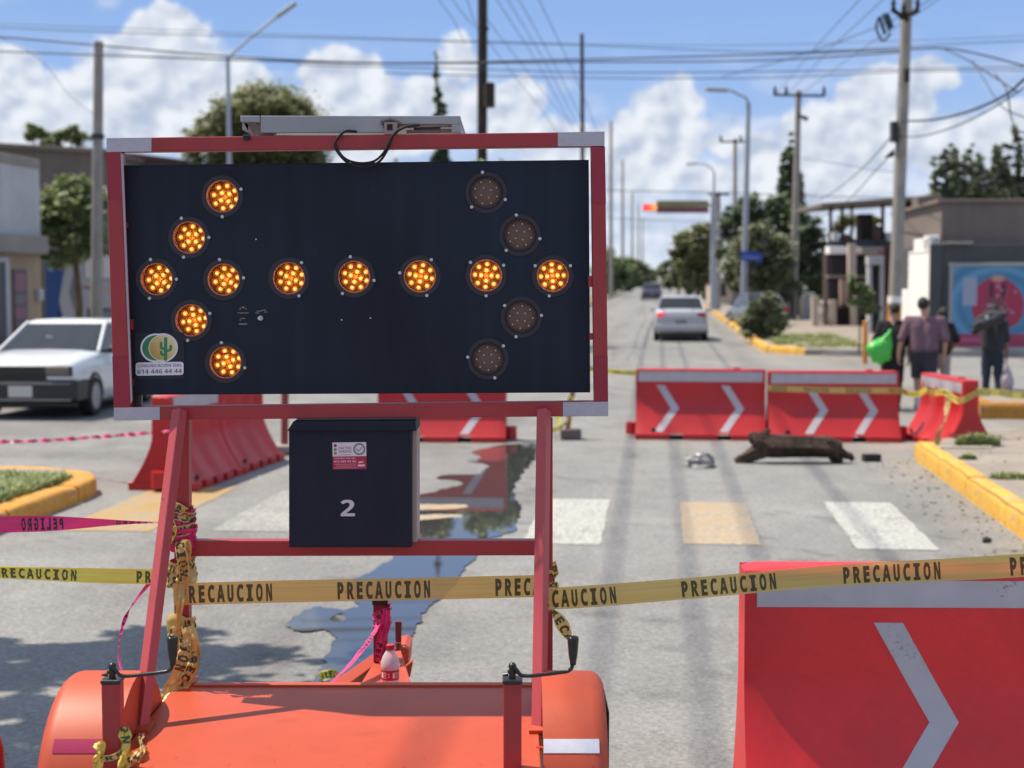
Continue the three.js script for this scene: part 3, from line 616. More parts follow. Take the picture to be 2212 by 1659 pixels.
  // the maker's sign, bottom left: moon, sun and cactus over a name and telephone number
  const logo = canvasTexture(1024, 1024, (c) => {
    c.fillStyle = '#101722'; c.fillRect(0, 0, 1024, 1024);
    c.fillStyle = '#d8d4dc';
    for (const [x, y] of [[435, 330], [575, 330]]) { c.beginPath(); c.arc(x, y, 318, 0, 7); c.fill(); }
    c.beginPath(); c.roundRect(20, 648, 990, 292, 60); c.fill();
    c.fillStyle = '#2d7a54'; c.beginPath(); c.arc(435, 330, 280, 0, 7); c.fill();
    c.fillStyle = '#d8cfb0'; c.beginPath(); c.arc(578, 330, 292, 0, 7); c.fill();
    const g = c.createLinearGradient(330, 500, 830, 150); g.addColorStop(0, '#a88a42'); g.addColorStop(0.55, '#c9b475'); g.addColorStop(1, '#d8d0b4');
    c.fillStyle = g; c.beginPath(); c.arc(578, 330, 276, 0, 7); c.fill();
    c.strokeStyle = '#2f7d55'; c.lineCap = 'round'; c.lineJoin = 'round'; c.lineWidth = 68;
    c.beginPath(); c.moveTo(640, 590); c.lineTo(640, 130); c.stroke();
    c.lineWidth = 56;
    for (const q of [[[640, 355], [545, 345], [545, 225]], [[640, 400], [745, 385], [745, 295]], [[640, 490], [548, 480], [548, 420]]]) { c.beginPath(); c.moveTo(...q[0]); c.quadraticCurveTo(q[1][0], q[0][1], q[1][0], q[1][1] - 30); c.lineTo(...q[2]); c.stroke(); }
    c.fillStyle = '#5d5a66'; c.textAlign = 'center'; c.textBaseline = 'middle';
    c.save(); c.translate(512, 722); c.font = 'bold 100px sans-serif'; c.scale(Math.min(1, 920 / c.measureText('COMUNICACIÓN VIAL').width), 0.9); c.fillText('COMUNICACIÓN VIAL', 0, 0); c.restore();
    c.save(); c.translate(512, 850); c.font = 'bold 130px sans-serif'; c.scale(930 / c.measureText('614 446 44 44').width, 1); c.fillText('614 446 44 44', 0, 0); c.restore();
  });
  decal('maker_sticker', [[291, 820], [398, 818], [398, 718], [291, 720]].map(([x, y]) => at(x, y, ZB - 0.002)), 0.0012, sticker(logo, 0.6), trailer);
}
{ // frame round the panel: square tube with reflective tape in red and white
  const d = 0.062, f = Z0 - 0.03;
  tr('frame_top', seen([[231, 328], [1305, 315.5], [1305, 284.5], [231, 298]], f, d, 0.003), M.enamel);
  tr('frame_bottom', seen([[247, 908], [1313, 899], [1313, 867], [247, 880]], f, d, 0.003), M.enamel);
  tr('frame_side', seen([[246, 880], [282, 880], [260, 328], [229, 328]], f, d, 0.003), M.enamel);
  tr('frame_side', seen([[1284, 867], [1314, 867], [1307, 316], [1277, 316]], f, d, 0.003), M.enamel);
  const t = f - 0.0005;
  const tape = (name, q, m) => tr(name, seen(q, t - 0.0015, 0.0018), m);
  tape('reflective_tape', [[230, 328.5], [327, 327], [327, 297], [230, 299]], M.retroWhite);
  tape('reflective_tape', [[1205, 316], [1306, 315], [1306, 284], [1205, 286]], M.retroWhite);
  tape('reflective_tape', [[246, 908.5], [345, 907], [345, 879], [246, 880.5]], M.retroWhite);
  tape('reflective_tape', [[1216, 899], [1314, 898.5], [1314, 867.5], [1216, 869]], M.retroWhite);
  tape('red_tape', [[233, 430], [264, 430], [260.5, 329], [229.5, 329]], M.retroRed);
  tape('red_tape', [[245.5, 879.5], [281, 879.5], [278, 770], [242.5, 770]], M.retroRed);
  tape('red_tape', [[1282, 440], [1309, 440], [1307, 317], [1278, 317]], M.retroRed);
  tape('red_tape', [[1284.5, 866.5], [1313.5, 866.5], [1313, 770], [1284, 770]], M.retroRed);
  tape('edge_strip', [[282, 872], [286, 866], [266, 334], [260.5, 330]], std(0.36, 0.3, 0.34, 0.5));  // pale strip along the inner edge of the left frame side
  // hinge tabs that hold the panel in the frame
  tr('hinge', [seenBox(266, 286, 690, 712, Z0 - 0.01, 0.03), seenBox(268, 286, 820, 834, Z0 - 0.01, 0.03), seenBox(262, 275, 480, 492, Z0 - 0.005, 0.03)], M.enamel);
  tr('hinge', [seenBox(1271, 1287, 596, 620, Z0 - 0.01, 0.03), seenBox(1273, 1286, 720, 734, Z0 - 0.01, 0.03)], M.enamel);
  tr('cable_clip', seen([[282, 880], [304, 880], [306, 853], [282, 853]], Z0 + 0.012, 0.02), M.blackMetal);
}
{ // masts, cross rail, braces
  const Zm = Z0 + 0.03;
  const mast = (x0, x1, yb, name = 'mast') => tr(name, seenBox(x0, x1, 903, yb, Zm, 0.05, 0.003), M.enamel);
  mast(376, 408, 1502); mast(1162, 1194, 1502);
  tr('cross_rail', seen([[406, 1202], [1163, 1200], [1163, 1168], [406, 1168]], Zm + 0.001, 0.048, 0.003), M.enamel);
  // braces lean from the sign frame down to the deck
  const DECK = 0.745;
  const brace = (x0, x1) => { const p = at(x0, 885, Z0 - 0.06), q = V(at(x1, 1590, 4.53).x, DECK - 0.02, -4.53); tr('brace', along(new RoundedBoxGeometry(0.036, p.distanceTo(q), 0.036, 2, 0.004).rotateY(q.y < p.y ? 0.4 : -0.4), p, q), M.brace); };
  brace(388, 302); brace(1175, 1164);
  tr('brace_foot', box(0.075, 0.012, 0.1, at(302, 1590, 4.53).x, DECK + 0.006, -4.53), M.orange); tr('brace_foot', box(0.06, 0.01, 0.1, at(1164, 1590, 4.53).x, DECK + 0.006, -4.53), M.orange);
  for (const x of [392, 1178]) tr('mast_foot', box(0.09, 0.014, 0.09, at(x, 1498, Zm).x, DECK + 0.007, -Zm - 0.02), M.enamel);
}
{ // solar panel on top, with its junction and the loose cable
  const f = Z0 - 0.02;
  tr('solar_panel', [seen([[563, 287], [842, 287], [842, 250], [563, 250]], f, 0.012, 0.002), seen([[519, 263], [561, 264], [561, 250], [519, 250]], f + 0.001, 0.01, 0.002), seen([[842, 268], [994, 268], [994, 250], [842, 250]], f + 0.001, 0.01, 0.002), seen([[976, 287], [995, 287], [995, 252], [976, 268]], f + 0.003, 0.01)], M.silver);
  const a = at(519, 250, f), b = at(994, 250, f);
  tr('solar_cells', box(b.x - a.x, 0.006, 0.6, (a.x + b.x) / 2, a.y - 0.004, -f - 0.31), phys(0.01, 0.014, 0.035, 0.15));
  for (const x of [a.x + 0.012, b.x - 0.012]) tr('panel_frame', box(0.02, 0.035, 0.6, x, a.y - 0.025, -f - 0.32), M.silver);
  tr('junction_box', seenBox(893, 950, 271, 279, f + 0.02, 0.05), M.blackMetal);
  tr('bracket', [seenBox(830, 858, 264, 290, f - 0.012, 0.03), seen([[858, 276], [976, 273], [976, 268], [858, 268]], f + 0.012, 0.02), seen([[878, 287], [975, 285], [975, 278], [878, 281]], f + 0.03, 0.02), seen([[545, 300], [556, 300], [534, 266], [527, 266]], f + 0.02, 0.02), seen([[556, 292], [590, 292], [590, 286], [545, 283]], f + 0.025, 0.02)], std(0.36, 0.24, 0.22, 0.7, { map: T.paint }));
  tr('tube_end', seenBox(836, 848, 268, 281, f - 0.0135, 0.004), M.rubber);
  const soot = canvasTexture(128, 128, (c) => { const r = rngOf(4); for (let k = 0; k < 900; k++) { const a = r() * 6.283, q = 60 * Math.sqrt(r()) * (0.55 + 0.45 * r()); c.globalAlpha = 0.22 * (1 - q / 62); c.fillStyle = r() < 0.6 ? '#2a211c' : '#4a382c'; c.beginPath(); c.arc(64 + Math.cos(a) * q * 1.0, 64 + Math.sin(a) * q * 0.9, 2 + r() * 5, 0, 7); c.fill(); } });
  decal('scorch_mark', [[812, 287], [876, 287], [876, 250], [812, 250]].map(([x, y]) => at(x, y, f - 0.0035)), 0.0005, new THREE.MeshStandardMaterial({ map: soot, transparent: true, roughness: 0.9 }), trailer);
  const wr = (l) => l.map(([x, y, z = 0]) => at(x, y, Z0 - 0.05 - z));
  tr('cable', [tube(wr([[775, 285, -0.04], [745, 284], [729, 300], [723, 313], [735, 336], [756, 354, -0.02], [790, 360, -0.03], [818, 350, -0.02], [838, 322], [852, 290, 0.01], [874, 275, 0.01], [905, 270, -0.03]]), 0.0042, 90), tube(wr([[742, 286, -0.02], [726, 302], [727, 318], [745, 342, -0.01], [775, 352, -0.03], [808, 348, -0.03], [832, 325], [846, 296, 0.01], [866, 277, 0.01], [900, 271, -0.03]]), 0.0038, 90)], M.rubber);
  tr('cable_tie', [seenBox(524, 540, 291, 302, Z0 - 0.045, 0.01, 0.003)], M.rubber);
}
{ // battery box with an overhanging lid, a hinged door edge, a sticker and its number
  const f = Z0 - 0.045, d = 0.2;
  tr('battery_box', seenBox(624, 888, 926, 1183, f, d, 0.004), M.board);
  tr('box_lid', seen([[620, 931], [899, 931], [897, 909], [633, 911]], f - 0.012, d + 0.03, 0.004), M.board);
  tr('box_side', [seenBox(888, 901, 929, 1171, f + 0.05, 0.15, 0.002)], std(0.42, 0.38, 0.36, 0.6, { map: T.stain }));
  tr('box_rim', seenBox(880, 890.5, 932, 1180, f + 0.012, 0.03), M.blackMetal);
  const tex = canvasTexture(640, 512, (c, w, h) => {
    c.fillStyle = '#cfc6cc'; c.fillRect(0, 0, w, h * 0.52); c.fillStyle = '#9c2742'; c.fillRect(0, h * 0.52, w, h * 0.48);
    [['#6c3946', 58], ['#8b7660', 134], ['#6f8a5c', 206]].forEach(([k, y]) => { c.fillStyle = k; c.beginPath(); c.arc(52, y, 30, 0, 7); c.fill(); });
    c.fillStyle = '#6b5a64'; c.textAlign = 'center'; c.textBaseline = 'middle'; c.font = 'bold 82px sans-serif';
    c.save(); c.translate(235, 110); c.scale(250 / c.measureText('CACTUS').width, 0.8); c.fillText('CACTUS', 0, 0); c.restore();
    c.save(); c.translate(240, 175); c.scale(250 / c.measureText('TRAFFIC').width, 0.75); c.fillText('TRAFFIC', 0, 0); c.restore();
    c.fillStyle = '#9b7a5c'; c.fillRect(130, 232, 210, 10);
    c.strokeStyle = '#6d7a78'; c.lineWidth = 34; c.beginPath(); c.arc(508, 132, 98, 0, 7); c.stroke();
    c.lineWidth = 18; c.beginPath(); c.moveTo(450, 130); c.lineTo(492, 172); c.lineTo(560, 96); c.stroke();
    c.fillStyle = '#e3a8bb'; c.font = 'bold 44px sans-serif';
    c.save(); c.translate(232, 302); c.scale(420 / c.measureText('CHIHUAHUA, CHIH, MEX.').width, 0.9); c.fillText('CHIHUAHUA, CHIH, MEX.', 0, 0); c.restore();
    c.font = 'bold 62px sans-serif'; c.save(); c.translate(230, 362); c.scale(420 / c.measureText('614 446 44 44').width, 1); c.fillText('614 446 44 44', 0, 0); c.restore();
    c.globalAlpha = 0.75; for (const [y, x0, x1] of [[410, 40, 440], [446, 60, 430], [480, 20, 460]]) for (let x = x0; x < x1; x += 13) c.fillRect(x, y, 9 + (x % 3), 12);
    c.globalAlpha = 1; c.beginPath(); c.roundRect(470, 424, 140, 40, 14); c.fill(); c.beginPath(); c.moveTo(490, 405); c.lineTo(484, 370); c.lineTo(550, 360); c.lineTo(600, 385); c.fill();
  });
  decal('box_sticker', [[719, 1014], [792, 1013], [791, 955], [718, 956]].map(([x, y]) => at(x, y, f - 0.0014)), 0.0012, sticker(tex), trailer);
  const g = new TextGeometry('2', { font: FONT, size: 0.058, depth: 0.0015, curveSegments: 10 }); g.computeBoundingBox();
  const p = at(736, 1115, f), bb = g.boundingBox;
  g.translate(-bb.min.x, -bb.min.y, 0).scale(0.046 / (bb.max.x - bb.min.x), 0.054 / (bb.max.y - bb.min.y), 1);
  tr('number', g.translate(p.x, p.y, -f), std(0.55, 0.54, 0.6, 0.5));
}
// deck, fenders, wheels, jacks, tongue
const DECK = 0.745, DX0 = -1.115, DX1 = 0.08;
{
  const w = DX1 - DX0, xm = (DX0 + DX1) / 2;
  tr('deck', [rbox(w, 0.006, 0.98, xm, DECK - 0.003, -4.53, 0.003), rbox(w, 0.09, 0.04, xm, DECK - 0.052, -5.02, 0.005), rbox(w, 0.09, 0.04, xm, DECK - 0.052, -4.05, 0.005), rbox(0.04, 0.09, 0.94, DX0 + 0.02, DECK - 0.052, -4.53, 0.005), rbox(0.04, 0.09, 0.94, DX1 - 0.02, DECK - 0.052, -4.53, 0.005)], M.orange);
  tr('deck_edge', [rbox(w, 0.009, 0.035, xm, DECK + 0.003, -5.022, 0.003)], M.orange);
  const fender = (x0, x1, outer, label) => {                 // a bent sheet over the wheel, its outer edge rounded over
    const hc = 0.56, zc = -4.56, R = 0.345, rings = [], n = 30, sgn = outer > 0 ? 1 : -1, xi = outer > 0 ? x0 : x1, xo = outer > 0 ? x1 : x0;
    for (let k = 0; k <= n; k++) {
      const a = -1.72 + 3.44 * k / n, c = Math.cos(a), s = Math.sin(a), ring = [];
      const P = (x, r) => V(x, hc + r * c, zc + r * s);
      ring.push(P(xi, R - 0.004), P(xi, R));
      for (let j = 0; j <= 6; j++) { const b = j / 6 * Math.PI / 2, q = 0.045; ring.push(P(xo - sgn * q + sgn * q * Math.sin(b), R - q + q * Math.cos(b))); }
      ring.push(P(xo, R - 0.14), P(xo - sgn * 0.004, R - 0.14), P(xo - sgn * 0.006, R - 0.05), P(xo - sgn * 0.05, R - 0.006));
      rings.push(sgn > 0 ? ring : ring.reverse());
    }
    const o = tr('fender', swept(rings), M.orange);
    // inner side plate
    const pl = []; for (let k = 0; k <= 20; k++) { const a = -1.4 + 2.8 * k / 20; pl.push([Math.sin(a) * (R - 0.003), Math.cos(a) * (R - 0.003)]); }
    pl.push([R * 0.9, -0.1], [-R * 0.9, -0.1]);
    const g = plate(pl, 0.005).rotateY(Math.PI / 2 * -1).translate(xi + sgn * 0.004, hc, zc);
    tr('fender_side', g, M.orange);
    return [hc, zc, R];
  };
  fender(DX0 - 0.235, DX0 - 0.008, -1); fender(DX1 + 0.008, DX1 + 0.196, 1);
  // reflective tape on the fenders: bent to the sheet
  const band = (x0, x1, a0, a1, m, name) => { const rings = []; for (let k = 0; k <= 6; k++) { const a = lerp(a0, a1, k / 6), r = 0.3465, q = (rr) => [0.56 + rr * Math.cos(a), -4.56 + rr * Math.sin(a)]; const [y, z] = q(r), [y2, z2] = q(0.344); rings.push([V(x0, y, z), V(x1, y, z), V(x1, y2, z2), V(x0, y2, z2)]); } tr(name, swept(rings), m); };
  band(DX0 - 0.188, DX0 - 0.02, 0.86, 0.98, std(0.36, 0.018, 0.085, 0.35, { map: T.retro }), 'red_tape');
  band(DX1 + 0.01, DX1 + 0.168, 0.86, 0.98, std(0.62, 0.64, 0.74, 0.35, { map: T.retro }), 'reflective_tape');
  for (const x of [DX0 - 0.13, DX1 + 0.1]) {
    const t = tr('wheel', [new THREE.TorusGeometry(0.235, 0.075, 14, 40).scale(1, 1, 1.15).rotateY(Math.PI / 2).translate(x, 0.31, -4.56)], M.rubber);
    const rim = mesh('rim', [new THREE.CylinderGeometry(0.18, 0.18, 0.12, 32).rotateZ(Math.PI / 2), new THREE.CylinderGeometry(0.06, 0.07, 0.15, 20).rotateZ(Math.PI / 2)], M.silver, t); rim.position.set(x - trailer.position.x, 0.31, -4.56 - trailer.position.z);
  }
  tr('axle', rod(V(DX0 - 0.1, 0.31, -4.56), V(DX1 + 0.1, 0.31, -4.56), 0.03), M.blackMetal);
  tr('mud_flap', rbox(0.005, 0.2, 0.3, DX1 + 0.204, 0.72, -4.6, 0.002), M.rubber);
  tr('latch_pin', rod(at(1158, 1615, 4.35), at(1174, 1617, 4.35), 0.006), M.orange);
  const ZJ = 4.14;
  const jack = (x, armEnd) => {
    const top = at(x, 1478, ZJ).y;
    const j = tr('jack', rbox(0.05, top - 0.35, 0.05, at(x, 1478, ZJ).x, (top + 0.35) / 2, -ZJ - 0.025, 0.004), M.enamel);
    const sub = (n, g, m) => mesh(n, g, m, j, false);
    const o = trailer.position, g = (geo) => geo.translate(-o.x, 0, -o.z), c = V(at(x, 1478, ZJ).x, top, -ZJ - 0.025);
    const e = (dx, dy, dz) => c.clone().add(V(dx, dy, dz));
    sub('jack_cap', g(rbox(0.055, 0.012, 0.055, c.x, c.y + 0.005, c.z, 0.004)), M.blackMetal);
    sub('crank', [rod(e(0, 0, 0), e(0, 0.045, 0), 0.0095), rod(e(-0.014, 0.028, 0), e(0.014, 0.028, 0), 0.006), new THREE.SphereGeometry(0.0115, 14, 10).translate(c.x, c.y + 0.043, c.z), rod(e(-0.028, 0.02, 0.004), e(-0.012, 0.022, 0.004), 0.003, 0.006),
      tube([e(0.004, 0.045, 0.012), e(0.012, 0.036, 0.013), e(0.022, 0.023, 0.012), e(0.035, 0.019, 0.01), e(0.08, 0.021, 0.005), e(0.13, 0.026, 0), e(0.155, 0.031, 0), e(0.164, 0.042, 0), e(0.167, 0.075, 0)], 0.0055, 60)].map(g), M.blackMetal);
    sub('crank_grip', g(new THREE.LatheGeometry([[0, 0], [0.0085, 0], [0.0088, 0.006], [0.0125, 0.028], [0.0155, 0.066], [0.0158, 0.075], [0.0138, 0.078], [0.0125, 0.0765], [0, 0.074]].map(([a, b]) => new THREE.Vector2(a, b)), 24).translate(c.x + 0.1665, c.y + 0.048, c.z)), phys(0.012, 0.013, 0.013, 0.22));
  };
  jack(238, 375); jack(1107, 1240);
  // A-frame tongue running forward to the coupler
  const th = 0.652;
  tr('tongue', [bar(V(at(640, 1490, 5.02).x, th - 0.03, -5.02), V(at(815, 1460, 5.62).x, th - 0.03, -5.85), 0.05, 0.07), bar(V(at(900, 1490, 5.02).x - 0.01, th - 0.03, -5.02), V(at(845, 1460, 5.62).x, th - 0.03, -5.85), 0.05, 0.07),
    plate([[-0.06, 0], [0.16, 0], [0.06, 0.58], [-0.02, 0.58]], 0.006).rotateX(-Math.PI / 2).translate(at(838, 1480, 5.4).x - 0.05, th + 0.008, -5.12)], M.orange);
  const q = at(823, 1460, 5.72);
  tr('tongue_jack', [rbox(0.052, 0.34, 0.052, q.x, q.y + 0.11, q.z, 0.004)], std(0.2, 0.018, 0.022, 0.45, { map: T.chip }));
  tr('jack_head', [rbox(0.06, 0.05, 0.06, q.x, q.y + 0.3, q.z, 0.006), rod(q.clone().add(V(0, 0.29, 0.03)), q.clone().add(V(0, 0.29, 0.04)), 0.012)], M.blackMetal);
  const c = at(872, 1440, 5.98);
  tr('coupler', [seen([[852, 1455], [882, 1440], [884, 1402], [874, 1396], [852, 1400]], 5.95, 0.2, 0.006), seen([[868, 1470], [886, 1462], [892, 1428], [876, 1440]], 5.9, 0.04)], M.orange);
  tr('coupler_lever', [seen([[855, 1400], [866, 1400], [868, 1343], [853, 1343]], 5.97, 0.015, 0.002), rod(at(860, 1404, 5.96), at(860, 1388, 5.96), 0.012)], std(0.2, 0.03, 0.03, 0.4, { map: T.chip }));
}

// ------------------------------------------------------------------ barrier tape, and the bottle on the tongue
{
  const Zt = Z0 + 0.02;                                     // just in front of the masts
  const strip = (name, label, pts, width, mat, opt, group) => { const o = mesh(name, ribbon(pts, width, null, opt), mat); tag(o, label, 'barrier tape', group); return o; };
  const L = (l) => l.map(([x, y, z]) => at(x, y, z));
  strip('caution_tape', 'yellow PRECAUCION tape stretched level between the two masts of the sign trailer', L([[374, 1284, Zt - 0.015], [408, 1283, Zt - 0.02], [600, 1278, Zt - 0.018], [900, 1272, Zt - 0.016], [1165, 1266, Zt], [1196, 1266, Zt + 0.03]]), 0.0735, M.tape, { seg: 120, u0: 0.0, crease: 0.0012, phase: 1 });
  strip('caution_tape', 'yellow PRECAUCION tape rising from the right mast across the near red barrier', L([[1182, 1293, Zt - 0.02], [1230, 1291, Zt - 0.02], [1500, 1270, 4.95], [1800, 1244, 4.9], [2212, 1221, 4.82], [2700, 1180, 4.7]]), (t) => 0.074 - 0.006 * Math.sin(t * 5), M.tape, { seg: 150, u0: 0.1, crease: 0.0035, phase: 2 });
  strip('caution_tape', 'wrinkled yellow PRECAUCION tape running from the left mast to the left edge', L([[396, 1247, Zt + 0.03], [330, 1246, 5.1], [200, 1243, 5.14], [0, 1236, 5.2], [-300, 1226, 5.3]]), (t) => 0.048 + 0.004 * Math.sin(t * 9), M.tapeSunlit, { seg: 120, u0: 0.206, uScale: -1, crease: 0.004, phase: 3 });
  strip('danger_tape', 'pink PELIGRO tape seen from behind, pulled tight from the left mast', L([[-260, 1140, 5.25], [0, 1133, 5.18], [100, 1131, 5.15], [220, 1129, 5.1], [340, 1128.5, 5.07], [372, 1128, 5.05]]), (t) => lerp(0.056, 0.004, sstep(0.5, 0.97, t)), M.tapePink, { seg: 120, u0: 0.697, uScale: -1, crease: 0.0015, phase: 4 });
  strip('danger_tape', 'thin twisted pink tape hanging in a bow behind the left brace of the trailer', L([[378, 1205, 5.06], [350, 1232, 5.1], [310, 1275, 5.16], [275, 1325, 5.16], [259, 1380, 5.12], [257, 1420, 5.05], [264, 1455, 4.95], [272, 1500, 4.85], [300, 1560, 4.74], [340, 1548, 4.72]]), (t) => 0.013 + 0.016 * Math.exp(-((t - 0.03) ** 2) / 0.004), M.tapePink, { seg: 90, u0: 0.1, crease: 0.002, phase: 5, upAt: (t) => V(Math.cos(t * 16), 0.7, Math.sin(t * 16)) });
  strip('danger_tape', 'pink and white twisted tape slanting from the tongue jack down to the deck', L([[838, 1325, 5.68], [822, 1345, 5.66], [795, 1385, 5.5], [760, 1430, 5.35], [730, 1462, 5.2], [690, 1500, 5.06]]), 0.034, M.tapePink, { seg: 70, u0: 0.22, crease: 0.004, phase: 6, upAt: (t) => V(-0.6, -0.4, 0.9 - t) });
  // pale side of that tape, folded over
  const jackTape = thing('danger_tape', 'pink tape knotted round the tongue jack, its end hanging down', 'barrier tape', at(823, 1400, 5.7));
  mesh('knot', [ribbon(L([[808, 1335, 5.66], [824, 1325, 5.65], [842, 1318, 5.66], [842, 1312, 5.7], [822, 1330, 5.76], [806, 1342, 5.7], [818, 1348, 5.65], [842, 1338, 5.66], [840, 1352, 5.68]]), 0.03, null, { seg: 60, crease: 0.006, u0: 0.1 })], M.tapePink, jackTape, true);
  mesh('tail', [ribbon(L([[836, 1318, 5.64], [834, 1345, 5.64], [822, 1390, 5.64], [814, 1430, 5.65], [811, 1466, 5.68]]), (t) => 0.03 + 0.01 * Math.sin(t * 6), null, { seg: 50, crease: 0.005, u0: 0.24, upAt: () => V(1, 0.2, 0.3) })], M.tapePink, jackTape, true);
  strip('caution_tape', 'short curl of striped yellow tape lying on the ground behind the deck', [ground(690, 1462, 0.02), ground(715, 1456, 0.05), ground(745, 1458, 0.02), ground(790, 1455, 0.03), ground(815, 1458, 0.02)], (t) => lerp(0.05, 0.008, sstep(0.3, 0.5, t)), M.tapeSunlit, { seg: 50, crease: 0.006, phase: 8 });
  // knots and windings round the left mast
  const mx = at(392, 1300, Zt + 0.03).x, mz = -Zt - 0.035;
  function winding(parent, name, y0, y1, turns, width, mat, seed, r = 0.038) {
    const r0 = rngOf(seed), pts = [], n = Math.ceil(turns * 8);
    for (let k = 0; k <= n; k++) { const a = k / 8 * 2 * Math.PI + seed, q = r * (1.02 + 0.16 * r0()), f = k / n; const sq = 1 / Math.max(Math.abs(Math.cos(a)), Math.abs(Math.sin(a))); pts.push(V(mx + Math.cos(a) * q * Math.min(sq, 1.22), lerp(y0, y1, f) + (r0() - 0.5) * 0.02, mz + Math.sin(a) * q * Math.min(sq, 1.22))); }
    mesh(name, ribbon(pts, (t) => width * (0.75 + 0.5 * vn2(t * 9, seed, 0, 3)), null, { seg: n * 6, crease: 0.005, phase: seed, u0: seed * 0.13, upAt: (t) => V(0.25 * Math.sin(t * 31 + seed), 1, 0.2 * Math.cos(t * 23)) }), mat, parent, true);
  }
  const Y = (py) => at(392, py, Zt).y;
  const wrap = thing('caution_tape', 'bundle of yellow and pink tape wound in knots round the left mast', 'barrier tape', V(mx, Y(1300), mz));
  winding(wrap, 'yellow_winding', Y(1102), Y(1118), 2.2, 0.034, M.tape, 1);
  winding(wrap, 'pink_winding', Y(1112), Y(1180), 4.5, 0.05, M.tapePink, 2);
  winding(wrap, 'pink_winding', Y(1150), Y(1172), 3, 0.05, M.tapePink, 3, 0.042);
  winding(wrap, 'yellow_winding', Y(1140), Y(1150), 1.2, 0.03, M.tape, 4, 0.043);
  winding(wrap, 'yellow_winding', Y(1215), Y(1262), 2, 0.05, M.tape, 5);
  winding(wrap, 'yellow_winding', Y(1345), Y(1400), 2.4, 0.06, M.tape, 6);
  const F = (l) => l.map(([x, y, z = 0]) => at(x, y, Zt - 0.03 - z));
  const loose = (name, l, w, mat, ph) => mesh(name, ribbon(F(l), w, null, { seg: 70, crease: 0.008, phase: ph, u0: ph * 0.21, upAt: (t) => V(1, 0.35 * Math.sin(t * 8 + ph), 0.3 * Math.cos(t * 6)) }), mat, wrap, true);
  loose('loose_end', [[388, 1170], [393, 1200, 0.01], [398, 1240], [391, 1275], [390, 1300, 0.015], [386, 1330, 0.01], [388, 1372]], (t) => 0.042 - 0.026 * t, M.tape, 1);
  loose('loose_end', [[402, 1165], [403, 1195], [392, 1225], [388, 1262]], 0.03, M.tape, 2);
  loose('loose_end', [[366, 1120], [370, 1145, 0.01], [362, 1165, 0.015], [360, 1186, 0.01]], (t) => 0.016 + 0.022 * Math.sin(t * 3), M.tapeSunlit, 3);
  loose('loose_end', [[404, 1350, -0.01], [413, 1385, 0.01], [411, 1430], [398, 1470], [375, 1495, 0.01], [350, 1525, 0.05]], (t) => 0.04 + 0.02 * Math.sin(t * 4), M.tape, 4);
  loose('loose_end', [[408, 1395, -0.01], [417, 1430, 0.02], [405, 1460, 0.02], [380, 1487, 0.02], [346, 1524, 0.07]], 0.036, M.tape, 5);
  loose('loose_end', [[400, 1380], [398, 1415, 0.015], [388, 1450, 0.02], [368, 1490, 0.03], [352, 1518, 0.05]], 0.046, M.tape, 6);
  // tape round the foot of the left jack
  const ZJ = 4.12, J = (l) => l.map(([x, y, z = 0]) => at(x, y, ZJ - z));
  const jw = thing('caution_tape', 'scraps of yellow tape knotted round the left jack beside the magenta reflector', 'barrier tape', at(240, 1620, ZJ));
  mesh('band', ribbon(J([[214, 1630, -0.03], [222, 1638, 0.01], [240, 1637, 0.012], [256, 1630, 0.01], [268, 1615, -0.03]]), 0.016, null, { seg: 40, crease: 0.003 }), M.tape, jw, true);
  for (const [l, w, ph] of [[[[214, 1602, 0], [218, 1625, 0.01], [210, 1650, 0.01], [204, 1690, 0]], 0.036, 2], [[[268, 1570, -0.03], [272, 1600, -0.01], [267, 1640, 0], [264, 1690, 0]], 0.032, 4], [[[262, 1590, -0.03], [278, 1620, -0.02], [272, 1665, 0]], 0.02, 5]])
    mesh('loose_end', ribbon(J(l), (t) => w * (0.7 + 0.5 * vn2(t * 7, ph, 0, 9)), null, { seg: 50, crease: 0.009, phase: ph, u0: ph * 0.2, upAt: (t) => V(1, 0, Math.sin(t * 9 + ph)) }), M.tapeSunlit, jw, true);
  const dz = 4.52;
  strip('caution_tape', 'dry twist of yellow tape lying on the deck beside the left jack', [[308, 1586], [303, 1600], [310, 1612], [300, 1628], [292, 1640], [284, 1650]].map(([x, y], k) => ground(x, y, DECK + 0.012 + 0.012 * (k % 2))), (t) => 0.012 + 0.014 * vn2(t * 8, 2, 0, 5), M.tape, { seg: 50, crease: 0.006, phase: 9, upAt: (t) => V(1, Math.sin(t * 15), 0.3) });
  // torn end at the right mast
  const rt = thing('caution_tape', 'torn end of yellow tape dangling from the right mast above the crank', 'barrier tape', at(1195, 1320, Zt));
  mesh('knot', ribbon([[1190, 1215], [1197, 1235], [1188, 1250], [1197, 1262], [1186, 1290], [1196, 1318]].map(([x, y], k) => at(x, y, Zt + 0.03 - 0.03 * (k % 2))), 0.032, null, { seg: 60, crease: 0.006, upAt: (t) => V(1, 0.4 * Math.sin(t * 9), 0.3) }), M.tape, rt, true);
  mesh('torn_end', ribbon(L([[1194, 1318, Zt], [1204, 1332, Zt - 0.02], [1216, 1352, Zt - 0.03], [1229, 1378, Zt - 0.03], [1234, 1386, Zt - 0.03]]), (t) => 0.008 + 0.036 * Math.sin(Math.min(1, t * 1.08) * 2.9), null, { seg: 40, crease: 0.004, u0: 0.05, phase: 7, upAt: () => V(1, 0.5, 0.2) }), M.tape, rt, true);

  // soft drink bottle
  const bp = at(843, 1487, 5.36); bp.y = 0.664;
  const b = thing('plastic_bottle', 'small clear plastic bottle with red cap and label standing on the tongue', 'bottle', bp);
  const lathe = (l) => new THREE.LatheGeometry(l.map(([r, y]) => new THREE.Vector2(r, y)), 40);
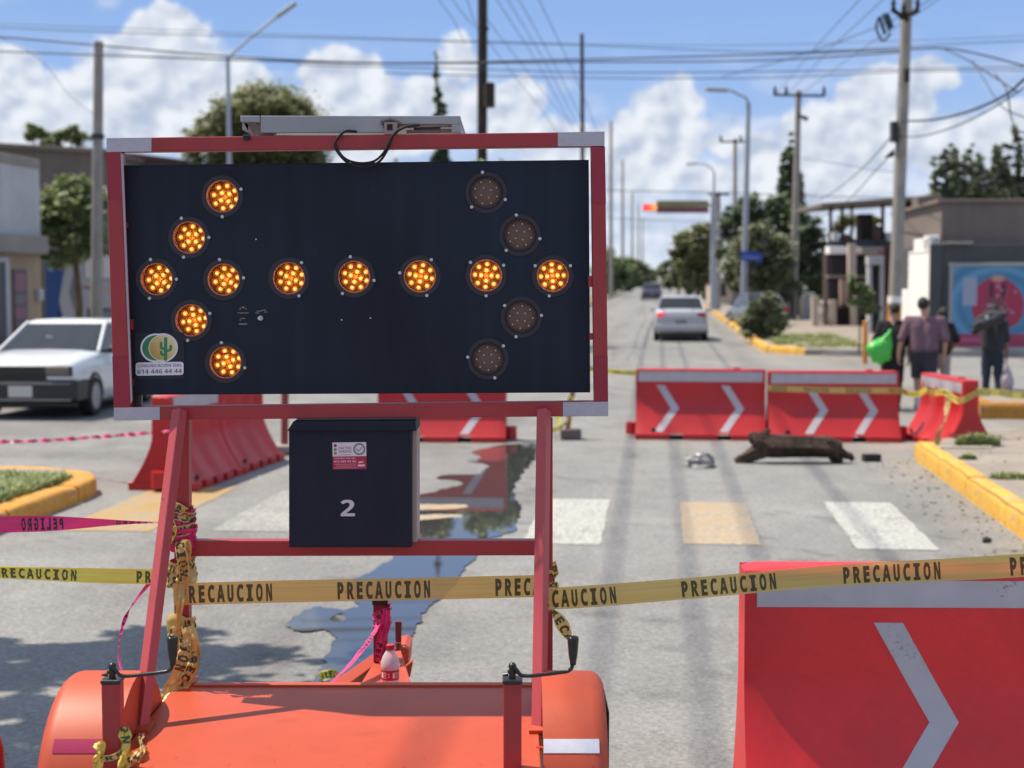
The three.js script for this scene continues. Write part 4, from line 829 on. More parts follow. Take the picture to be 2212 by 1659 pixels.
  mesh('bottle_body', lathe([[0, 0.004], [0.02, 0.003], [0.027, 0], [0.031, 0.006], [0.0315, 0.02], [0.0315, 0.052], [0.033, 0.056], [0.0335, 0.064], [0.032, 0.078], [0.027, 0.094], [0.019, 0.108], [0.0135, 0.116], [0.0125, 0.121], [0.0125, 0.128]]), phys(0.82, 0.68, 0.72, 0.3, { transmission: 0.45, thickness: 0 }), b);
  mesh('cap', [lathe([[0, 0.138], [0.0135, 0.138], [0.0148, 0.136], [0.015, 0.12], [0.0145, 0.119]]), ...Array.from({ length: 24 }, (_, k) => box(0.0012, 0.014, 0.0012, 0.015 * Math.cos(k / 24 * 6.283), 0.128, 0.015 * Math.sin(k / 24 * 6.283)))], std(0.5, 0.02, 0.035, 0.4), b);
  const lt = canvasTexture(512, 128, (c) => {
    c.fillStyle = '#b3243c'; c.fillRect(0, 0, 512, 128); c.fillStyle = '#f0dfe0';
    for (let k = 0; k < 5; k++) { c.fillRect(30 + k * 100, 30, 18, 70); c.globalAlpha = 0.8; for (let j = 0; j < 5; j++) c.fillRect(55 + k * 100, 26 + j * 17, 26 + (j * 7 + k) % 12, 7); c.globalAlpha = 1; c.beginPath(); c.arc(106 + k * 100, 46, 8, 0, 7); c.arc(106 + k * 100, 80, 8, 0, 7); c.fill(); }
  });
  mesh('label', keep(new THREE.CylinderGeometry(0.0322, 0.0322, 0.036, 40, 1, true).translate(0, 0.033, 0)), new THREE.MeshStandardMaterial({ map: lt, roughness: 0.35, side: THREE.DoubleSide }), b);
}

// ------------------------------------------------------------------ plastic barriers
// A moulded barrier lies along x with its printed face towards +z. Its side is straight above and flares out below.
function barrierShape(h, L, wt, wb) {
  return (y) => { const f = y / h; return wt / 2 + 0.012 * (1 - f) + (f < 0.56 ? (wb - wt) / 2 * Math.pow(1 - f / 0.56, 1.45) : 0); };
}
function makeBarrier({ name = 'road_barrier', label, p, turn, h = 0.91, L = 1.62, wt = 0.2, wb = 0.72, ribs = 0, lugs = [1, 0], chevrons = 2, strip = [0.02, 0.98], stripY = [0.82, 0.965], chevX, chevY = [0.765, 0.435, 0.115], group = 'red plastic barriers closing the street', mat = M.barrier }) {
  const o = thing(name, label, 'road barrier', p, turn, group), half = barrierShape(h, L, wt, wb), y0 = 0.075;
  const ys = [y0]; for (let k = 1; k <= 22; k++) ys.push(lerp(y0, h - 0.02, k / 22));
  const rib = (x, y) => (ribs ? -ribs * sstep(0.02, 0.12, y) * sstep(h * 0.97, h * 0.72, y) * (0.5 + 0.5 * Math.cos(x / L * 2 * Math.PI * 3)) ** 2 : 0);
  const n = ribs ? 64 : 28, rings = [];
  for (let i = 0; i <= n; i++) {
    const x = lerp(-L / 2, L / 2, i / n), e = i === 0 || i === n ? 0.012 : 0, ring = [];
    for (const y of ys) ring.push(V(x, y, half(y) + rib(x, y) - e));
    ring.push(V(x, h - 0.006, wt / 2 - 0.006 - e), V(x, h - e, wt / 2 - 0.02), V(x, h - e, -wt / 2 + 0.02), V(x, h - 0.006, -wt / 2 + 0.006 + e));
    for (const y of [...ys].reverse()) ring.push(V(x, y, -half(y) - rib(x, y) + e));
    rings.push(ring.reverse());
  }
  const feet = [], fh = y0 + 0.004, segs = ribs ? 5 : 3, gapW = ribs ? 0.1 : 0.17;
  for (let k = 0; k < segs; k++) { const a = -L / 2 + k * (L + gapW) / segs, b = a + (L + gapW) / segs - gapW; feet.push(rbox(b - a, fh, wb * 0.985, (a + b) / 2, fh / 2, 0, 0.012)); }
  const body = mesh('barrier_body', [swept(rings), ...feet], mat, o);
  mesh('filler_cap', new THREE.CylinderGeometry(0.045, 0.05, 0.025, 20).translate(L * 0.28, h + 0.008, 0), mat, o);
  mesh('drain_plug', new THREE.CylinderGeometry(0.028, 0.028, 0.02, 16).rotateX(Math.PI / 2).translate(-L * 0.36, 0.12, half(0.12) + 0.004), M.rubber, o);
  lugs.forEach((s) => { if (s) mesh('lug', [new THREE.CylinderGeometry(0.075, 0.08, 0.16, 20).translate(s * (L / 2 + 0.055), 0.1 + (s > 0 ? 0 : 0.02), 0), rbox(0.1, 0.14, 0.12, s * (L / 2 + 0.02), 0.1, 0)], mat, o); });
  const skin = (u, y, off) => V(u, y, half(y) + rib(u, y) + off);
  const sheetOn = (pt, nu, nv) => {                          // a reflective sheet that follows the moulded side, with thickness
    const P = [], I = [], U = [];
    for (const off of [0.003, 0.0002]) for (let i = 0; i <= nu; i++) for (let j = 0; j <= nv; j++) { const [x, y] = pt(i / nu, j / nv), q = skin(x, y, off); P.push(q.x, q.y, q.z); U.push(x, y); }
    const w = nv + 1, N = (nu + 1) * w;
    for (let i = 0; i < nu; i++) for (let j = 0; j < nv; j++) { const a = i * w + j; I.push(a, a + w, a + 1, a + w, a + w + 1, a + 1); }
    for (let i = 0; i < nu; i++) for (const j of [0, nv]) { const a = i * w + j; I.push(a, a + N, a + w, a + w, a + N, a + w + N); }
    for (let j = 0; j < nv; j++) for (const i of [0, nu]) { const a = i * w + j; I.push(a, a + 1, a + N, a + 1, a + 1 + N, a + N); }
    const g = new THREE.BufferGeometry(); g.setAttribute('position', new THREE.Float32BufferAttribute(P, 3)); g.setAttribute('uv', new THREE.Float32BufferAttribute(U, 2)); g.setIndex(I); g.computeVertexNormals(); return keep(g);
  };
  if (strip) mesh('reflective_strip', sheetOn((a, b) => [lerp(-L / 2, L / 2, lerp(strip[0], strip[1], a)), h * lerp(stripY[0], stripY[1], b)], 12, 3), M.barrierWhite, o);
  for (let k = 0; k < chevrons; k++) {
    const cx = chevX ? chevX[k] : lerp(-0.5, 0.5, (k + 0.32) / 2) * L, dx = chevY[3] ?? 0.21 * h, wv = 0.118 * h, yT = chevY[0] * h, yM = chevY[1] * h, yB = chevY[2] * h;
    const g = sheetOn((a, b) => { const f = a * 2, y = f < 1 ? lerp(yT, yM, f) : lerp(yM, yB, f - 1), x = f < 1 ? lerp(cx, cx + dx, f) : lerp(cx + dx, cx - 0.02, f - 1); return [x + b * wv, y]; }, 24, 2);
    mesh('chevron', g, M.barrierWhite, o);
  }
  return o;
}
const facing = Math.PI * 0;                                  // printed face towards the camera
{
  const g = (x, y) => ground(x, y);
  const mid = (a, b) => a.clone().add(b).multiplyScalar(0.5);
  const placed = (x0, y0, x1, y1, opt) => {                  // along the ground line of its near foot
    const a = g(x0, y0), b = g(x1, y1), L = a.distanceTo(b), turn = Math.atan2(-(b.z - a.z), b.x - a.x), wb = opt.wb ?? 0.72;
    const back = V(-Math.sin(turn), 0, -Math.cos(turn)).multiplyScalar(wb / 2);
    return makeBarrier({ ...opt, L, turn, p: mid(a, b).add(back) });
  };
  placed(1372, 950, 1655, 953, { label: 'left one of the two chevron barriers behind the fallen log', h: 0.9, lugs: [-1] });
  placed(1663, 955, 1948, 957, { label: 'right one of the two chevron barriers behind the log, yellow tape across it', h: 0.89, lugs: [1], chevX: [-0.36, 0.27] });
  placed(811, 956, 1092, 957, { label: 'red chevron barrier seen below the sign, mirrored in the puddle', h: 0.92, lugs: [1], mat: M.barrier });
  // near barrier at the lower right
  const Z = 5.9, hN = 0.96, L = 1.75, x0 = at(1612, 1400, Z).x;
  makeBarrier({ label: 'large red barrier in the right foreground with one big chevron in view', h: hN, L, wt: 0.2, wb: 0.5, p: V(x0 + L / 2 * Math.cos(0.02), 0, -Z - 0.11), turn: -0.02, mat: M.barrierLifted, lugs: [1], chevX: [-0.375, 0.35], chevY: [0.785, 0.385, 0.02, 0.215], strip: [0.026, 0.985], stripY: [0.848, 0.958] });
  // two ribbed ones seen from the end, left
  const ends = (ax, ay, bx, by, opt) => { const a = g(ax, ay), b = g(bx, by), L = a.distanceTo(b); return makeBarrier({ ...opt, L, turn: Math.atan2(-(b.z - a.z), b.x - a.x), p: mid(a, b) }); };
  const n0 = g(346, 1062), f0 = g(548, 993), m0 = n0.clone().lerp(f0, 0.53), m1 = n0.clone().lerp(f0, 0.55);
  const turnL = Math.atan2(-(f0.z - n0.z), f0.x - n0.x), half = n0.distanceTo(f0) / 2;
  makeBarrier({ label: 'ribbed red barrier, near one of two in line behind the left mast', L: half, turn: turnL, p: mid(n0, m0), h: 0.93, ribs: 0.034, chevrons: 0, lugs: [-1], strip: [0.06, 0.95], stripY: [0.83, 0.985] });
  makeBarrier({ label: 'ribbed red barrier, far one of two in line behind the left mast', L: half, turn: turnL, p: mid(m1, f0), h: 0.93, ribs: 0.034, chevrons: 0, lugs: [], strip: null });
  // tilted ribbed one on the right, its lit side to the left
  const p0 = ground(2005, 946), p1 = ground(2092, 972);
  const tr2 = makeBarrier({ label: 'ribbed barrier at the right kerb end, bound with yellow tape', L: 1.5, turn: Math.atan2(-(p0.z - p1.z), p0.x - p1.x) + Math.PI, p: mid(p0, p1), h: 0.85, ribs: 0.05, chevrons: 0, lugs: [], strip: [0.03, 0.97], stripY: [0.8, 0.96] });
}
// far tapes
{
  const strip = (label, pts, w, mat, opt) => tag(mesh('caution_tape', ribbon(pts, w, null, { seg: 60, crease: 0.006, ...opt }), mat), label, 'barrier tape');
  const far = (l) => l.map(([x, y, z]) => at(x, y, z));
  strip('yellow tape drawn across the front of the right chevron barrier', far([[1660, 836, 19.05], [1664, 838, 18.93], [1800, 843, 18.92], [1945, 844, 18.9], [1953, 846, 19.1]]), 0.075, M.tape, { crease: 0.002 });
  strip('yellow tape between the chevron barriers and the tilted ribbed barrier', far([[1950, 846, 19.1], [1975, 852, 18.9], [2003, 842, 18.6]]), 0.07, M.tapeSunlit);
  strip('yellow tape leaving the tilted ribbed barrier to the right edge', far([[2110, 846, 18.3], [2150, 847, 18.6], [2190, 853, 18.9], [2260, 856, 19.4]]), 0.085, M.tapeSunlit);
  strip('short yellow tape between the sign frame and the chevron barriers', far([[1240, 790, 19.6], [1315, 802, 19.4], [1375, 806, 19.2]]), 0.06, M.tapeSunlit);
  tag(mesh('danger_tape', ribbon(far([[-80, 955, 17], [80, 952, 16.4], [200, 944, 15.8], [330, 934, 15.05], [372, 930, 14.9]]), (t) => 0.04 + 0.01 * Math.sin(t * 40), null, { seg: 90, crease: 0.012, upAt: (t) => V(0, Math.cos(t * 50), Math.sin(t * 50)) }), M.tapePink), 'thin pink tape sagging from the ribbed barrier to the left edge', 'barrier tape');
  const b = thing('caution_tape', 'yellow tape bound round the tilted ribbed barrier with ends hanging down', 'barrier tape', at(2040, 850, 18.6));
  mesh('band', ribbon(far([[1994, 838, 18.78], [2015, 848, 18.5], [2040, 847, 18.2], [2062, 862, 17.9], [2072, 866, 17.85], [2112, 848, 18.02]]), 0.07, null, { seg: 60, crease: 0.01 }), M.tapeSunlit, b, true);
  mesh('loose_end', ribbon(far([[2052, 850, 18.1], [2046, 880, 18.02], [2040, 910, 17.9], [2028, 940, 17.78], [2024, 965, 17.75]]), (t) => 0.05 + 0.03 * Math.sin(t * 9), null, { seg: 50, crease: 0.015, upAt: (t) => V(1, 0.2, Math.sin(t * 7)) }), M.tape, b, true);
}

// ------------------------------------------------------------------ things lying and standing about the closed street
{ // the fallen log with its stubs
  const Zl = 17.25, P = (l) => l.map(([x, y, r]) => ({ p: at(x, y, Zl), r: r / FPX * Zl }));
  function limb(list, seg, seed) {
    const c = new THREE.CatmullRomCurve3(list.map((q) => q.p)), rings = [], n = 18;
    for (let i = 0; i <= seg; i++) {
      const t = i / seg, p = c.getPoint(t), tan = c.getTangent(t), up = V(0, 1, 0.01).addScaledVector(tan, -tan.y).normalize(), sd = tan.clone().cross(up).normalize(), f = t * (list.length - 1), k = Math.min(list.length - 2, Math.floor(f)), r = lerp(list[k].r, list[k + 1].r, f - k), ring = [];
      for (let j = 0; j < n; j++) { const a = j / n * 2 * Math.PI, q = r * (0.86 + 0.34 * vn3(Math.cos(a) * 1.7 + seed, Math.sin(a) * 1.7, t * 9, seed) + 0.12 * Math.sin(a * 5 + t * 4)); ring.push(p.clone().addScaledVector(up, Math.sin(a) * q).addScaledVector(sd, Math.cos(a) * q)); }
      rings.push(ring);
    }
    return swept(rings);
  }
  const logMat = std(0.12, 0.085, 0.07, 0.95, { map: T.bark, bumpMap: T.asphaltBump, bumpScale: 0.03 });
  const log = thing('fallen_log', 'dark brown fallen tree trunk with broken stubs lying before the barriers', 'log', at(1715, 1000, Zl));
  mesh('trunk', limb(P([[1634, 956, 22], [1660, 963, 24], [1700, 964, 23], [1745, 964, 22], [1790, 966, 22], [1816, 970, 16]]), 40, 3), logMat, log, true);
  mesh('branch_stub', limb(P([[1662, 966, 19], [1630, 980, 15], [1606, 992, 12], [1588, 998, 8]]), 16, 5), logMat, log, true);
  mesh('branch_stub', limb(P([[1655, 962, 20], [1636, 950, 16], [1627, 942, 11], [1622, 934, 6]]), 14, 7), logMat, log, true);
  mesh('branch_stub', limb(P([[1798, 964, 18], [1804, 982, 15], [1810, 998, 11], [1811, 1004, 7]]), 14, 9), logMat, log, true);
  mesh('branch_stub', limb(P([[1808, 974, 11], [1824, 982, 9], [1837, 986, 7], [1842, 995, 4]]), 12, 11), logMat, log, true);
  mesh('branch_stub', limb(P([[1640, 946, 8], [1655, 934, 6], [1664, 928, 4]]), 10, 13), logMat, log, true);
  const b = at(1882, 1004, 17.4);
  const br = thing('brick', 'black brick lying on the road to the right of the log', 'brick', V(b.x, 0, b.z), 0.1);
  mesh('brick_block', rbox(0.2, 0.085, 0.12, 0, 0.0425, 0, 0.012), std(0.03, 0.028, 0.028, 0.9, { map: T.concrete }), br);
  const c = ground(1511, 1008), g = new THREE.IcosahedronGeometry(0.16, 4), pp = g.attributes.position;
  for (let i = 0; i < pp.count; i++) { const v = V().fromBufferAttribute(pp, i), n = 0.55 + 0.9 * vn3(v.x * 14 + 3, v.y * 14, v.z * 14, 5); pp.setXYZ(i, v.x * n * 1.05, Math.max(0, v.y * n * 0.62 + 0.045), v.z * n); }
  g.computeVertexNormals();
  const d = thing('crumpled_sheet', 'crumpled grey sheet of plastic left of the log', 'litter', V(c.x, 0.005, c.z));
  mesh('folds', g, phys(0.2, 0.2, 0.2, 0.4, two), d);
  const pl = thing('plank', 'white plank lying on the pavement among the weeds', 'plank', ground(2086, 970, 0.14), 0.06);
  mesh('board', rbox(0.62, 0.03, 0.1, 0, 0.015, 0, 0.004), std(0.6, 0.58, 0.54, 0.7, { map: T.wood }), pl);
}
{ // weighted posts
  const c = ground(612, 982);
  const o = thing('tape_post', 'slim dark red post standing in a round concrete foot', 'post', V(c.x, 0, c.z - 0.1));
  mesh('concrete_foot', new THREE.LatheGeometry([[0, 0], [0.2, 0], [0.2, 0.1], [0.185, 0.115], [0, 0.115]].map(([a, b]) => new THREE.Vector2(a, b)), 32), M.concrete, o);
  mesh('pole', rod(V(0.0, 0.1, 0), V(0.02, 1.15, 0), 0.045), std(0.26, 0.05, 0.045, 0.5, { map: T.paint }), o);
  const d = ground(1230, 950);
  const w = thing('tape_post', 'short wooden stake with yellow tape in a heavy dark block', 'post', V(d.x, 0, d.z - 0.1));
  mesh('foot_block', rbox(0.27, 0.13, 0.22, 0.02, 0.065, 0, 0.02), std(0.2, 0.16, 0.15, 0.9, { map: T.concrete }), w);
  mesh('stake', bar(V(-0.02, 0.12, 0), V(0.06, 0.72, 0), 0.06, 0.06), M.wood, w);
  mesh('tape_scrap', [ribbon([V(0.03, 0.55, 0.05), V(-0.03, 0.42, 0.08), V(-0.12, 0.34, 0.1), V(-0.16, 0.2, 0.12)], 0.09, null, { seg: 30, crease: 0.02, upAt: (t) => V(1, 0.5, t) }), ribbon([V(0.05, 0.4, 0.04), V(-0.02, 0.25, 0.12), V(-0.15, 0.16, 0.16), V(-0.26, 0.12, 0.12)], 0.08, null, { seg: 30, crease: 0.02, upAt: (t) => V(0.4, 1, t) })], M.tapeSunlit, w);
  // bollard by the far kerb
  const e = ground(1868, 786);
  const q = thing('bollard', 'thin orange bollard post between the bush and the green bag', 'bollard', V(e.x, 0, e.z));
  mesh('post', [rod(V(0, 0, 0), V(0, 1.02, 0), 0.065, 0.06, 20), new THREE.SphereGeometry(0.06, 20, 10, 0, 6.284, 0, 1.571).scale(1, 0.4, 1).translate(0, 1.02, 0)], std(0.62, 0.24, 0.05, 0.6, { map: T.plastic }), q);
  // something red and round at the lower left corner
  const f = at(-58, 1605, 4.4);
  const dr = thing('traffic_drum', 'rounded top of a red plastic drum at the lower left corner', 'traffic drum', V(f.x, 0, f.z));
  mesh('drum_body', new THREE.LatheGeometry([[0.28, 0], [0.28, 0.05], [0.1, 0.06], [0.1, 0.4], [0.085, 0.72], [0.077, 0.755], [0.06, 0.768], [0, 0.77]].map(([a, b]) => new THREE.Vector2(a, b)), 40), M.barrier, dr);
}

// ------------------------------------------------------------------ people
function field(fn, min, size, res) {                          // a skin where fn is 0, meshed by marching cubes
  const mc = new MarchingCubes(res, new THREE.MeshStandardMaterial(), false, false, 200000), h = res / 2;
  mc.isolation = 0;
  for (let z = 0; z < res; z++) for (let y = 0; y < res; y++) for (let x = 0; x < res; x++) mc.field[x + y * res + z * res * res] = -fn(min[0] + (x / h) * size / 2, min[1] + (y / h) * size / 2, min[2] + (z / h) * size / 2);
  mc.update();
  const n = mc.count, P = new Float32Array(mc.positionArray.slice(0, n * 3)), N = new Float32Array(mc.normalArray.slice(0, n * 3));
  for (let i = 0; i < n; i++) { for (let k = 0; k < 3; k++) P[i * 3 + k] = (P[i * 3 + k] + 1) * size / 2 + min[k]; const l = Math.hypot(N[i * 3], N[i * 3 + 1], N[i * 3 + 2]) || 1; for (let k = 0; k < 3; k++) N[i * 3 + k] /= l; }
  const g = new THREE.BufferGeometry(); g.setAttribute('position', new THREE.BufferAttribute(P, 3)); g.setAttribute('normal', new THREE.BufferAttribute(N, 3));
  return g;
}
const smin = (a, b, k) => { const h = Math.max(k - Math.abs(a - b), 0) / k; return Math.min(a, b) - h * h * k * 0.25; };
function capsule(x, y, z, b) {                               // b: [ax, ay, az, bx, by, bz, ra, rb]
  const dx = b[3] - b[0], dy = b[4] - b[1], dz = b[5] - b[2], t = clamp(((x - b[0]) * dx + (y - b[1]) * dy + (z - b[2]) * dz) / (dx * dx + dy * dy + dz * dz + 1e-9));
  return Math.hypot(x - b[0] - t * dx, y - b[1] - t * dy, z - b[2] - t * dz) - lerp(b[6], b[7], t);
}
const bonesField = (bones, k = 0.035, grow = 0) => (x, y, z) => { let d = 9; for (const b of bones) { if (Math.abs(y - (b[1] + b[4]) / 2) > Math.abs(b[1] - b[4]) / 2 + 0.35) continue; d = smin(d, capsule(x, y, z, b), k); } return d - grow; };
// a hand: palm, four fingers of unequal length bent round a grip, a thumb from the side of the palm; it hangs down -y, palm towards -x
const handShape = (() => {
  const bones = [[-0.012, -0.01, -0.02, -0.012, -0.08, -0.026, 0.02, 0.016], [-0.012, -0.01, 0.012, -0.012, -0.08, 0.024, 0.02, 0.015], [0, 0.03, 0, -0.006, -0.02, 0, 0.026, 0.024]];
  [[-0.03, 0.075], [-0.01, 0.085], [0.01, 0.08], [0.029, 0.062]].forEach(([z, l]) => { const y = -0.085; bones.push([-0.012, y, z, -0.022, y - l * 0.42, z, 0.0095, 0.009], [-0.022, y - l * 0.42, z, -0.045, y - l * 0.66, z, 0.009, 0.0082], [-0.045, y - l * 0.66, z, -0.062, y - l * 0.56, z, 0.0082, 0.007]); });
  bones.push([-0.016, -0.02, -0.03, -0.032, -0.055, -0.055, 0.013, 0.0105], [-0.032, -0.055, -0.055, -0.05, -0.085, -0.05, 0.0105, 0.0085]);
  const f = (x, y, z) => { let d = 9; bones.forEach((b, i) => { const c = capsule(x, y, z, b); d = i < 3 ? smin(d, c, 0.02) : smin(d, c, 0.006); }); return d; };
  return field(f, [-0.11, -0.175, -0.11], 0.24, 72);
})();
// a head, facing -z, its neck at the origin
const headShape = (() => {
  const E = (x, y, z, c, r) => { const q = Math.hypot((x - c[0]) / r[0], (y - c[1]) / r[1], (z - c[2]) / r[2]); return (q - 1) * Math.min(...r); };
  const f = (x, y, z) => {
    let d = E(x, y, z, [0, 0.15, 0.012], [0.076, 0.092, 0.094]);
    d = smin(d, E(x, y, z, [0, 0.085, -0.03], [0.056, 0.07, 0.062]), 0.03);
    d = smin(d, capsule(x, y, z, [0, -0.05, 0.025, 0, 0.07, 0.012, 0.058, 0.054]), 0.03);
    d = smin(d, capsule(x, y, z, [0, 0.13, -0.086, 0, 0.095, -0.106, 0.009, 0.014]), 0.012);             // nose
    d = smin(d, capsule(x, y, z, [-0.02, 0.056, -0.084, 0.02, 0.056, -0.084, 0.008, 0.008]), 0.01);      // lips
    d = smin(d, capsule(x, y, z, [-0.04, 0.148, -0.078, 0.04, 0.148, -0.078, 0.01, 0.01]), 0.014);       // brow
    for (const s of [-1, 1]) { d = Math.max(d, -E(x, y, z, [s * 0.031, 0.128, -0.092], [0.016, 0.011, 0.014])); d = smin(d, E(x, y, z, [s * 0.031, 0.127, -0.076], [0.012, 0.01, 0.01]), 0.003); d = smin(d, E(x, y, z, [s * 0.079, 0.115, 0.012], [0.011, 0.03, 0.018]), 0.008); }
    return d;
  };
  return field(f, [-0.15, -0.09, -0.15], 0.36, 72);
})();
function makePerson({ label, p, h, turn, skin, shirt, shirtHem = 0.86, sleeve = 0.55, trousers, legEnd = 0.5, shoes, hair, cap, headTurn = 0, headTilt = [0, 0], armL, armR, stride = 0.16, broad = 1, sock }) {
  const S = h / 1.72, o = thing('person', label, 'person', p, turn, 'pedestrians walking away on the right');
  const sc = (b) => b.map((v) => v * S), q = [];
  const aL = armL ?? [[-0.2, 1.4, 0.01], [-0.25, 1.12, 0.03], [-0.27, 0.87, -0.02]], aR = armR ?? [[0.2, 1.4, 0.01], [0.25, 1.12, 0.03], [0.27, 0.87, -0.02]];
  const W = broad;
  const torso = [[-0.075 * W, 0.98, 0.01, -0.09 * W, 1.28, 0, 0.115 * W, 0.115 * W], [0.075 * W, 0.98, 0.01, 0.09 * W, 1.28, 0, 0.115 * W, 0.115 * W], [-0.15 * W, 1.385, 0.01, 0.15 * W, 1.385, 0.01, 0.068, 0.068], [-0.06, 1.2, -0.03, 0.06, 1.2, -0.03, 0.11 * W, 0.11 * W], [0, 1.36, 0.02, 0, 1.48, 0.02, 0.075, 0.056]];
  const arm = (a) => [[...a[0], ...a[1], 0.054 * W, 0.043 * W], [...a[1], ...a[2], 0.042 * W, 0.028]];
  const legs = [[-0.085, 0.93, 0, -0.1, 0.5, -stride * 0.55, 0.1 * W, 0.06], [-0.1, 0.5, -stride * 0.55, -0.1, 0.1, -stride * 0.6, 0.058, 0.038], [0.085, 0.93, 0, 0.1, 0.5, stride * 0.25, 0.1 * W, 0.06], [0.1, 0.5, stride * 0.25, 0.1, 0.12, stride * 1.15, 0.058, 0.038]];
  const feet = [[-0.1, 0.05, -stride * 0.55, -0.11, 0.03, -stride * 0.6 - 0.17, 0.045, 0.03], [0.1, 0.07, stride * 1.2, 0.11, 0.035, stride * 1.15 - 0.15, 0.045, 0.03]];
  const all = [...torso, ...arm(aL), ...arm(aR), ...legs, ...feet].map(sc);
  const bodyField = bonesField(all, 0.035 * S);
  const body = [field(bodyField, [-0.9 * S, -0.03, -0.9 * S], 1.8 * S, 112)];
  const head = headShape.clone().scale(S * 1.02, S * 1.02, S * 1.02).rotateZ(headTilt[1]).rotateX(headTilt[0]).rotateY(headTurn).translate(0, 1.5 * S, 0.01 * S);
  body.push(head);
  for (const [a, s] of [[aL, 1], [aR, -1]]) {
    const w = V(...a[2]), e = V(...a[1]), d = w.clone().sub(e).normalize(), hg = handShape.clone();
    if (s > 0) { const pos = hg.attributes.position, nor = hg.attributes.normal; for (let i = 0; i < pos.count; i++) { pos.setX(i, -pos.getX(i)); nor.setX(i, -nor.getX(i)); } const pa = pos.array, na = nor.array; for (let i = 0; i < pos.count; i += 3) for (const arr of [pa, na]) for (let k = 0; k < 3; k++) { const t = arr[i * 3 + 3 + k]; arr[i * 3 + 3 + k] = arr[i * 3 + 6 + k]; arr[i * 3 + 6 + k] = t; } }
    hg.applyMatrix4(new THREE.Matrix4().makeRotationFromQuaternion(new THREE.Quaternion().setFromUnitVectors(V(0, -1, 0), d))).scale(S, S, S).translate((w.x + d.x * 0.01) * S, (w.y + d.y * 0.01) * S, (w.z + d.z * 0.01) * S);
    body.push(hg);
  }
  mesh('body', body, skin, o);
  const cut = (bones, grow, lo, hi, seed) => { const f = bonesField(bones.map(sc), 0.05 * S, grow * S); return (x, y, z) => Math.max(f(x, y, z) + (vn3(x * 11, y * 5, z * 11, seed) - 0.5) * 0.022, lo * S - y, y - hi * S); };
  const half = (a, k) => [a[0], a[1].map((v, i) => lerp(a[0][i], v, k)), null];
  const sl = (a) => [[...a[0], ...half(a, sleeve / 0.55)[1], 0.052 * W, 0.046 * W]];
  mesh('shirt', field(cut([...torso.slice(0, 4), ...sl(aL), ...sl(aR)], 0.017, shirtHem, 1.46, 3), [-0.5 * S, 0.6 * S, -0.5 * S], 1.0 * S, 84), shirt, o);
  mesh(legEnd < 0.3 ? 'trousers' : 'shorts', field(cut([...torso.slice(0, 2), ...legs], legEnd < 0.3 ? 0.016 : 0.03, legEnd, shirtHem + 0.06, 7), [-0.55 * S, 0.0, -0.55 * S], 1.1 * S, 84), trousers, o);
  feet.forEach((f) => mesh('shoe', field(bonesField([sc(f)], 0.03, 0.014), [f[0] * S - 0.2, -0.03, f[5] * S - 0.1], 0.42, 40), shoes, o));
  if (sock) legs.filter((_, i) => i % 2).forEach((l) => mesh('sock', field((x, y, z) => Math.max(bonesField([sc(l)], 0.03, 0.008)(x, y, z), y - 0.22 * S), [l[3] * S - 0.2, 0.02, l[5] * S - 0.2], 0.4, 32), sock, o));
  const hd = (g) => g.scale(S * 1.02, S * 1.02, S * 1.02).rotateZ(headTilt[1]).rotateX(headTilt[0]).rotateY(headTurn).translate(0, 1.5 * S, 0.01 * S);
  if (hair) mesh('hair', hd(field((x, y, z) => { const q = Math.hypot(x / 0.083, (y - 0.152) / 0.1, (z - 0.016) / 0.102); return Math.max((q - 1) * 0.083 + (vn3(x * 60, y * 60, z * 60, 9) - 0.5) * 0.008, 0.075 - y, (-z - 0.045) + Math.max(0, 0.2 - y) * 0.3); }, [-0.15, -0.0, -0.15], 0.32, 56)), hair, o);
  if (cap) {
    const c = mesh('cap', [hd(new THREE.SphereGeometry(0.09, 32, 14, 0, 6.2832, 0, 1.65).scale(0.97, 1.12, 1.12).translate(0, 0.15, 0.012)), hd(new THREE.CylinderGeometry(0.085, 0.085, 0.008, 28, 1, false, Math.PI * 0.5, Math.PI).rotateY(0).scale(0.9, 1, 1.2).translate(0, 0.15, -0.07))], cap.mat, o);
    if (cap.patch) mesh('cap_patch', hd(new THREE.SphereGeometry(0.0915, 20, 10, Math.PI * 0.3, Math.PI * 0.4, 0.9, 0.5).scale(0.97, 1.12, 1.12).translate(0, 0.15, 0.012)), cap.patch, o);
  }
  return o;
}
const cloth = (r, g, b) => phys(r, g, b, 0.92, { sheen: 0.4, sheenRoughness: 0.6, sheenColor: new THREE.Color(r, g, b) });
const skinA = std(0.3, 0.16, 0.11, 0.6), skinB = std(0.2, 0.105, 0.075, 0.6), skinC = std(0.42, 0.25, 0.19, 0.6), hairBlack = std(0.012, 0.011, 0.01, 0.7);
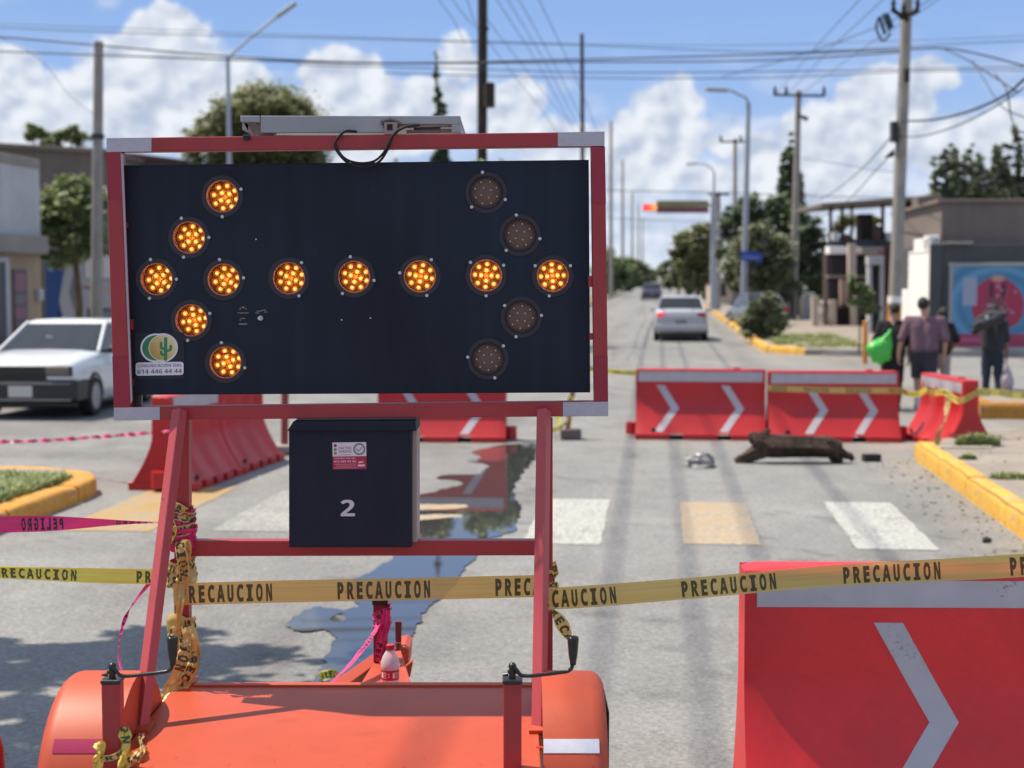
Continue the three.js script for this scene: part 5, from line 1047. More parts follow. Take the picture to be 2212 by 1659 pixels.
{
  const feetAt = (x, y) => { const p = ground(x, y); return p; };
  const away = -Math.atan2(0.35, 1);
  // figures face -z in their own axes
  makePerson({ label: 'walker in a black shirt and dark cap carrying a bright green bag', p: feetAt(1926, 884), h: 1.66, stride: 0.26, turn: -0.3, skin: skinC, shirt: cloth(0.014, 0.015, 0.018), shirtHem: 0.84, trousers: cloth(0.013, 0.014, 0.018), legEnd: 0.12, shoes: M.rubber, hair: hairBlack, cap: { mat: cloth(0.05, 0.055, 0.05) }, headTurn: 0.8, headTilt: [0.06, 0.05],
    armL: [[-0.19, 1.39, 0.01], [-0.27, 1.14, 0.05], [-0.33, 1.1, -0.16]] });
  makePerson({ label: 'walker in a dark cap worn backwards, mauve shirt and dark shorts', p: feetAt(1994, 888), h: 1.75, turn: -0.32, skin: skinC, shirt: cloth(0.15, 0.09, 0.12), shirtHem: 0.87, trousers: cloth(0.03, 0.032, 0.045), legEnd: 0.5, shoes: std(0.5, 0.5, 0.5, 0.6), sock: std(0.6, 0.6, 0.6, 0.8), hair: hairBlack, cap: { mat: cloth(0.02, 0.024, 0.035), patch: cloth(0.06, 0.09, 0.19) }, headTilt: [0.1, 0.16], broad: 1.08, stride: 0.27,
    armL: [[-0.24, 1.4, 0.01], [-0.33, 1.12, 0.05], [-0.38, 0.86, -0.02]], armR: [[0.24, 1.4, 0.01], [0.31, 1.12, 0.06], [0.29, 0.86, -0.04]] });
  makePerson({ label: 'walker in black shirt and grey trousers, mostly hidden by the mauve shirt', p: feetAt(2027, 878), h: 1.6, turn: 0.1, skin: skinB, shirt: cloth(0.012, 0.013, 0.016), trousers: cloth(0.26, 0.25, 0.25), legEnd: 0.14, shoes: std(0.3, 0.34, 0.4, 0.6), hair: hairBlack, headTilt: [0.5, -0.1], armR: [[0.19, 1.38, 0.01], [0.3, 1.16, 0.02], [0.27, 0.98, -0.15]] });
  makePerson({ label: 'walker in dark T-shirt and jeans with a big dark bag on the shoulders', p: feetAt(2142, 866), h: 1.62, turn: -0.22, skin: skinB, shirt: cloth(0.028, 0.032, 0.042), shirtHem: 0.82, trousers: cloth(0.02, 0.03, 0.05), legEnd: 0.1, shoes: M.rubber, hair: hairBlack, headTilt: [0.35, 0], stride: 0.07,
    armL: [[-0.19, 1.38, 0.01], [-0.3, 1.24, -0.12], [-0.16, 1.46, -0.16]], armR: [[0.19, 1.38, 0.01], [0.23, 1.1, 0.03], [0.25, 0.84, 0]] });
  // what they carry
  const lump = (rx, ry, rz, seed, pinch = 0) => { const g = new THREE.IcosahedronGeometry(1, 5), p = g.attributes.position; for (let i = 0; i < p.count; i++) { const v = V().fromBufferAttribute(p, i), n = 1 + (vn3(v.x * 2.2 + seed, v.y * 2.2, v.z * 2.2, seed) - 0.5) * 0.35 + 0.05 * Math.sin(v.x * 9 + v.y * 7 + seed), k = pinch ? lerp(1, 1 - pinch, sstep(-0.4, 1, v.y)) : 1; p.setXYZ(i, v.x * rx * n * k, v.y * ry * n, v.z * rz * n * k); } g.computeVertexNormals(); return g; };
  const gp = at(1906, 750, 23.95), gb = thing('carrier_bag', 'bright green plastic bag swinging from the hand of the walker in black', 'bag', gp);
  mesh('bag_body', lump(0.23, 0.27, 0.12, 3, 0.85).rotateZ(-0.5), phys(0.08, 0.62, 0.09, 0.35, { transmission: 0.3, thickness: 0 }), gb);
  mesh('handle', [tube([V(0.03, 0.15, 0.03), V(0.09, 0.22, 0.02), V(0.12, 0.27, 0.0)], 0.022, 16), tube([V(0.05, 0.15, -0.04), V(0.1, 0.22, -0.03), V(0.13, 0.27, 0.0)], 0.018, 16)], phys(0.08, 0.62, 0.09, 0.35), gb);
  const wp = at(2176, 816, 25.75), wb = thing('carrier_bag', 'pale thin plastic bag hanging from the hand of the walker in jeans', 'bag', wp);
  mesh('bag_body', lump(0.125, 0.2, 0.09, 8, 0.45).translate(0, -0.02, 0), phys(0.56, 0.5, 0.54, 0.35, { transmission: 0.45, thickness: 0 }), wb);
  mesh('handle', [tube([V(-0.02, 0.14, 0), V(-0.04, 0.24, 0), V(-0.06, 0.32, 0)], 0.012, 16), tube([V(0.03, 0.14, 0), V(-0.01, 0.24, 0.01), V(-0.06, 0.32, 0)], 0.012, 16)], phys(0.56, 0.5, 0.54, 0.35), wb);
  const sp = at(2136, 692, 25.62), sb = thing('duffel_bag', 'long dark bag slung across the shoulders of the walker in jeans', 'bag', sp);
  mesh('bag_body', lump(0.3, 0.13, 0.17, 5).rotateZ(0.3), cloth(0.035, 0.038, 0.048), sb);
  mesh('label_patch', new THREE.SphereGeometry(0.03, 14, 10).scale(1, 1, 0.4).translate(-0.08, 0.05, 0.165), std(0.55, 0.56, 0.6, 0.4), sb);
}

// ------------------------------------------------------------------ cars; a car lies along z, its front towards +z
function makeCar({ label, p, turn, paint, L = 4.2, W = 1.68, H = 1.42, boxy = 0, belt = 0, bumper, plate: withPlate = true, lampsOn = false, group }) {
  const o = thing('parked_car', label, 'car', p, turn, group), h2 = L / 2, w = W / 2;
  const ST = [[-h2, 0.86, 0.46, 0.7 + belt], [-h2 + 0.04, 0.93, 0.34, 0.84 + belt], [-h2 + 0.2, 0.98, 0.26, 0.93 + belt], [-h2 + 0.55, 1, 0.22, 0.95 + belt], [-0.6, 1, 0.2, 0.96 + belt * 0.6], [0.5, 1, 0.2, 0.93 + belt * 0.3], [0.98, 1, 0.2, boxy ? 0.97 : 0.9], [h2 - 0.6, 0.985, 0.22, boxy ? 0.92 : 0.83], [h2 - 0.2, 0.95, 0.26, boxy ? 0.87 : 0.74], [h2 - 0.05, 0.92, 0.34, boxy ? 0.83 : 0.66], [h2, 0.86, 0.42, boxy ? 0.77 : 0.58]];
  const rings = ST.map(([z, f, a, b]) => {
    const x = w * f, r = [[0.55, a], [0.9, a + 0.02], [0.985, a + 0.14], [1, lerp(a, b, 0.5)], [0.985, lerp(a, b, 0.72)], [0.955, b - 0.06], [0.9, b - 0.015], [0.6, b + 0.012], [0, b + 0.02]];
    return [...r.map(([k, y]) => V(x * k, y, z)), ...r.slice(0, -1).reverse().map(([k, y]) => V(-x * k, y, z))];
  });
  const fine = []; for (let i = 0; i < rings.length - 1; i++) for (let k = 0; k < 4; k++) fine.push(rings[i].map((v, j) => v.clone().lerp(rings[i + 1][j], k / 4))); fine.push(rings[rings.length - 1]);
  mesh('car_body', swept(fine), paint, o);
  // cabin: glass all round under a painted roof on painted pillars
  const zb0 = -h2 + 0.62, zb1 = 1.02, zr0 = -h2 + 1.28, zr1 = 0.18, yb = boxy ? 0.97 : 0.93, yr = H - 0.055, wb = w * 0.93, wr = w * 0.74;
  const ringAt = (f) => { const y = lerp(yb, yr, f), k = lerp(wb, wr, f), a = lerp(zb0, zr0, f), b = lerp(zb1, zr1, f), q = [], N = 6; const c = 0.12; for (const [sx, sz, a0] of [[1, 1, 0], [-1, 1, 1], [-1, -1, 2], [1, -1, 3]]) for (let j = 0; j <= N; j++) { const t = (a0 + j / N) * Math.PI / 2; q.push(V(sx * (k - c) + c * Math.cos(t), y, (sz > 0 ? b - c : a + c) + c * Math.sin(t))); } return q; };
  mesh('windows', swept([0, 0.3, 0.6, 1].map(ringAt)), M.glassDark, o);
  const roof = []; for (const [f, dy, kk] of [[0.95, 0, 1.015], [1.0, 0.012, 1.0], [1.0, 0.04, 0.86], [1.0, 0.054, 0.5], [1, 0.056, 0.02]]) roof.push(ringAt(f).map((v) => V(v.x * kk, v.y + dy, (zr0 + zr1) / 2 + (v.z - (zr0 + zr1) / 2) * (kk > 1 ? 1.02 : kk))));
  mesh('roof', swept(roof), paint, o);
  for (const s of [-1, 1]) for (const [z0, z1, d] of [[zb1 - 0.05, zr1 - 0.03, 0.055], [zb0 + 0.08, zr0 + 0.05, 0.09], [-0.28, -0.34, 0.06]]) mesh('pillar', bar(V(s * (wb - 0.015), yb - 0.02, z0), V(s * (wr - 0.012), yr, z1), 0.045, d, 0.012), paint, o);
  for (const s of [-1, 1]) for (const z of [-h2 + 0.82, h2 - 0.78]) {
    const t = mesh('wheel', new THREE.LatheGeometry([[0.2, -0.09], [0.285, -0.092], [0.3, -0.07], [0.3, 0.07], [0.285, 0.092], [0.2, 0.09]].map(([a, b]) => new THREE.Vector2(a, b)), 36).rotateZ(Math.PI / 2).translate(s * (w - 0.085), 0.3, z), M.rubber, o);
    mesh('rim', new THREE.CylinderGeometry(0.2, 0.2, 0.17, 24).rotateZ(Math.PI / 2).translate(s * (w - 0.085), 0.3, z), M.silver, t);
    mesh('wheel_arch', new THREE.TorusGeometry(0.335, 0.035, 8, 28, Math.PI).rotateY(Math.PI / 2).translate(s * (w - 0.03), 0.3, z), M.rubber, o);
  }
  for (const s of [-1, 1]) mesh('mirror', rbox(0.16, 0.1, 0.09, s * (w + 0.07), 0.97, 0.72, 0.03), bumper ?? paint, o);
  const bm = bumper ?? paint;
  mesh('bumper', [rbox(W * 0.97, 0.2, 0.14, 0, 0.43, h2 - 0.02, 0.05)], bm, o);
  mesh('bumper', [rbox(W * 0.97, 0.2, 0.14, 0, 0.46, -h2 + 0.02, 0.05)], bumper ?? paint, o);
  mesh('grille', [rbox(W * 0.46, 0.12, 0.03, 0, 0.625, h2 - 0.01, 0.01)], M.blackMetal, o);
  for (const s of [-1, 1]) mesh('headlight', rbox(0.3, 0.12, 0.08, s * w * 0.64, 0.63, h2 - 0.05, 0.03), phys(0.4, 0.4, 0.42, 0.12), o);
  for (const s of [-1, 1]) mesh('tail_light', rbox(0.26, 0.17, 0.1, s * w * 0.74, 0.76 + belt, -h2 + 0.055, 0.03), lampsOn === s ? new THREE.MeshStandardMaterial({ color: new THREE.Color(0.6, 0.02, 0.03), roughness: 0.2, emissive: new THREE.Color(1, 0.05, 0.07), emissiveIntensity: 0.5 }) : phys(0.3, 0.012, 0.02, 0.2), o);
  mesh('number_plate', rbox(0.36, 0.16, 0.012, 0.02, 0.42, h2 + 0.068, 0.003), std(0.5, 0.5, 0.46, 0.5), o);
  mesh('number_plate', rbox(0.36, 0.16, 0.012, 0, 0.62, -h2 - 0.006, 0.003), std(0.2, 0.2, 0.21, 0.5), o);
  mesh('underside', rbox(W * 0.86, 0.1, L * 0.86, 0, 0.2, 0, 0.03), M.blackMetal, o);
  if (bumper) mesh('chrome_strip', [rbox(W * 0.9, 0.018, 0.02, 0, 0.535, h2 + 0.05, 0.005), rbox(W * 0.9, 0.022, 0.02, 0, 0.3, h2 + 0.04, 0.005)], M.silver, o);
  return o;
}
const carPaint = (r, g, b, metal = 0) => phys(r, g, b, 0.35, { clearcoat: 1, clearcoatRoughness: 0.06, metalness: metal });
{
  const towards = Math.atan2(-FWD.x, -FWD.z);                // front towards the camera
  const f = ground(34, 908);
  const c = f.clone().addScaledVector(FWD, 2.15);
  const car = makeCar({ label: 'old white sedan with black bumper facing the camera on the left', p: c, turn: towards + 0.03, paint: carPaint(0.62, 0.66, 0.68), L: 4.2, W: 1.72, H: 1.43, boxy: 1, bumper: std(0.02, 0.02, 0.022, 0.55) });
  mesh('front_panel', rbox(1.56, 0.15, 0.04, 0, 0.72, 2.1, 0.015), M.blackMetal, car);
  for (const s of [-1, 1]) mesh('side_lamp', rbox(0.36, 0.12, 0.05, s * 0.56, 0.72, 2.105, 0.02), phys(0.16, 0.13, 0.11, 0.12), car);
  mesh('bumper_skirt', [rbox(1.68, 0.31, 0.2, 0, 0.44, 2.06, 0.06), ...[-1, 1].map((s) => rbox(0.05, 0.3, 0.5, s * 0.83, 0.43, 1.86, 0.02))], std(0.022, 0.022, 0.024, 0.5), car);
  mesh('dash_paper', rbox(0.1, 0.12, 0.01, -0.1, 1.12, 0.66, 0.003), std(0.5, 0.5, 0.5, 0.6), car);
  const r = ground(1471, 738);
  makeCar({ label: 'silver sedan driving away along the street', p: r.clone().addScaledVector(FWD, 2.1), turn: towards + Math.PI, paint: carPaint(0.4, 0.42, 0.46, 0.2), L: 4.3, W: 1.74, H: 1.48, belt: 0.1, lampsOn: 1 });
  const d = ground(1411, 645);
  makeCar({ label: 'dark car small in the distance ahead of the silver sedan', p: road(136, -0.9), turn: towards + Math.PI, paint: carPaint(0.03, 0.04, 0.07), L: 4.4, W: 1.8, H: 1.55 });
  makeCar({ label: 'dark car parked on the verge in front of the trees, right', p: road(64, 3.9), turn: towards + Math.PI + 0.2, paint: carPaint(0.035, 0.04, 0.05), L: 4.2, W: 1.7, H: 1.45, lampsOn: 1 });
}

// ------------------------------------------------------------------ buildings
function site(px, py, turn = -ROAD) { const p = ground(px, py); return { p: V(p.x, 0, p.z), turn }; }   // local x runs to the right across the street, z back towards the camera
const wallDark = std(0.075, 0.083, 0.088, 0.85, { map: T.stain }), wallBrown = std(0.2, 0.165, 0.15, 0.9, { map: T.stain }), wallWhite = std(0.86, 0.86, 0.85, 0.85, { map: T.paint }), wallMaroon = std(0.085, 0.034, 0.038, 0.85, { map: T.stain }), wallTan = std(0.4, 0.32, 0.22, 0.9, { map: T.stain }), wallGrey = std(0.3, 0.28, 0.26, 0.9, { map: T.stain }), wallPale = std(0.5, 0.52, 0.56, 0.85, { map: T.stain }), dark = std(0.02, 0.021, 0.025, 0.5), cream = std(0.55, 0.46, 0.38, 0.85, { map: T.stain });
{
  const { p, turn } = site(2026, 767), o = thing('shop_building', 'dark grey shop with a sunlit white side wall and a large blue poster', 'building', p, turn);
  const sc = FPX / -p.z;
  mesh('front_wall', [rbox(16.2, 2.95, 9, 8.12, 1.475, -4.5, 0.02), rbox(0.4, 2.95, 0.1, -0.05, 1.475, -0.05, 0.01)], wallDark, o);
  mesh('upper_wall', [rbox(15.9, 1.15, 8.4, 8.07, 3.52, -4.75, 0.02), rbox(16, 0.1, 8.6, 8.0, 4.12, -4.75, 0.02)], wallBrown, o);
  mesh('side_wall', [rbox(0.26, 2.75, 3.5, -0.125, 1.375, -1.86, 0.02), rbox(0.26, 0.42, 2.6, -0.125, 2.93, -1.42, 0.02), rbox(0.26, 0.5, 1.0, -0.125, 2.95, -0.62, 0.03)], wallWhite, o);
  mesh('coping', [rbox(0.3, 0.05, 3.4, -0.125, 2.78, -1.86, 0.02)], wallWhite, o);
  mesh('yard_wall', [rbox(0.26, 1.7, 2.6, -0.14, 0.85, -4.9, 0.02)], wallWhite, o);
  mesh('ledge', rbox(0.8, 0.07, 0.14, 0.45, 2.98, 0.02, 0.02), wallGrey, o);
  mesh('plinth', rbox(16, 0.16, 0.06, 8.05, 0.1, 0.02, 0.01), wallDark, o);
  // poster: swirls of blue, a red disc with pale specks, a crimson foot
  const tex = canvasTexture(1024, 512, (c, w, h) => {
    c.fillStyle = '#4a82a8'; c.fillRect(0, 0, w, h);
    for (let k = 0; k < 9; k++) { c.strokeStyle = k % 2 ? '#5c94b6' : '#40769c'; c.lineWidth = 26; c.beginPath(); c.arc(235, 250, 190 + k * 44, 0, 7); c.stroke(); }
    c.fillStyle = '#a02c4c'; c.beginPath(); c.moveTo(228, 66); c.bezierCurveTo(330, 90, 385, 190, 362, 300); c.bezierCurveTo(350, 390, 250, 420, 190, 396); c.bezierCurveTo(110, 380, 92, 290, 104, 210); c.bezierCurveTo(110, 130, 150, 80, 228, 66); c.fill();
    c.fillStyle = '#7a3f45'; c.beginPath(); c.ellipse(222, 290, 62, 110, 0, 0, 7); c.fill();
    c.fillStyle = '#4e2038'; c.beginPath(); c.ellipse(200, 150, 14, 52, 0, 0, 7); c.ellipse(262, 150, 14, 52, 0, 0, 7); c.fill();
    c.fillStyle = '#b07a98'; const r = rngOf(9); for (let k = 0; k < 18; k++) { c.beginPath(); c.arc(120 + r() * 230, 110 + r() * 250, 4 + r() * 9, 0, 7); c.fill(); }
    c.fillStyle = '#b98a78'; c.beginPath(); c.ellipse(232, 78, 34, 22, 0, 0, 7); c.fill();
    c.fillStyle = '#8f98b0'; c.fillRect(52, 70, 74, 180); c.fillRect(390, 270, 70, 130); c.fillStyle = '#9aa2b6'; for (let k = 0; k < 6; k++) c.fillRect(60, 84 + k * 27, 58, 10);
    c.fillStyle = '#c3cad8'; c.fillRect(500, 60, 420, 50); c.fillRect(500, 140, 300, 30); c.fillRect(500, 200, 360, 30);
    c.fillStyle = '#9c3a58'; c.fillRect(0, 428, w, 84); c.fillStyle = '#b05a78'; c.fillRect(40, 456, 160, 22); c.fillRect(480, 456, 420, 22);
  });
  const X = (px) => ((px - 2026) / sc) / Math.cos(ROAD), x0 = X(2053), W = 5.2, y0 = 0.22, H = 2.15;
  const q = mesh('poster', keep(new THREE.PlaneGeometry(W, H).translate(x0 + W / 2, y0 + H / 2, 0.052)), sticker(tex, 0.45), o);
  mesh('poster_frame', [rbox(W + 0.2, 0.1, 0.09, x0 + W / 2, y0 + H + 0.04, 0.04, 0.015), rbox(W + 0.2, 0.1, 0.09, x0 + W / 2, y0 - 0.04, 0.04, 0.015), rbox(0.1, H + 0.1, 0.085, x0 - 0.04, y0 + H / 2, 0.04, 0.015), rbox(0.1, H + 0.1, 0.085, x0 + W + 0.04, y0 + H / 2, 0.04, 0.015), box(W, H, 0.04, x0 + W / 2, y0 + H / 2, 0.025)], std(0.3, 0.3, 0.31, 0.5), o);
}
// clutter of the far right block: boxes, walls and openings round the brown house
{ // two-storey house with an open roof terrace
  const o = thing('house', 'brown two-storey house with an open terrace under a sloping roof slab', 'building', V(at(1900, 700, 60).x, 0, -60));
  const w = (n, l, m) => mesh(n, l, m, o, true), B = (x0, x1, y0, y1, Z, d = 0.4) => seenBox(x0, x1, y0, y1, Z, d, 0.01);
  const brown = std(0.075, 0.045, 0.04, 0.9, { map: T.stain }), rust = std(0.05, 0.035, 0.032, 0.9, { map: T.stain });
  w('wall', [B(1909, 1986, 534, 745, 54, 0.9), B(1975, 2032, 552, 740, 55, 0.9)], wallMaroon);
  w('wall', [B(1786, 1912, 546, 712, 62, 0.8)], brown);
  w('upper_wall', [B(1983, 2036, 425, 560, 58, 0.9)], wallBrown);
  w('upper_wall', [B(1940, 1990, 425, 470, 61, 0.6)], rust);
  w('roof_slab', [seen([[1774, 447], [2032, 430], [2032, 420], [1774, 439]], 60, 6, 0.02)], std(0.2, 0.17, 0.155, 0.9, { map: T.stain }));
  for (const [a, b] of [[1793, 1798], [1818, 1823], [1840, 1843], [1906, 1911], [1930, 1934], [1962, 1970]]) w('column', B(a, b, 438, 548, 60.5, 0.25), rust);
  w('chimney', B(1860, 1886, 462, 548, 61, 0.9), rust);
  w('terrace_wall', [B(1790, 1990, 518, 548, 60.2, 0.2)], std(0.05, 0.055, 0.075, 0.8, { map: T.stain }));
  for (const [a, b, c, d, m] of [[1800, 1812, 500, 520, wallPale], [1826, 1836, 506, 520, brown], [1890, 1904, 488, 520, brown], [1916, 1926, 502, 520, wallPale], [1940, 1958, 496, 520, rust]]) w('stored_box', B(a, b, c, d, 60.0, 0.5), m);
  w('balcony_slab', [seen([[1792, 548], [1912, 548], [1912, 536], [1792, 532]], 59.6, 0.9, 0.02)], wallWhite);
  w('balcony_slab', [B(1862, 1960, 534, 546, 59.0, 0.7)], wallGrey);
  w('column', B(1834, 1850, 526, 600, 58.8, 0.35), cream);
  w('column', B(1816, 1834, 604, 664, 61.2, 0.35), std(0.42, 0.28, 0.25, 0.9, { map: T.stain }));
  for (const [a, b, c, d] of [[1794, 1830, 556, 592], [1854, 1874, 560, 600], [1790, 1814, 606, 706], [1838, 1872, 612, 706]]) w('window', B(a, b, c, d, 61.75, 0.25), dark);
  w('lintel', [B(1788, 1876, 594, 601, 61.6, 0.3)], wallGrey);
  for (const [a, b, c, d] of [[1876, 1884, 553, 742], [1902, 1910, 560, 745]]) w('gate_post', B(a, b, c, d, 53.4, 0.35), wallPale);
  w('gate_beam', B(1876, 1910, 553, 572, 53.3, 0.45), wallPale);
  w('gate', B(1884, 1902, 572, 742, 53.7, 0.1), dark);
  w('low_wall', B(1944, 1986, 632, 745, 51, 0.4), wallWhite);
}
{ // front fence of that house
  const Z = 61, o = thing('front_fence', 'dark barred front fence between pale posts before the brown house', 'fence', V(at(1820, 705, Z).x, 0, -Z));
  for (const [x, y] of [[1762, 640], [1800, 648], [1845, 640], [1893, 650]]) mesh('post', seenBox(x - 7, x + 7, y, 712, Z, 0.35, 0.02), cream, o, true);
  for (let k = 0; k < 34; k++) { const x = 1768 + k * 3.7; mesh('bar', rod(at(x, 711, Z + 0.1), at(x, 655, Z + 0.1), 0.012, 0.012, 6), M.blackMetal, o, true); }
  mesh('rail', [bar(at(1762, 660, Z + 0.12), at(1893, 662, Z + 0.12), 0.04, 0.05), bar(at(1762, 705, Z + 0.12), at(1893, 707, Z + 0.12), 0.04, 0.05)], M.blackMetal, o, true);
}
{ // pale boundary walls and shops further down, right
  const o = thing('garden_wall', 'pale garden wall and gate behind the second concrete pole', 'wall', V(at(1740, 690, 70).x, 0, -70));
  for (const [a, b, c, m] of [[1700, 1716, 655, wallWhite], [1728, 1738, 640, cream], [1738, 1760, 632, wallPale], [1650, 1700, 668, wallTan]]) mesh('wall_panel', seenBox(a, b, c, 697, 70 + a % 3, 0.4, 0.02), m, o, true);
  const q = thing('shop_building', 'low cream building with a reddish awning far down the street', 'building', V(at(1580, 640, 110).x, 0, -112));
  mesh('wall', [seenBox(1548, 1640, 598, 662, 110, 6, 0.02)], cream, q, true);
  mesh('awning', seen([[1572, 606], [1618, 606], [1612, 596], [1578, 596]], 109.6, 1.2), std(0.45, 0.1, 0.07, 0.7), q, true);
  mesh('window', [seenBox(1555, 1568, 612, 640, 109.9, 0.3)], dark, q, true); mesh('window', [seenBox(1590, 1612, 614, 645, 109.9, 0.3)], dark, q, true);
}
{ // left: shop along the street with a pale upper panel, canopy and tan wall; its front looks across the street
  const far = ground(93, 745), o = thing('shop_building', 'shop at the left edge with pale upper wall, canopy and tan corner', 'building', V(far.x, 0, far.z), -ROAD);
  mesh('upper_wall', [rbox(9, 2.1, 16, -4.5, 4.35, 8, 0.02)], wallPale, o);
  mesh('parapet', [rbox(9.05, 0.3, 16, -4.5, 5.5, 8, 0.03)], wallGrey, o);
  mesh('canopy', [rbox(0.9, 0.55, 15.9, -0.2, 3.05, 7.95, 0.04)], std(0.3, 0.29, 0.28, 0.9, { map: T.stain }), o);
  mesh('lower_wall', [rbox(9, 2.9, 16, -4.52, 1.45, 8.0, 0.02)], wallTan, o);
  mesh('door_frame', [rbox(0.1, 2.5, 0.25, 0.02, 1.25, 2.6, 0.01), rbox(0.1, 0.15, 4, 0.02, 2.58, 4.5, 0.01)], wallPale, o);
  mesh('door', rbox(0.08, 2.5, 3.6, 0.0, 1.25, 4.5, 0.01), std(0.02, 0.03, 0.05, 0.4), o);
  const poster = canvasTexture(128, 256, (c) => { c.fillStyle = '#4a4654'; c.fillRect(0, 0, 128, 256); c.fillStyle = '#86506a'; c.fillRect(18, 16, 90, 70); c.fillRect(14, 150, 100, 44); c.fillStyle = '#6b6474'; c.fillRect(20, 100, 86, 36); });
  mesh('poster', keep(new THREE.BoxGeometry(0.04, 1.9, 0.95).translate(0.02, 1.35, 1.65)), sticker(poster), o);
  mesh('meter_box', rbox(0.16, 0.35, 0.28, 0.07, 1.55, 0.35, 0.03), wallPale, o);
  // end wall towards the camera is out of the frame
}
{
  const o = thing('block_building', 'taller grey-brown blank wall behind the left shop and bushy tree', 'building', V(at(160, 700, 64).x, 0, -66));
  mesh('wall', [seen([[-200, 742], [236, 742], [236, 330], [-200, 305]], 64, 8, 0.02)], std(0.15, 0.135, 0.12, 0.92, { map: T.stain }), o, true);
  mesh('parapet', [seen([[-200, 306], [238, 331], [238, 322], [-200, 297]], 63.8, 8.4, 0.02)], wallBrown, o, true);
  const b = thing('block_building', 'low brown roofs just above the left end of the sign panel', 'building', V(at(330, 700, 70).x, 0, -72));
  mesh('wall', seenBox(236, 345, 338, 740, 70, 6, 0.02), wallBrown, b, true);
  mesh('roof', seen([[236, 340], [392, 352], [392, 344], [300, 332], [236, 326]], 69.6, 6.5, 0.02), std(0.1, 0.055, 0.055, 0.9, { map: T.stain }), b, true);
}
{ // painted wall between the shop and the pole
  const Z = 56, o = thing('painted_wall', 'wall painted blue and white with a grey diamond, left of the concrete pole', 'wall', V(at(170, 720, Z).x, 0, -Z));
  const tex = canvasTexture(512, 512, (c) => {
    c.fillStyle = '#9a9ea8'; c.fillRect(0, 0, 512, 512);
    c.fillStyle = '#2a4a80'; c.beginPath(); c.moveTo(0, 0); c.lineTo(150, 0); c.lineTo(90, 300); c.lineTo(150, 512); c.lineTo(0, 512); c.fill();
    c.fillStyle = '#1d2c58'; c.beginPath(); c.moveTo(90, 330); c.lineTo(150, 512); c.lineTo(60, 512); c.fill();
    c.fillStyle = '#68707c'; c.beginPath(); c.moveTo(195, 90); c.lineTo(240, 240); c.lineTo(195, 360); c.lineTo(158, 240); c.fill();
    c.fillStyle = '#7d97c0'; c.fillRect(14, 40, 50, 20); c.fillRect(14, 76, 62, 18); c.fillRect(14, 112, 36, 20);
    c.fillStyle = '#7c8089'; for (let k = 0; k < 12; k++) c.fillRect(260 + k * 21, 40, 8, 110);
    c.fillStyle = '#8c4a50'; c.fillRect(250, 190, 130, 14); c.fillStyle = '#b09a50'; c.fillRect(380, 190, 60, 14);
    c.fillStyle = '#4a4a58'; c.fillRect(280, 330, 232, 182); c.fillStyle = '#777c8c'; c.fillRect(300, 350, 190, 162);
  });
  decal('painted_face', [[99, 724], [262, 724], [262, 560], [99, 534]].map(([x, y]) => at(x, y, Z - 0.004)), 0.003, sticker(tex, 0.85), o);
  mesh('wall_core', seen([[99, 724], [262, 724], [262, 560], [99, 534]], Z, 0.3), wallPale, o, true);
  for (let k = 0; k < 9; k++) mesh('picket', seenBox(186 + k * 8.4, 190 + k * 8.4, 556 + (k % 2) * 3, 600, Z - 0.02, 0.03, 0.004), wallWhite, o, true);
}

// ------------------------------------------------------------------ poles, lamps, signals, signs
function pole({ name = 'utility_pole', label, x, top, Z, d, mat, d2 = d * 0.75, arm = [], more = [], base = 0, lean = 0, group }) {
  const foot = at(x, 600, Z); foot.y = base; const head = at(x + lean, top, Z);
  const o = thing(name, label, 'utility pole', foot, 0, group);
  mesh('pole_shaft', rod(foot, head, d / 2, d2 / 2, 16), mat, o, true);
  for (const [n, g, m] of more) mesh(n, g, m, o, true);
  return o;
}
const insul = (x, y, Z, r = 0.05, h = 0.22) => { const p = at(x, y, Z); return new THREE.LatheGeometry([[0, 0], [r, 0.01], [r * 0.6, h * 0.3], [r * 1.1, h * 0.45], [r * 0.6, h * 0.7], [r * 0.5, h], [0, h]].map(([a, b]) => new THREE.Vector2(a, b)), 12).translate(p.x, p.y, p.z); };
pole({ label: 'square concrete utility pole left of the sign, behind the white sedan', x: 205, top: 90, Z: 45, d: 0.36, mat: M.poleGrey, lean: 8, more: [['pole_band', [rod(at(211, 300, 45), at(211, 290, 45), 0.2)], M.blackMetal]] });
pole({ label: 'dark wooden utility pole with a transformer rising behind the sign panel', x: 1040, top: -140, Z: 47, d: 0.33, d2: 0.28, mat: M.poleWood, lean: 3, more: [['transformer', [rod(at(1057, 232, 46.8), at(1057, 182, 46.8), 0.17), new THREE.SphereGeometry(0.17, 16, 8, 0, 6.29, 0, 1.57).scale(1, 0.4, 1).translate(at(1057, 182, 46.8).x, at(1057, 182, 46.8).y, -46.8)], M.poleWood], ['crossarm', [bar(at(1036, 62, 46.8), at(1056, 62, 46.8), 0.1, 0.1)], M.poleWood]] });
pole({ label: 'tall thin pole above the right end of the sign panel', x: 1260, top: 73, Z: 104, d: 0.34, d2: 0.24, mat: M.poleWood, lean: -3 });
[[1320, 262, 150, 0.42], [1345, 345, 205, 0.45], [1366, 415, 275, 0.5], [1379, 440, 330, 0.5], [1388, 470, 400, 0.5]].forEach(([x, top, Z, d], k) => pole({ label: ['nearest and tallest of the poles in a row just right of the sign', 'second pole of the row going away right of the sign', 'third pole of the row going away right of the sign', 'fourth pole of the row, half as tall as the second', 'farthest pole of the row going away, smallest of all'][k], x, top, Z, d, d2: d * 0.6, mat: M.poleGrey, group: 'row of poles down the street' }));
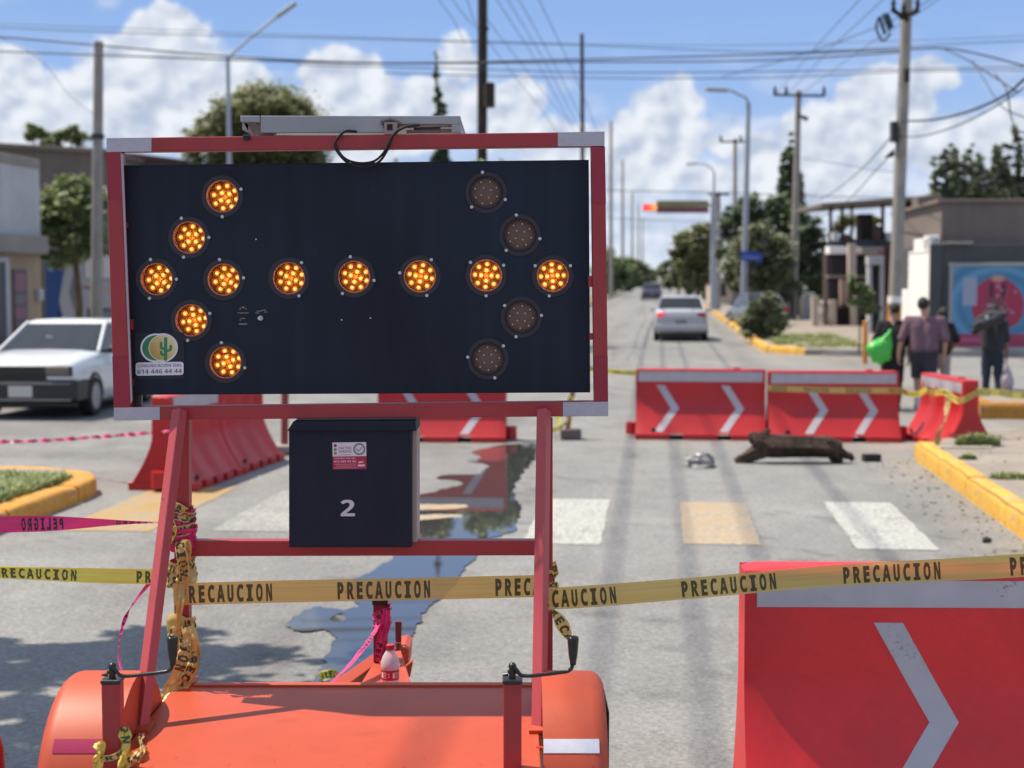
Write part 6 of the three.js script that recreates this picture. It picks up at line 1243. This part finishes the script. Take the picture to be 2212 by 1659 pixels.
pole({ label: 'main concrete utility pole on the right with an orange band at its foot', x: 1932, top: -120, Z: 41, d: 0.36, d2: 0.27, base: 0.1, mat: M.poleGrey, lean: 32, more: [
  ['orange_band', [rod(at(1930.5, 705, 41), at(1932.5, 655, 41), 0.192, 0.19, 18)], std(0.6, 0.26, 0.05, 0.7, { map: T.stain })], ['painted_band', [rod(at(1932.5, 655, 41), at(1933, 640, 41), 0.188, 0.187, 18)], wallWhite],
  ['crossarm', [bar(at(1944, 38, 40.7), at(1985, 22, 40.4), 0.1, 0.12), bar(at(1926, 20, 40.7), at(1962, 44, 40.7), 0.1, 0.1)], M.poleWood],
  ...[[1952, 30, 40.6], [1982, 18, 40.4], [1930, 20, 40.6]].map((q) => ['insulator', insul(...q, 0.07, 0.3), M.blackMetal]),
  ['cutout_switch', [...[[1900, 36, 1912, 74], [1908, 30, 1922, 66], [1916, 28, 1928, 60]].map(([a, b, c, d]) => rod(at(a, b, 40.5), at(c, d, 40.5), 0.045)), tube([at(1898, 38, 40.5), at(1893, 60, 40.5), at(1908, 88, 40.5), at(1924, 72, 40.5)], 0.03, 20)], M.blackMetal],
  ['terminal_box', seenBox(1927, 1941, 262, 306, 40.7, 0.3, 0.02), M.blackMetal], ['bracket', seen([[1912, 340], [1932, 338], [1932, 322]], 40.7, 0.2), M.blackMetal], ['cable_box', seenBox(1956, 1966, 148, 175, 40.7, 0.2, 0.02), M.blackMetal]] });
pole({ label: 'second concrete pole on the right carrying a crossarm with insulators', x: 1714, top: 196, Z: 71, d: 0.38, d2: 0.26, base: 0.1, mat: M.poleGrey, lean: 11, more: [['crossarm', [bar(at(1672, 205, 70.8), at(1781, 207, 70.8), 0.1, 0.12)], M.poleWood], ...[1674, 1698, 1780].map((q) => ['insulator', insul(q, 205, 70.8, 0.09, 0.4), M.blackMetal]), ['bracket', [seen([[1726, 246], [1748, 254], [1742, 262], [1728, 252]], 70.8, 0.1)], M.blackMetal]] });
pole({ label: 'thin grey utility pole with a small crossarm left of the street lamp', x: 1588, top: 300, Z: 105, d: 0.34, d2: 0.24, mat: M.poleGrey, more: [['crossarm', [bar(at(1555, 306, 104.8), at(1612, 306, 104.8), 0.12, 0.12)], M.poleWood], ...[1557, 1600].map((q) => ['insulator', insul(q, 305, 104.8, 0.1, 0.4), M.blackMetal])] });
pole({ label: 'grey pole with a transformer beside the traffic signal', x: 1551, top: 415, Z: 92, d: 0.36, d2: 0.3, mat: M.poleGrey, more: [['transformer', [rod(at(1553, 520, 91.6), at(1553, 470, 91.6), 0.5)], M.poleSteel], ['crossarm', [bar(at(1530, 420, 91.8), at(1575, 420, 91.8), 0.12, 0.12)], M.poleWood]] });
function streetLamp(label, x, base, Z, top, arm, head, d = 0.16) {
  const foot = at(x[0], 600, Z); foot.y = 0; const o = thing('street_lamp', label, 'street lamp', foot, 0, 'street lamps');
  mesh('pole_shaft', rod(foot, at(x[1], top, Z), d / 2 * 1.3, d / 2 * 0.8, 14), M.poleSteel, o, true);
  mesh('lamp_arm', tube(arm.map(([a, b]) => at(a, b, Z)), 0.055, 40), M.poleSteel, o, true);
  const a = at(...head[0], Z), b = at(...head[1], Z), m = rbox(0.3, 0.12, a.distanceTo(b), 0, 0, 0, 0.05);
  mesh('lamp_head', along(rbox(0.16, a.distanceTo(b), 0.3, 0, 0, 0, 0.05), a, b), M.poleSteel, o, true);
}
streetLamp('street lamp on the right with a short bent arm, beside the blue sign', [1606, 1617], 690, 66, 222, [[1617, 226], [1612, 212], [1598, 205], [1580, 196], [1568, 194]], [[1572, 195], [1524, 193]], 0.24);
streetLamp('smaller distant street lamp above the overhead signal', [1538, 1543], 650, 115, 372, [[1543, 374], [1536, 362], [1520, 355], [1506, 353]], [[1506, 353], [1482, 355]], 0.2);
streetLamp('street lamp behind the left of the sign, its long arm slanting up', [500, 492], 700, 62, 125, [[492, 125], [505, 113], [540, 82], [580, 50], [606, 28]], [[598, 36], [640, 6]], 0.19);
{ // overhead traffic signal and destination board
  const Z = 90, o = thing('traffic_signal', 'overhead board with a lit red and amber signal at its left end', 'traffic signal', at(1470, 446, Z));
  mesh('board', [seenBox(1419, 1531, 433, 447, Z, 0.12, 0.02)], std(0.3, 0.28, 0.13, 0.7, { map: T.stain }), o, true);
  mesh('board', [seenBox(1419, 1531, 447.4, 460, Z, 0.12, 0.02)], std(0.24, 0.09, 0.1, 0.7, { map: T.stain }), o, true);
  mesh('mast_arm', [bar(at(1392, 449, Z + 0.2), at(1548, 443, Z + 0.2), 0.14, 0.14)], M.poleSteel, o, true);
  mesh('mast', [rod(at(1541, 600, Z).setY(0), at(1541, 415, Z), 0.2, 0.13)], M.poleSteel, o, true);
  mesh('signal_housing', [seenBox(1389, 1418, 440, 456, Z + 0.03, 0.25, 0.03)], std(0.3, 0.12, 0.05, 0.5), o, true);
  const l = (x, c, e) => { const p = at(x, 448, Z); mesh('signal_lamp', new THREE.SphereGeometry(0.17, 20, 10).scale(1, 1, 0.4).translate(p.x, p.y, p.z + 0.02), new THREE.MeshStandardMaterial({ color: new THREE.Color(...c), emissive: new THREE.Color(...c), emissiveIntensity: e, roughness: 0.3 }), o, true); };
  l(1395.5, [1, 0.04, 0.06], 1.1); l(1404, [1, 0.1, 0.06], 0.9); l(1412.5, [1, 0.32, 0.05], 0.9);
  const b = thing('road_sign', 'blue rectangular street sign fixed to the street lamp post, right', 'sign', at(1624, 555, 65.6));
  mesh('sign_face', [seen([[1600, 562], [1646, 566], [1647, 546], [1602, 543]], 65.6, 0.03, 0.004)], std(0.03, 0.08, 0.4, 0.5), b, true);
  mesh('sign_band', [seen([[1606, 556], [1640, 559], [1640, 556], [1606, 553]], 65.58, 0.01)], std(0.3, 0.36, 0.6, 0.5), b, true);
  const y = thing('road_sign', 'small yellow diamond warning sign far down the right side', 'sign', at(1545, 577, 95));
  mesh('sign_face', seen([[1530, 578], [1545, 591], [1560, 578], [1545, 565]], 95, 0.03, 0.004), std(0.5, 0.3, 0.03, 0.5), y, true);
  mesh('post', rod(at(1545, 640, 95.1), at(1545, 580, 95.1), 0.04), M.poleSteel, y, true);
}
// ------------------------------------------------------------------ overhead wires
function wire(label, pts, r, group = 'cables crossing the picture overhead') { tag(mesh('overhead_wire', tube(pts.map(([x, y, z]) => at(x, y, z)), r * 0.85, 70, 6), M.wire), label, 'cable', group); }
const ZW = 44;
wire('topmost thick cable from the left edge across to the right pole', [[-100, 74, ZW], [0, 80, ZW], [213, 98, ZW], [500, 122, ZW], [830, 136, ZW], [1260, 128, ZW], [1700, 116, 42], [1955, 107, 41], [2040, 104, 41], [2120, 118, 40.5], [2212, 142, 40], [2400, 190, 39]], 0.028);
wire('second thick cable, below the topmost one from the left pole', [[-100, 106, ZW], [0, 111, ZW], [213, 119, ZW], [560, 131, ZW], [830, 137, ZW], [1260, 134, ZW], [1660, 130, 42.5], [1955, 112, 41.2]], 0.026);
wire('thin wire crossing just above the thick cables', [[-100, 55, 48], [300, 72, 48], [700, 82, 48], [1260, 98, 48], [1700, 112, 48], [2000, 98, 48], [2212, 88, 48], [2400, 80, 48]], 0.016);
wire('thin wire crossing below the thick cables, ending right', [[640, 140, 46], [1043, 150, 46], [1260, 156, 46], [1700, 154, 46], [2212, 144, 46], [2400, 140, 46]], 0.018);
wire('lowest of the crossing cables, faint and nearly level', [[830, 158, 50], [1260, 168, 50], [1660, 168, 50], [1960, 155, 50], [2212, 152, 50], [2400, 150, 50]], 0.018);
wire('faint highest wire across the blue sky', [[-100, 48, 52], [400, 66, 52], [1000, 88, 52], [1500, 98, 52], [1900, 90, 52], [2300, 74, 52]], 0.011);
wire('thin wire rising from the crossing cables to the top of the right pole', [[1560, 166, 60], [1700, 128, 55], [1860, 72, 48], [1975, 20, 43], [2050, -30, 40]], 0.018, 'service drops at the right pole');
wire('heavy cable bundle sagging from the right pole up to the right edge', [[1945, 262, 41], [2020, 258, 38], [2100, 238, 35], [2180, 200, 32], [2212, 172, 31], [2300, 110, 29]], 0.035, 'service drops at the right pole');
wire('second cable sagging below the heavy bundle at the right pole', [[1945, 296, 41], [1990, 294, 39], [2060, 274, 36], [2140, 236, 33], [2212, 190, 31], [2300, 130, 29]], 0.02, 'service drops at the right pole');
wire('cable swooping from the thick crossing cable to the bundle at right', [[2040, 106, 41], [2090, 130, 37], [2150, 168, 34], [2200, 200, 31.5]], 0.02, 'service drops at the right pole');
wire('loop of loose cable hanging at the right edge', [[2150, 160, 33], [2176, 200, 32], [2184, 250, 32], [2200, 282, 31.5], [2240, 290, 31]], 0.02, 'service drops at the right pole');
wire('short slack wire crossing the bundle near the right edge', [[2100, 130, 36], [2130, 178, 34], [2160, 226, 33], [2190, 245, 32], [2240, 262, 31]], 0.014, 'service drops at the right pole');
wire('drop cable from the right pole curving down to the houses', [[1928, 290, 41], [1900, 325, 45], [1850, 375, 52], [1800, 415, 58], [1770, 432, 62]], 0.02, 'service drops at the right pole');
wire('second drop cable from the right pole down to the houses', [[1930, 330, 41], [1890, 370, 46], [1840, 425, 54], [1800, 455, 60], [1775, 468, 62]], 0.018, 'service drops at the right pole');
// conductors strung along the street on the tall poles: their shadows lie along the lane
[[-0.42, 15.6], [0.12, 15.5], [0.66, 15.5], [1.62, 15.2]].forEach(([lands, h], k) => {
  const t = lands - h * (0.48 * Math.cos(ROAD) + 0.17 * Math.sin(ROAD)), pts = [];
  for (let s = -60; s <= 220; s += 20) pts.push(road(s, t, h + 0.25 * Math.cos(s / 104 * 6.283)));
  tag(mesh('overhead_wire', tube(pts, 0.021, 120, 6), M.wire), ['leftmost', 'second', 'third', 'rightmost'][k] + ' of four thin lines running down the street past the tall thin pole', 'cable', 'lines from the camera to the pole row');
});
[[950, 1005, 0], [980, 1043, 1], [1010, 1040, 2]].forEach(([x, x2, k]) => wire(['left', 'middle', 'right'][k] + ' one of three thin wires at the top left of the wooden pole', [[x - 12, -30, 40], [x, 2, 41], [lerp(x, x2, 0.5), 40 + k * 3, 43], [x2, 96 - k * 24, 47]], 0.012, 'wires at the wooden pole'));
[[1043, 205, 1215], [1043, 160, 1240]].forEach(([x, y, x2], k) => wire(['lower', 'upper'][k] + ' wire running from the wooden pole into the distance', [[x, y - 130, 47], [1120, y - 30, 62], [1190, y + 60, 80], [x2, y + 110, 104]], 0.014, 'wires at the wooden pole'));
[[2030, 1728, 0], [1910, 1700, 1], [1860, 1676, 2]].forEach(([x, x2, k]) => wire(['rightmost', 'middle', 'leftmost'][k] + ' of three thin lines from the top edge to the crossarm', [[x + 30, -40, 30], [x, -4, 36], [lerp(x, x2, 0.5), 95, 50], [x2, 204, 71]], 0.013, 'lines to the crossarm'));
wire('level span wire carrying the overhead signal', [[1310, 411, 90], [1440, 414, 90], [1560, 416, 90], [1720, 422, 88], [1935, 428, 80]], 0.03, 'span wires at the signal');
wire('lower faint span wire under the overhead signal', [[1310, 470, 120], [1420, 476, 120], [1560, 480, 120]], 0.03, 'span wires at the signal');
wire('long thin wire from the second pole across to the right pole', [[1722, 340, 71], [1800, 352, 62], [1880, 366, 52], [1940, 372, 41]], 0.014, 'service drops at the right pole');
wire('faint slanting wire at the upper left edge', [[-50, 60, 50], [60, 110, 50], [150, 205, 55], [205, 250, 60]], 0.01, 'cables crossing the picture overhead');

// ------------------------------------------------------------------ trees and bushes
function foliage(blobs, n, size, seed, droop = 0) {           // leaf-sized faces gathered in clumps through the crown, with gaps between
  const r = rngOf(seed), P = [], C = [], total = blobs.reduce((s, b) => s + b[3] * b[4] * b[5], 0);
  for (const [bx, by, bz, rx, ry, rz] of blobs) {
    const m = Math.ceil(n * rx * ry * rz / total), clumps = [], kc = Math.max(5, Math.round(m / 90));
    for (let k = 0; k < kc; k++) { const a = r() * 6.283, z = r() * 2 - 1, q = Math.cbrt(0.25 + 0.75 * r()), s = Math.sqrt(1 - z * z); clumps.push([bx + Math.cos(a) * s * rx * q, by + z * ry * q, bz + Math.sin(a) * s * rz * q, 0.7 + r() * 0.6]); }
    for (let i = 0; i < m; i++) {
      const c = clumps[Math.floor(r() * kc)], e = 0.3 * Math.min(rx, ry, rz) + 0.1 * Math.max(rx, rz), g = () => (r() + r() + r() - 1.5) * e;
      const x = c[0] + g(), y = c[1] + g() * 0.75, z = c[2] + g();
      const s = size * (0.6 + r() * 0.8), a = r() * 6.283, t = (r() - 0.5) * 2 - droop, ux = Math.cos(a) * s, uz = Math.sin(a) * s, uy = t * s * 0.7, b = a + 1.57 + (r() - 0.5), vx = Math.cos(b) * s * 0.5, vz = Math.sin(b) * s * 0.5, vy = (r() - 0.5) * s * 0.7;
      P.push(x - ux, y - uy, z - uz, x + vx, y + vy, z + vz, x + ux, y + uy, z + uz, x - ux, y - uy, z - uz, x + ux, y + uy, z + uz, x - vx, y - vy, z - vz);
      const l = c[3] * (0.8 + 0.4 * r()), w = r();
      for (let k = 0; k < 6; k++) C.push(l * (1 + 0.14 * w), l, l * (1 - 0.2 * w));
    }
  }
  const g = new THREE.BufferGeometry(); g.setAttribute('position', new THREE.Float32BufferAttribute(P, 3)); g.setAttribute('color', new THREE.Float32BufferAttribute(C, 3)); g.computeVertexNormals();
  return g;
}
function tree({ name = 'tree', label, category = 'tree', x, Z, blobs, n, size, mat, trunk = 0.14, seed, trunkTop, group, base = 0, bark = M.bark, droop }) {    // blobs: [px, py, half width px, half height px, depth offset m]
  const foot = at(x, 600, Z); foot.y = base; const o = thing(name, label, category, foot, 0, group), k = Z / FPX;
  const bl = blobs.map(([px, py, rx, ry, dz = 0]) => { const p = at(px, py, Z); return [p.x, p.y, p.z + dz, rx * k, ry * k, rx * k * 0.9]; });
  const parts = [], fork = V(foot.x, (trunkTop ? at(x, trunkTop, Z).y : lerp(base, bl[0][1], 0.55)), foot.z);
  const sway = foot.clone().lerp(fork, 0.5).add(V(trunk * 0.5, 0, 0));
  parts.push(rod(foot, sway, trunk, trunk * 0.8, 10), rod(sway, fork, trunk * 0.8, trunk * 0.65, 10));
  for (const b of bl) { const e = V(b[0], b[1] + b[4] * 0.2, b[2]), m = fork.clone().lerp(e, 0.5).add(V((e.x - fork.x) * 0.12, 0.1, 0)); parts.push(rod(fork, m, trunk * 0.5, trunk * 0.32, 7), rod(m, e, trunk * 0.32, trunk * 0.1, 7)); const r = rngOf(seed + 5); for (let q = 0; q < 4; q++) parts.push(rod(m, V(b[0] + (r() - 0.5) * b[3] * 1.5, b[1] + (r() - 0.3) * b[4], b[2] + (r() - 0.5) * b[5] * 1.5), trunk * 0.22, trunk * 0.05, 5)); }
  mesh('trunk', parts, bark, o, true);
  mesh('crown', foliage(bl, n, size, seed, droop), mat, o, true);
  return o;
}
tree({ label: 'broad dome-shaped tree rising above the left half of the sign', x: 560, Z: 72, blobs: [[580, 318, 112, 116], [575, 250, 90, 50, 1.5], [470, 318, 60, 62, 1], [450, 262, 22, 22, 0.6], [650, 300, 50, 70, 1.5], [520, 275, 62, 58, 2], [610, 270, 60, 60, 2.4]], n: 42000, size: 0.13, mat: M.leafOlive, trunk: 0.3, seed: 3 });
tree({ name: 'cypress', label: 'narrow dark cypress spire above the sign, left of the wooden pole', x: 953, Z: 70, blobs: [[940, 130, 4, 36], [945, 190, 9, 44], [949, 250, 13, 50], [953, 310, 17, 60], [954, 390, 20, 70]], n: 13000, size: 0.09, mat: M.leafDark, trunk: 0.14, seed: 5 });
tree({ name: 'cypress', label: 'tip of a small thin cypress seen through the gap above the sign panel', x: 857, Z: 78, blobs: [[857, 346, 5, 24], [858, 390, 8, 40]], n: 900, size: 0.1, mat: M.leafOlive, trunk: 0.08, seed: 6 });
tree({ label: 'bushy green tree in front of the blank wall, left of the pole', x: 165, Z: 53, blobs: [[160, 450, 62, 58], [115, 490, 34, 52, 0.6], [195, 500, 40, 60, 0.4], [150, 535, 55, 42, 0.5], [200, 430, 30, 38]], n: 15000, size: 0.12, mat: M.leafMid, trunk: 0.16, seed: 7 });
tree({ label: 'tree top showing over the roof at the upper left edge', x: 110, Z: 80, blobs: [[72, 290, 26, 22], [118, 304, 36, 18], [160, 294, 22, 22], [185, 300, 14, 10]], n: 2600, size: 0.16, mat: M.leafMid, trunk: 0.14, seed: 9 });
tree({ label: 'olive green tree in front, beside the blue street sign', x: 1640, Z: 72, blobs: [[1640, 545, 55, 55, 1.5], [1600, 590, 40, 50, 1], [1665, 600, 42, 55, 1.5], [1640, 640, 50, 36, 1.5]], n: 12000, size: 0.14, mat: M.leafGrey, trunk: 0.16, seed: 11 });
tree({ label: 'dark green spreading tree behind the second concrete pole', x: 1715, Z: 78, blobs: [[1590, 500, 36, 50], [1585, 452, 16, 30], [1640, 462, 46, 44], [1690, 470, 40, 44], [1740, 490, 34, 50], [1700, 520, 62, 70], [1755, 545, 36, 62], [1730, 600, 55, 55], [1665, 560, 55, 60, -1], [1620, 460, 18, 26], [1590, 560, 30, 60, -1]], n: 24000, size: 0.16, mat: M.leafDark, trunk: 0.28, seed: 13 });
tree({ name: 'cypress', label: 'dark cypress directly behind the second concrete pole', x: 1708, Z: 88, blobs: [[1706, 315, 8, 28], [1706, 355, 17, 40], [1707, 405, 23, 46], [1708, 450, 26, 50]], n: 15000, size: 0.12, mat: M.leafDark, trunk: 0.14, seed: 15 });
tree({ label: 'rounded tree left of the signal mast, far down the street', x: 1505, Z: 105, blobs: [[1505, 530, 42, 52], [1480, 560, 28, 44, 0.5], [1530, 540, 26, 50], [1510, 590, 40, 30]], n: 9000, size: 0.19, mat: M.leafOlive, trunk: 0.22, seed: 17 });
tree({ name: 'shrub', label: 'greyish bush on the far corner beside the street', category: 'bush', x: 1650, Z: 48, base: 0.14, blobs: [[1648, 690, 40, 38], [1620, 705, 24, 26], [1672, 690, 22, 40], [1650, 655, 24, 26]], n: 5200, size: 0.1, mat: M.leafGrey, trunk: 0.05, seed: 19, trunkTop: 722 });
tree({ label: 'young sapling with a thin trunk near the orange bollard', x: 1858, Z: 40, base: 0.14, blobs: [[1850, 618, 17, 22], [1866, 648, 26, 26], [1884, 664, 16, 16], [1848, 648, 14, 16]], n: 1700, size: 0.085, mat: M.leafMid, trunk: 0.028, seed: 21 });
[[2045, 392, 36, 88, 'left'], [2098, 388, 38, 86, 'second'], [2150, 392, 36, 92, 'third'], [2200, 368, 42, 105, 'right']].forEach(([x, y, w, h, l], k) => {
  const r = rngOf(230 + k), plumes = [];
  for (let q = 0; q < 9; q++) { const f = q / 8 - 0.5, hh = h * (0.95 + 0.6 * r()) * (1 - Math.abs(f) * 0.45); plumes.push([x + f * w * 1.9, y + h * 0.55 - hh * 0.5, w * (0.2 + 0.12 * r()), hh * 0.6, (r() - 0.5) * 1.5]); }
  plumes.push([x, y + h * 0.5, w * 0.95, h * 0.28], [x, y - h * 0.55, w * 0.13, h * 0.35]);
  tree({ label: `${l === 'left' || l === 'right' ? l + 'most' : l} of four upright trees above the brown wall at right`, group: 'upright trees behind the shop', x, Z: 62 + k, blobs: plumes, n: 17000, size: 0.1, mat: M.leafPine, trunk: 0.15, seed: 23 + k });
});
tree({ label: 'tree filling the gap between the brown house and the shop', x: 2000, Z: 68, blobs: [[2003, 500, 26, 62], [1985, 540, 20, 40]], n: 2600, size: 0.14, mat: M.leafDark, trunk: 0.14, seed: 31 });
tree({ label: 'tree seen through the open terrace of the brown house', x: 1830, Z: 78, blobs: [[1835, 505, 30, 40], [1885, 500, 24, 34], [1800, 520, 22, 36]], n: 2400, size: 0.16, mat: M.leafOlive, trunk: 0.14, seed: 33 });
[[1318, 585, 36, 44, 165], [1346, 588, 30, 38, 215], [1374, 594, 24, 32, 300], [1396, 602, 18, 22, 420], [1412, 605, 12, 16, 600]].forEach(([x, y, w, h, Z], k) => tree({ name: 'hedge_bush', label: ['nearest', 'second', 'third', 'fourth', 'farthest'][k] + ' of the median bushes right of the sign', category: 'bush', group: 'bushes along the median', x, Z, blobs: [[x, y, w, h], [x - w * 0.5, y + h * 0.4, w * 0.6, h * 0.6], [x + w * 0.5, y + h * 0.35, w * 0.6, h * 0.6], [x, y + h * 0.75, w * 0.9, h * 0.4]], n: 5200 - k * 500, size: Z * 0.0015, mat: k < 2 ? M.leafMid : M.leafOlive, trunk: 0.12, seed: 41 + k }));
[[1448, 590, 24, 30, 220], [1466, 598, 18, 24, 180], [1434, 604, 14, 18, 300], [1484, 612, 16, 26, 140], [1530, 622, 16, 26, 118]].forEach(([x, y, w, h, Z], k) => tree({ label: ['bare-looking grey tree', 'low olive tree', 'tiny far tree', 'low dark tree', 'small grey tree'][k] + ' near the vanishing point of the street', group: 'far trees at the end of the street', x, Z, blobs: [[x, y, w, h], [x + w * 0.5, y + h * 0.3, w * 0.6, h * 0.7]], n: 2200, size: Z * 0.0016, mat: k % 2 ? M.leafOlive : M.leafGrey, trunk: 0.16, seed: 51 + k }));
[[935, 930], [1040, 1010], [1095, 1100]].forEach(([x, y], k) => tree({ name: 'hedge_bush', label: ['leftmost', 'middle', 'rightmost'][k] + ' of three bushy trees hidden behind the sign, mirrored in the puddle', category: 'bush', group: 'bushes behind the sign', x, Z: 42 + k * 2, base: 0.16, blobs: [[x, 450, 66, 92], [x - 34, 520, 52, 70], [x + 34, 515, 52, 74], [x, 590, 70, 60]], n: 9000, size: 0.12, mat: k % 2 ? M.leafMid : M.leafOlive, trunk: 0.14, seed: 71 + k }));
{ // tree beside the camera, out of the frame on the left; its shade lies on the road
  const base = V(-6.0, 0, -9.2), o = thing('tree', 'leafy street tree just outside the left edge, shading the road', 'tree', base), r = rngOf(61), blobs = [];
  for (let k = 0; k < 20; k++) blobs.push([-4.3 - r() * 3.6, 4.5 + r() * 1.7, -7.2 - r() * 2.7, 0.45 + r() * 0.35, 0.3, 0.35 + r() * 0.3]);
  for (let k = 0; k < 5; k++) blobs.push([-3.3 - r() * 0.9, 4.6 + r() * 0.8, -8.2 - r() * 1.2, 0.7, 0.12, 0.12]);
  const parts = [rod(base, V(-5.9, 3, -9.2), 0.2, 0.14)];
  for (const b of blobs) parts.push(rod(V(-5.9, 3, -9.2), V(b[0], b[1], b[2]), 0.06, 0.015, 6));
  mesh('trunk', parts, M.bark, o, true);
  mesh('crown', foliage(blobs, 5200, 0.1, 63), M.leafMid, o, true);
}

renderer.render(scene, camera);
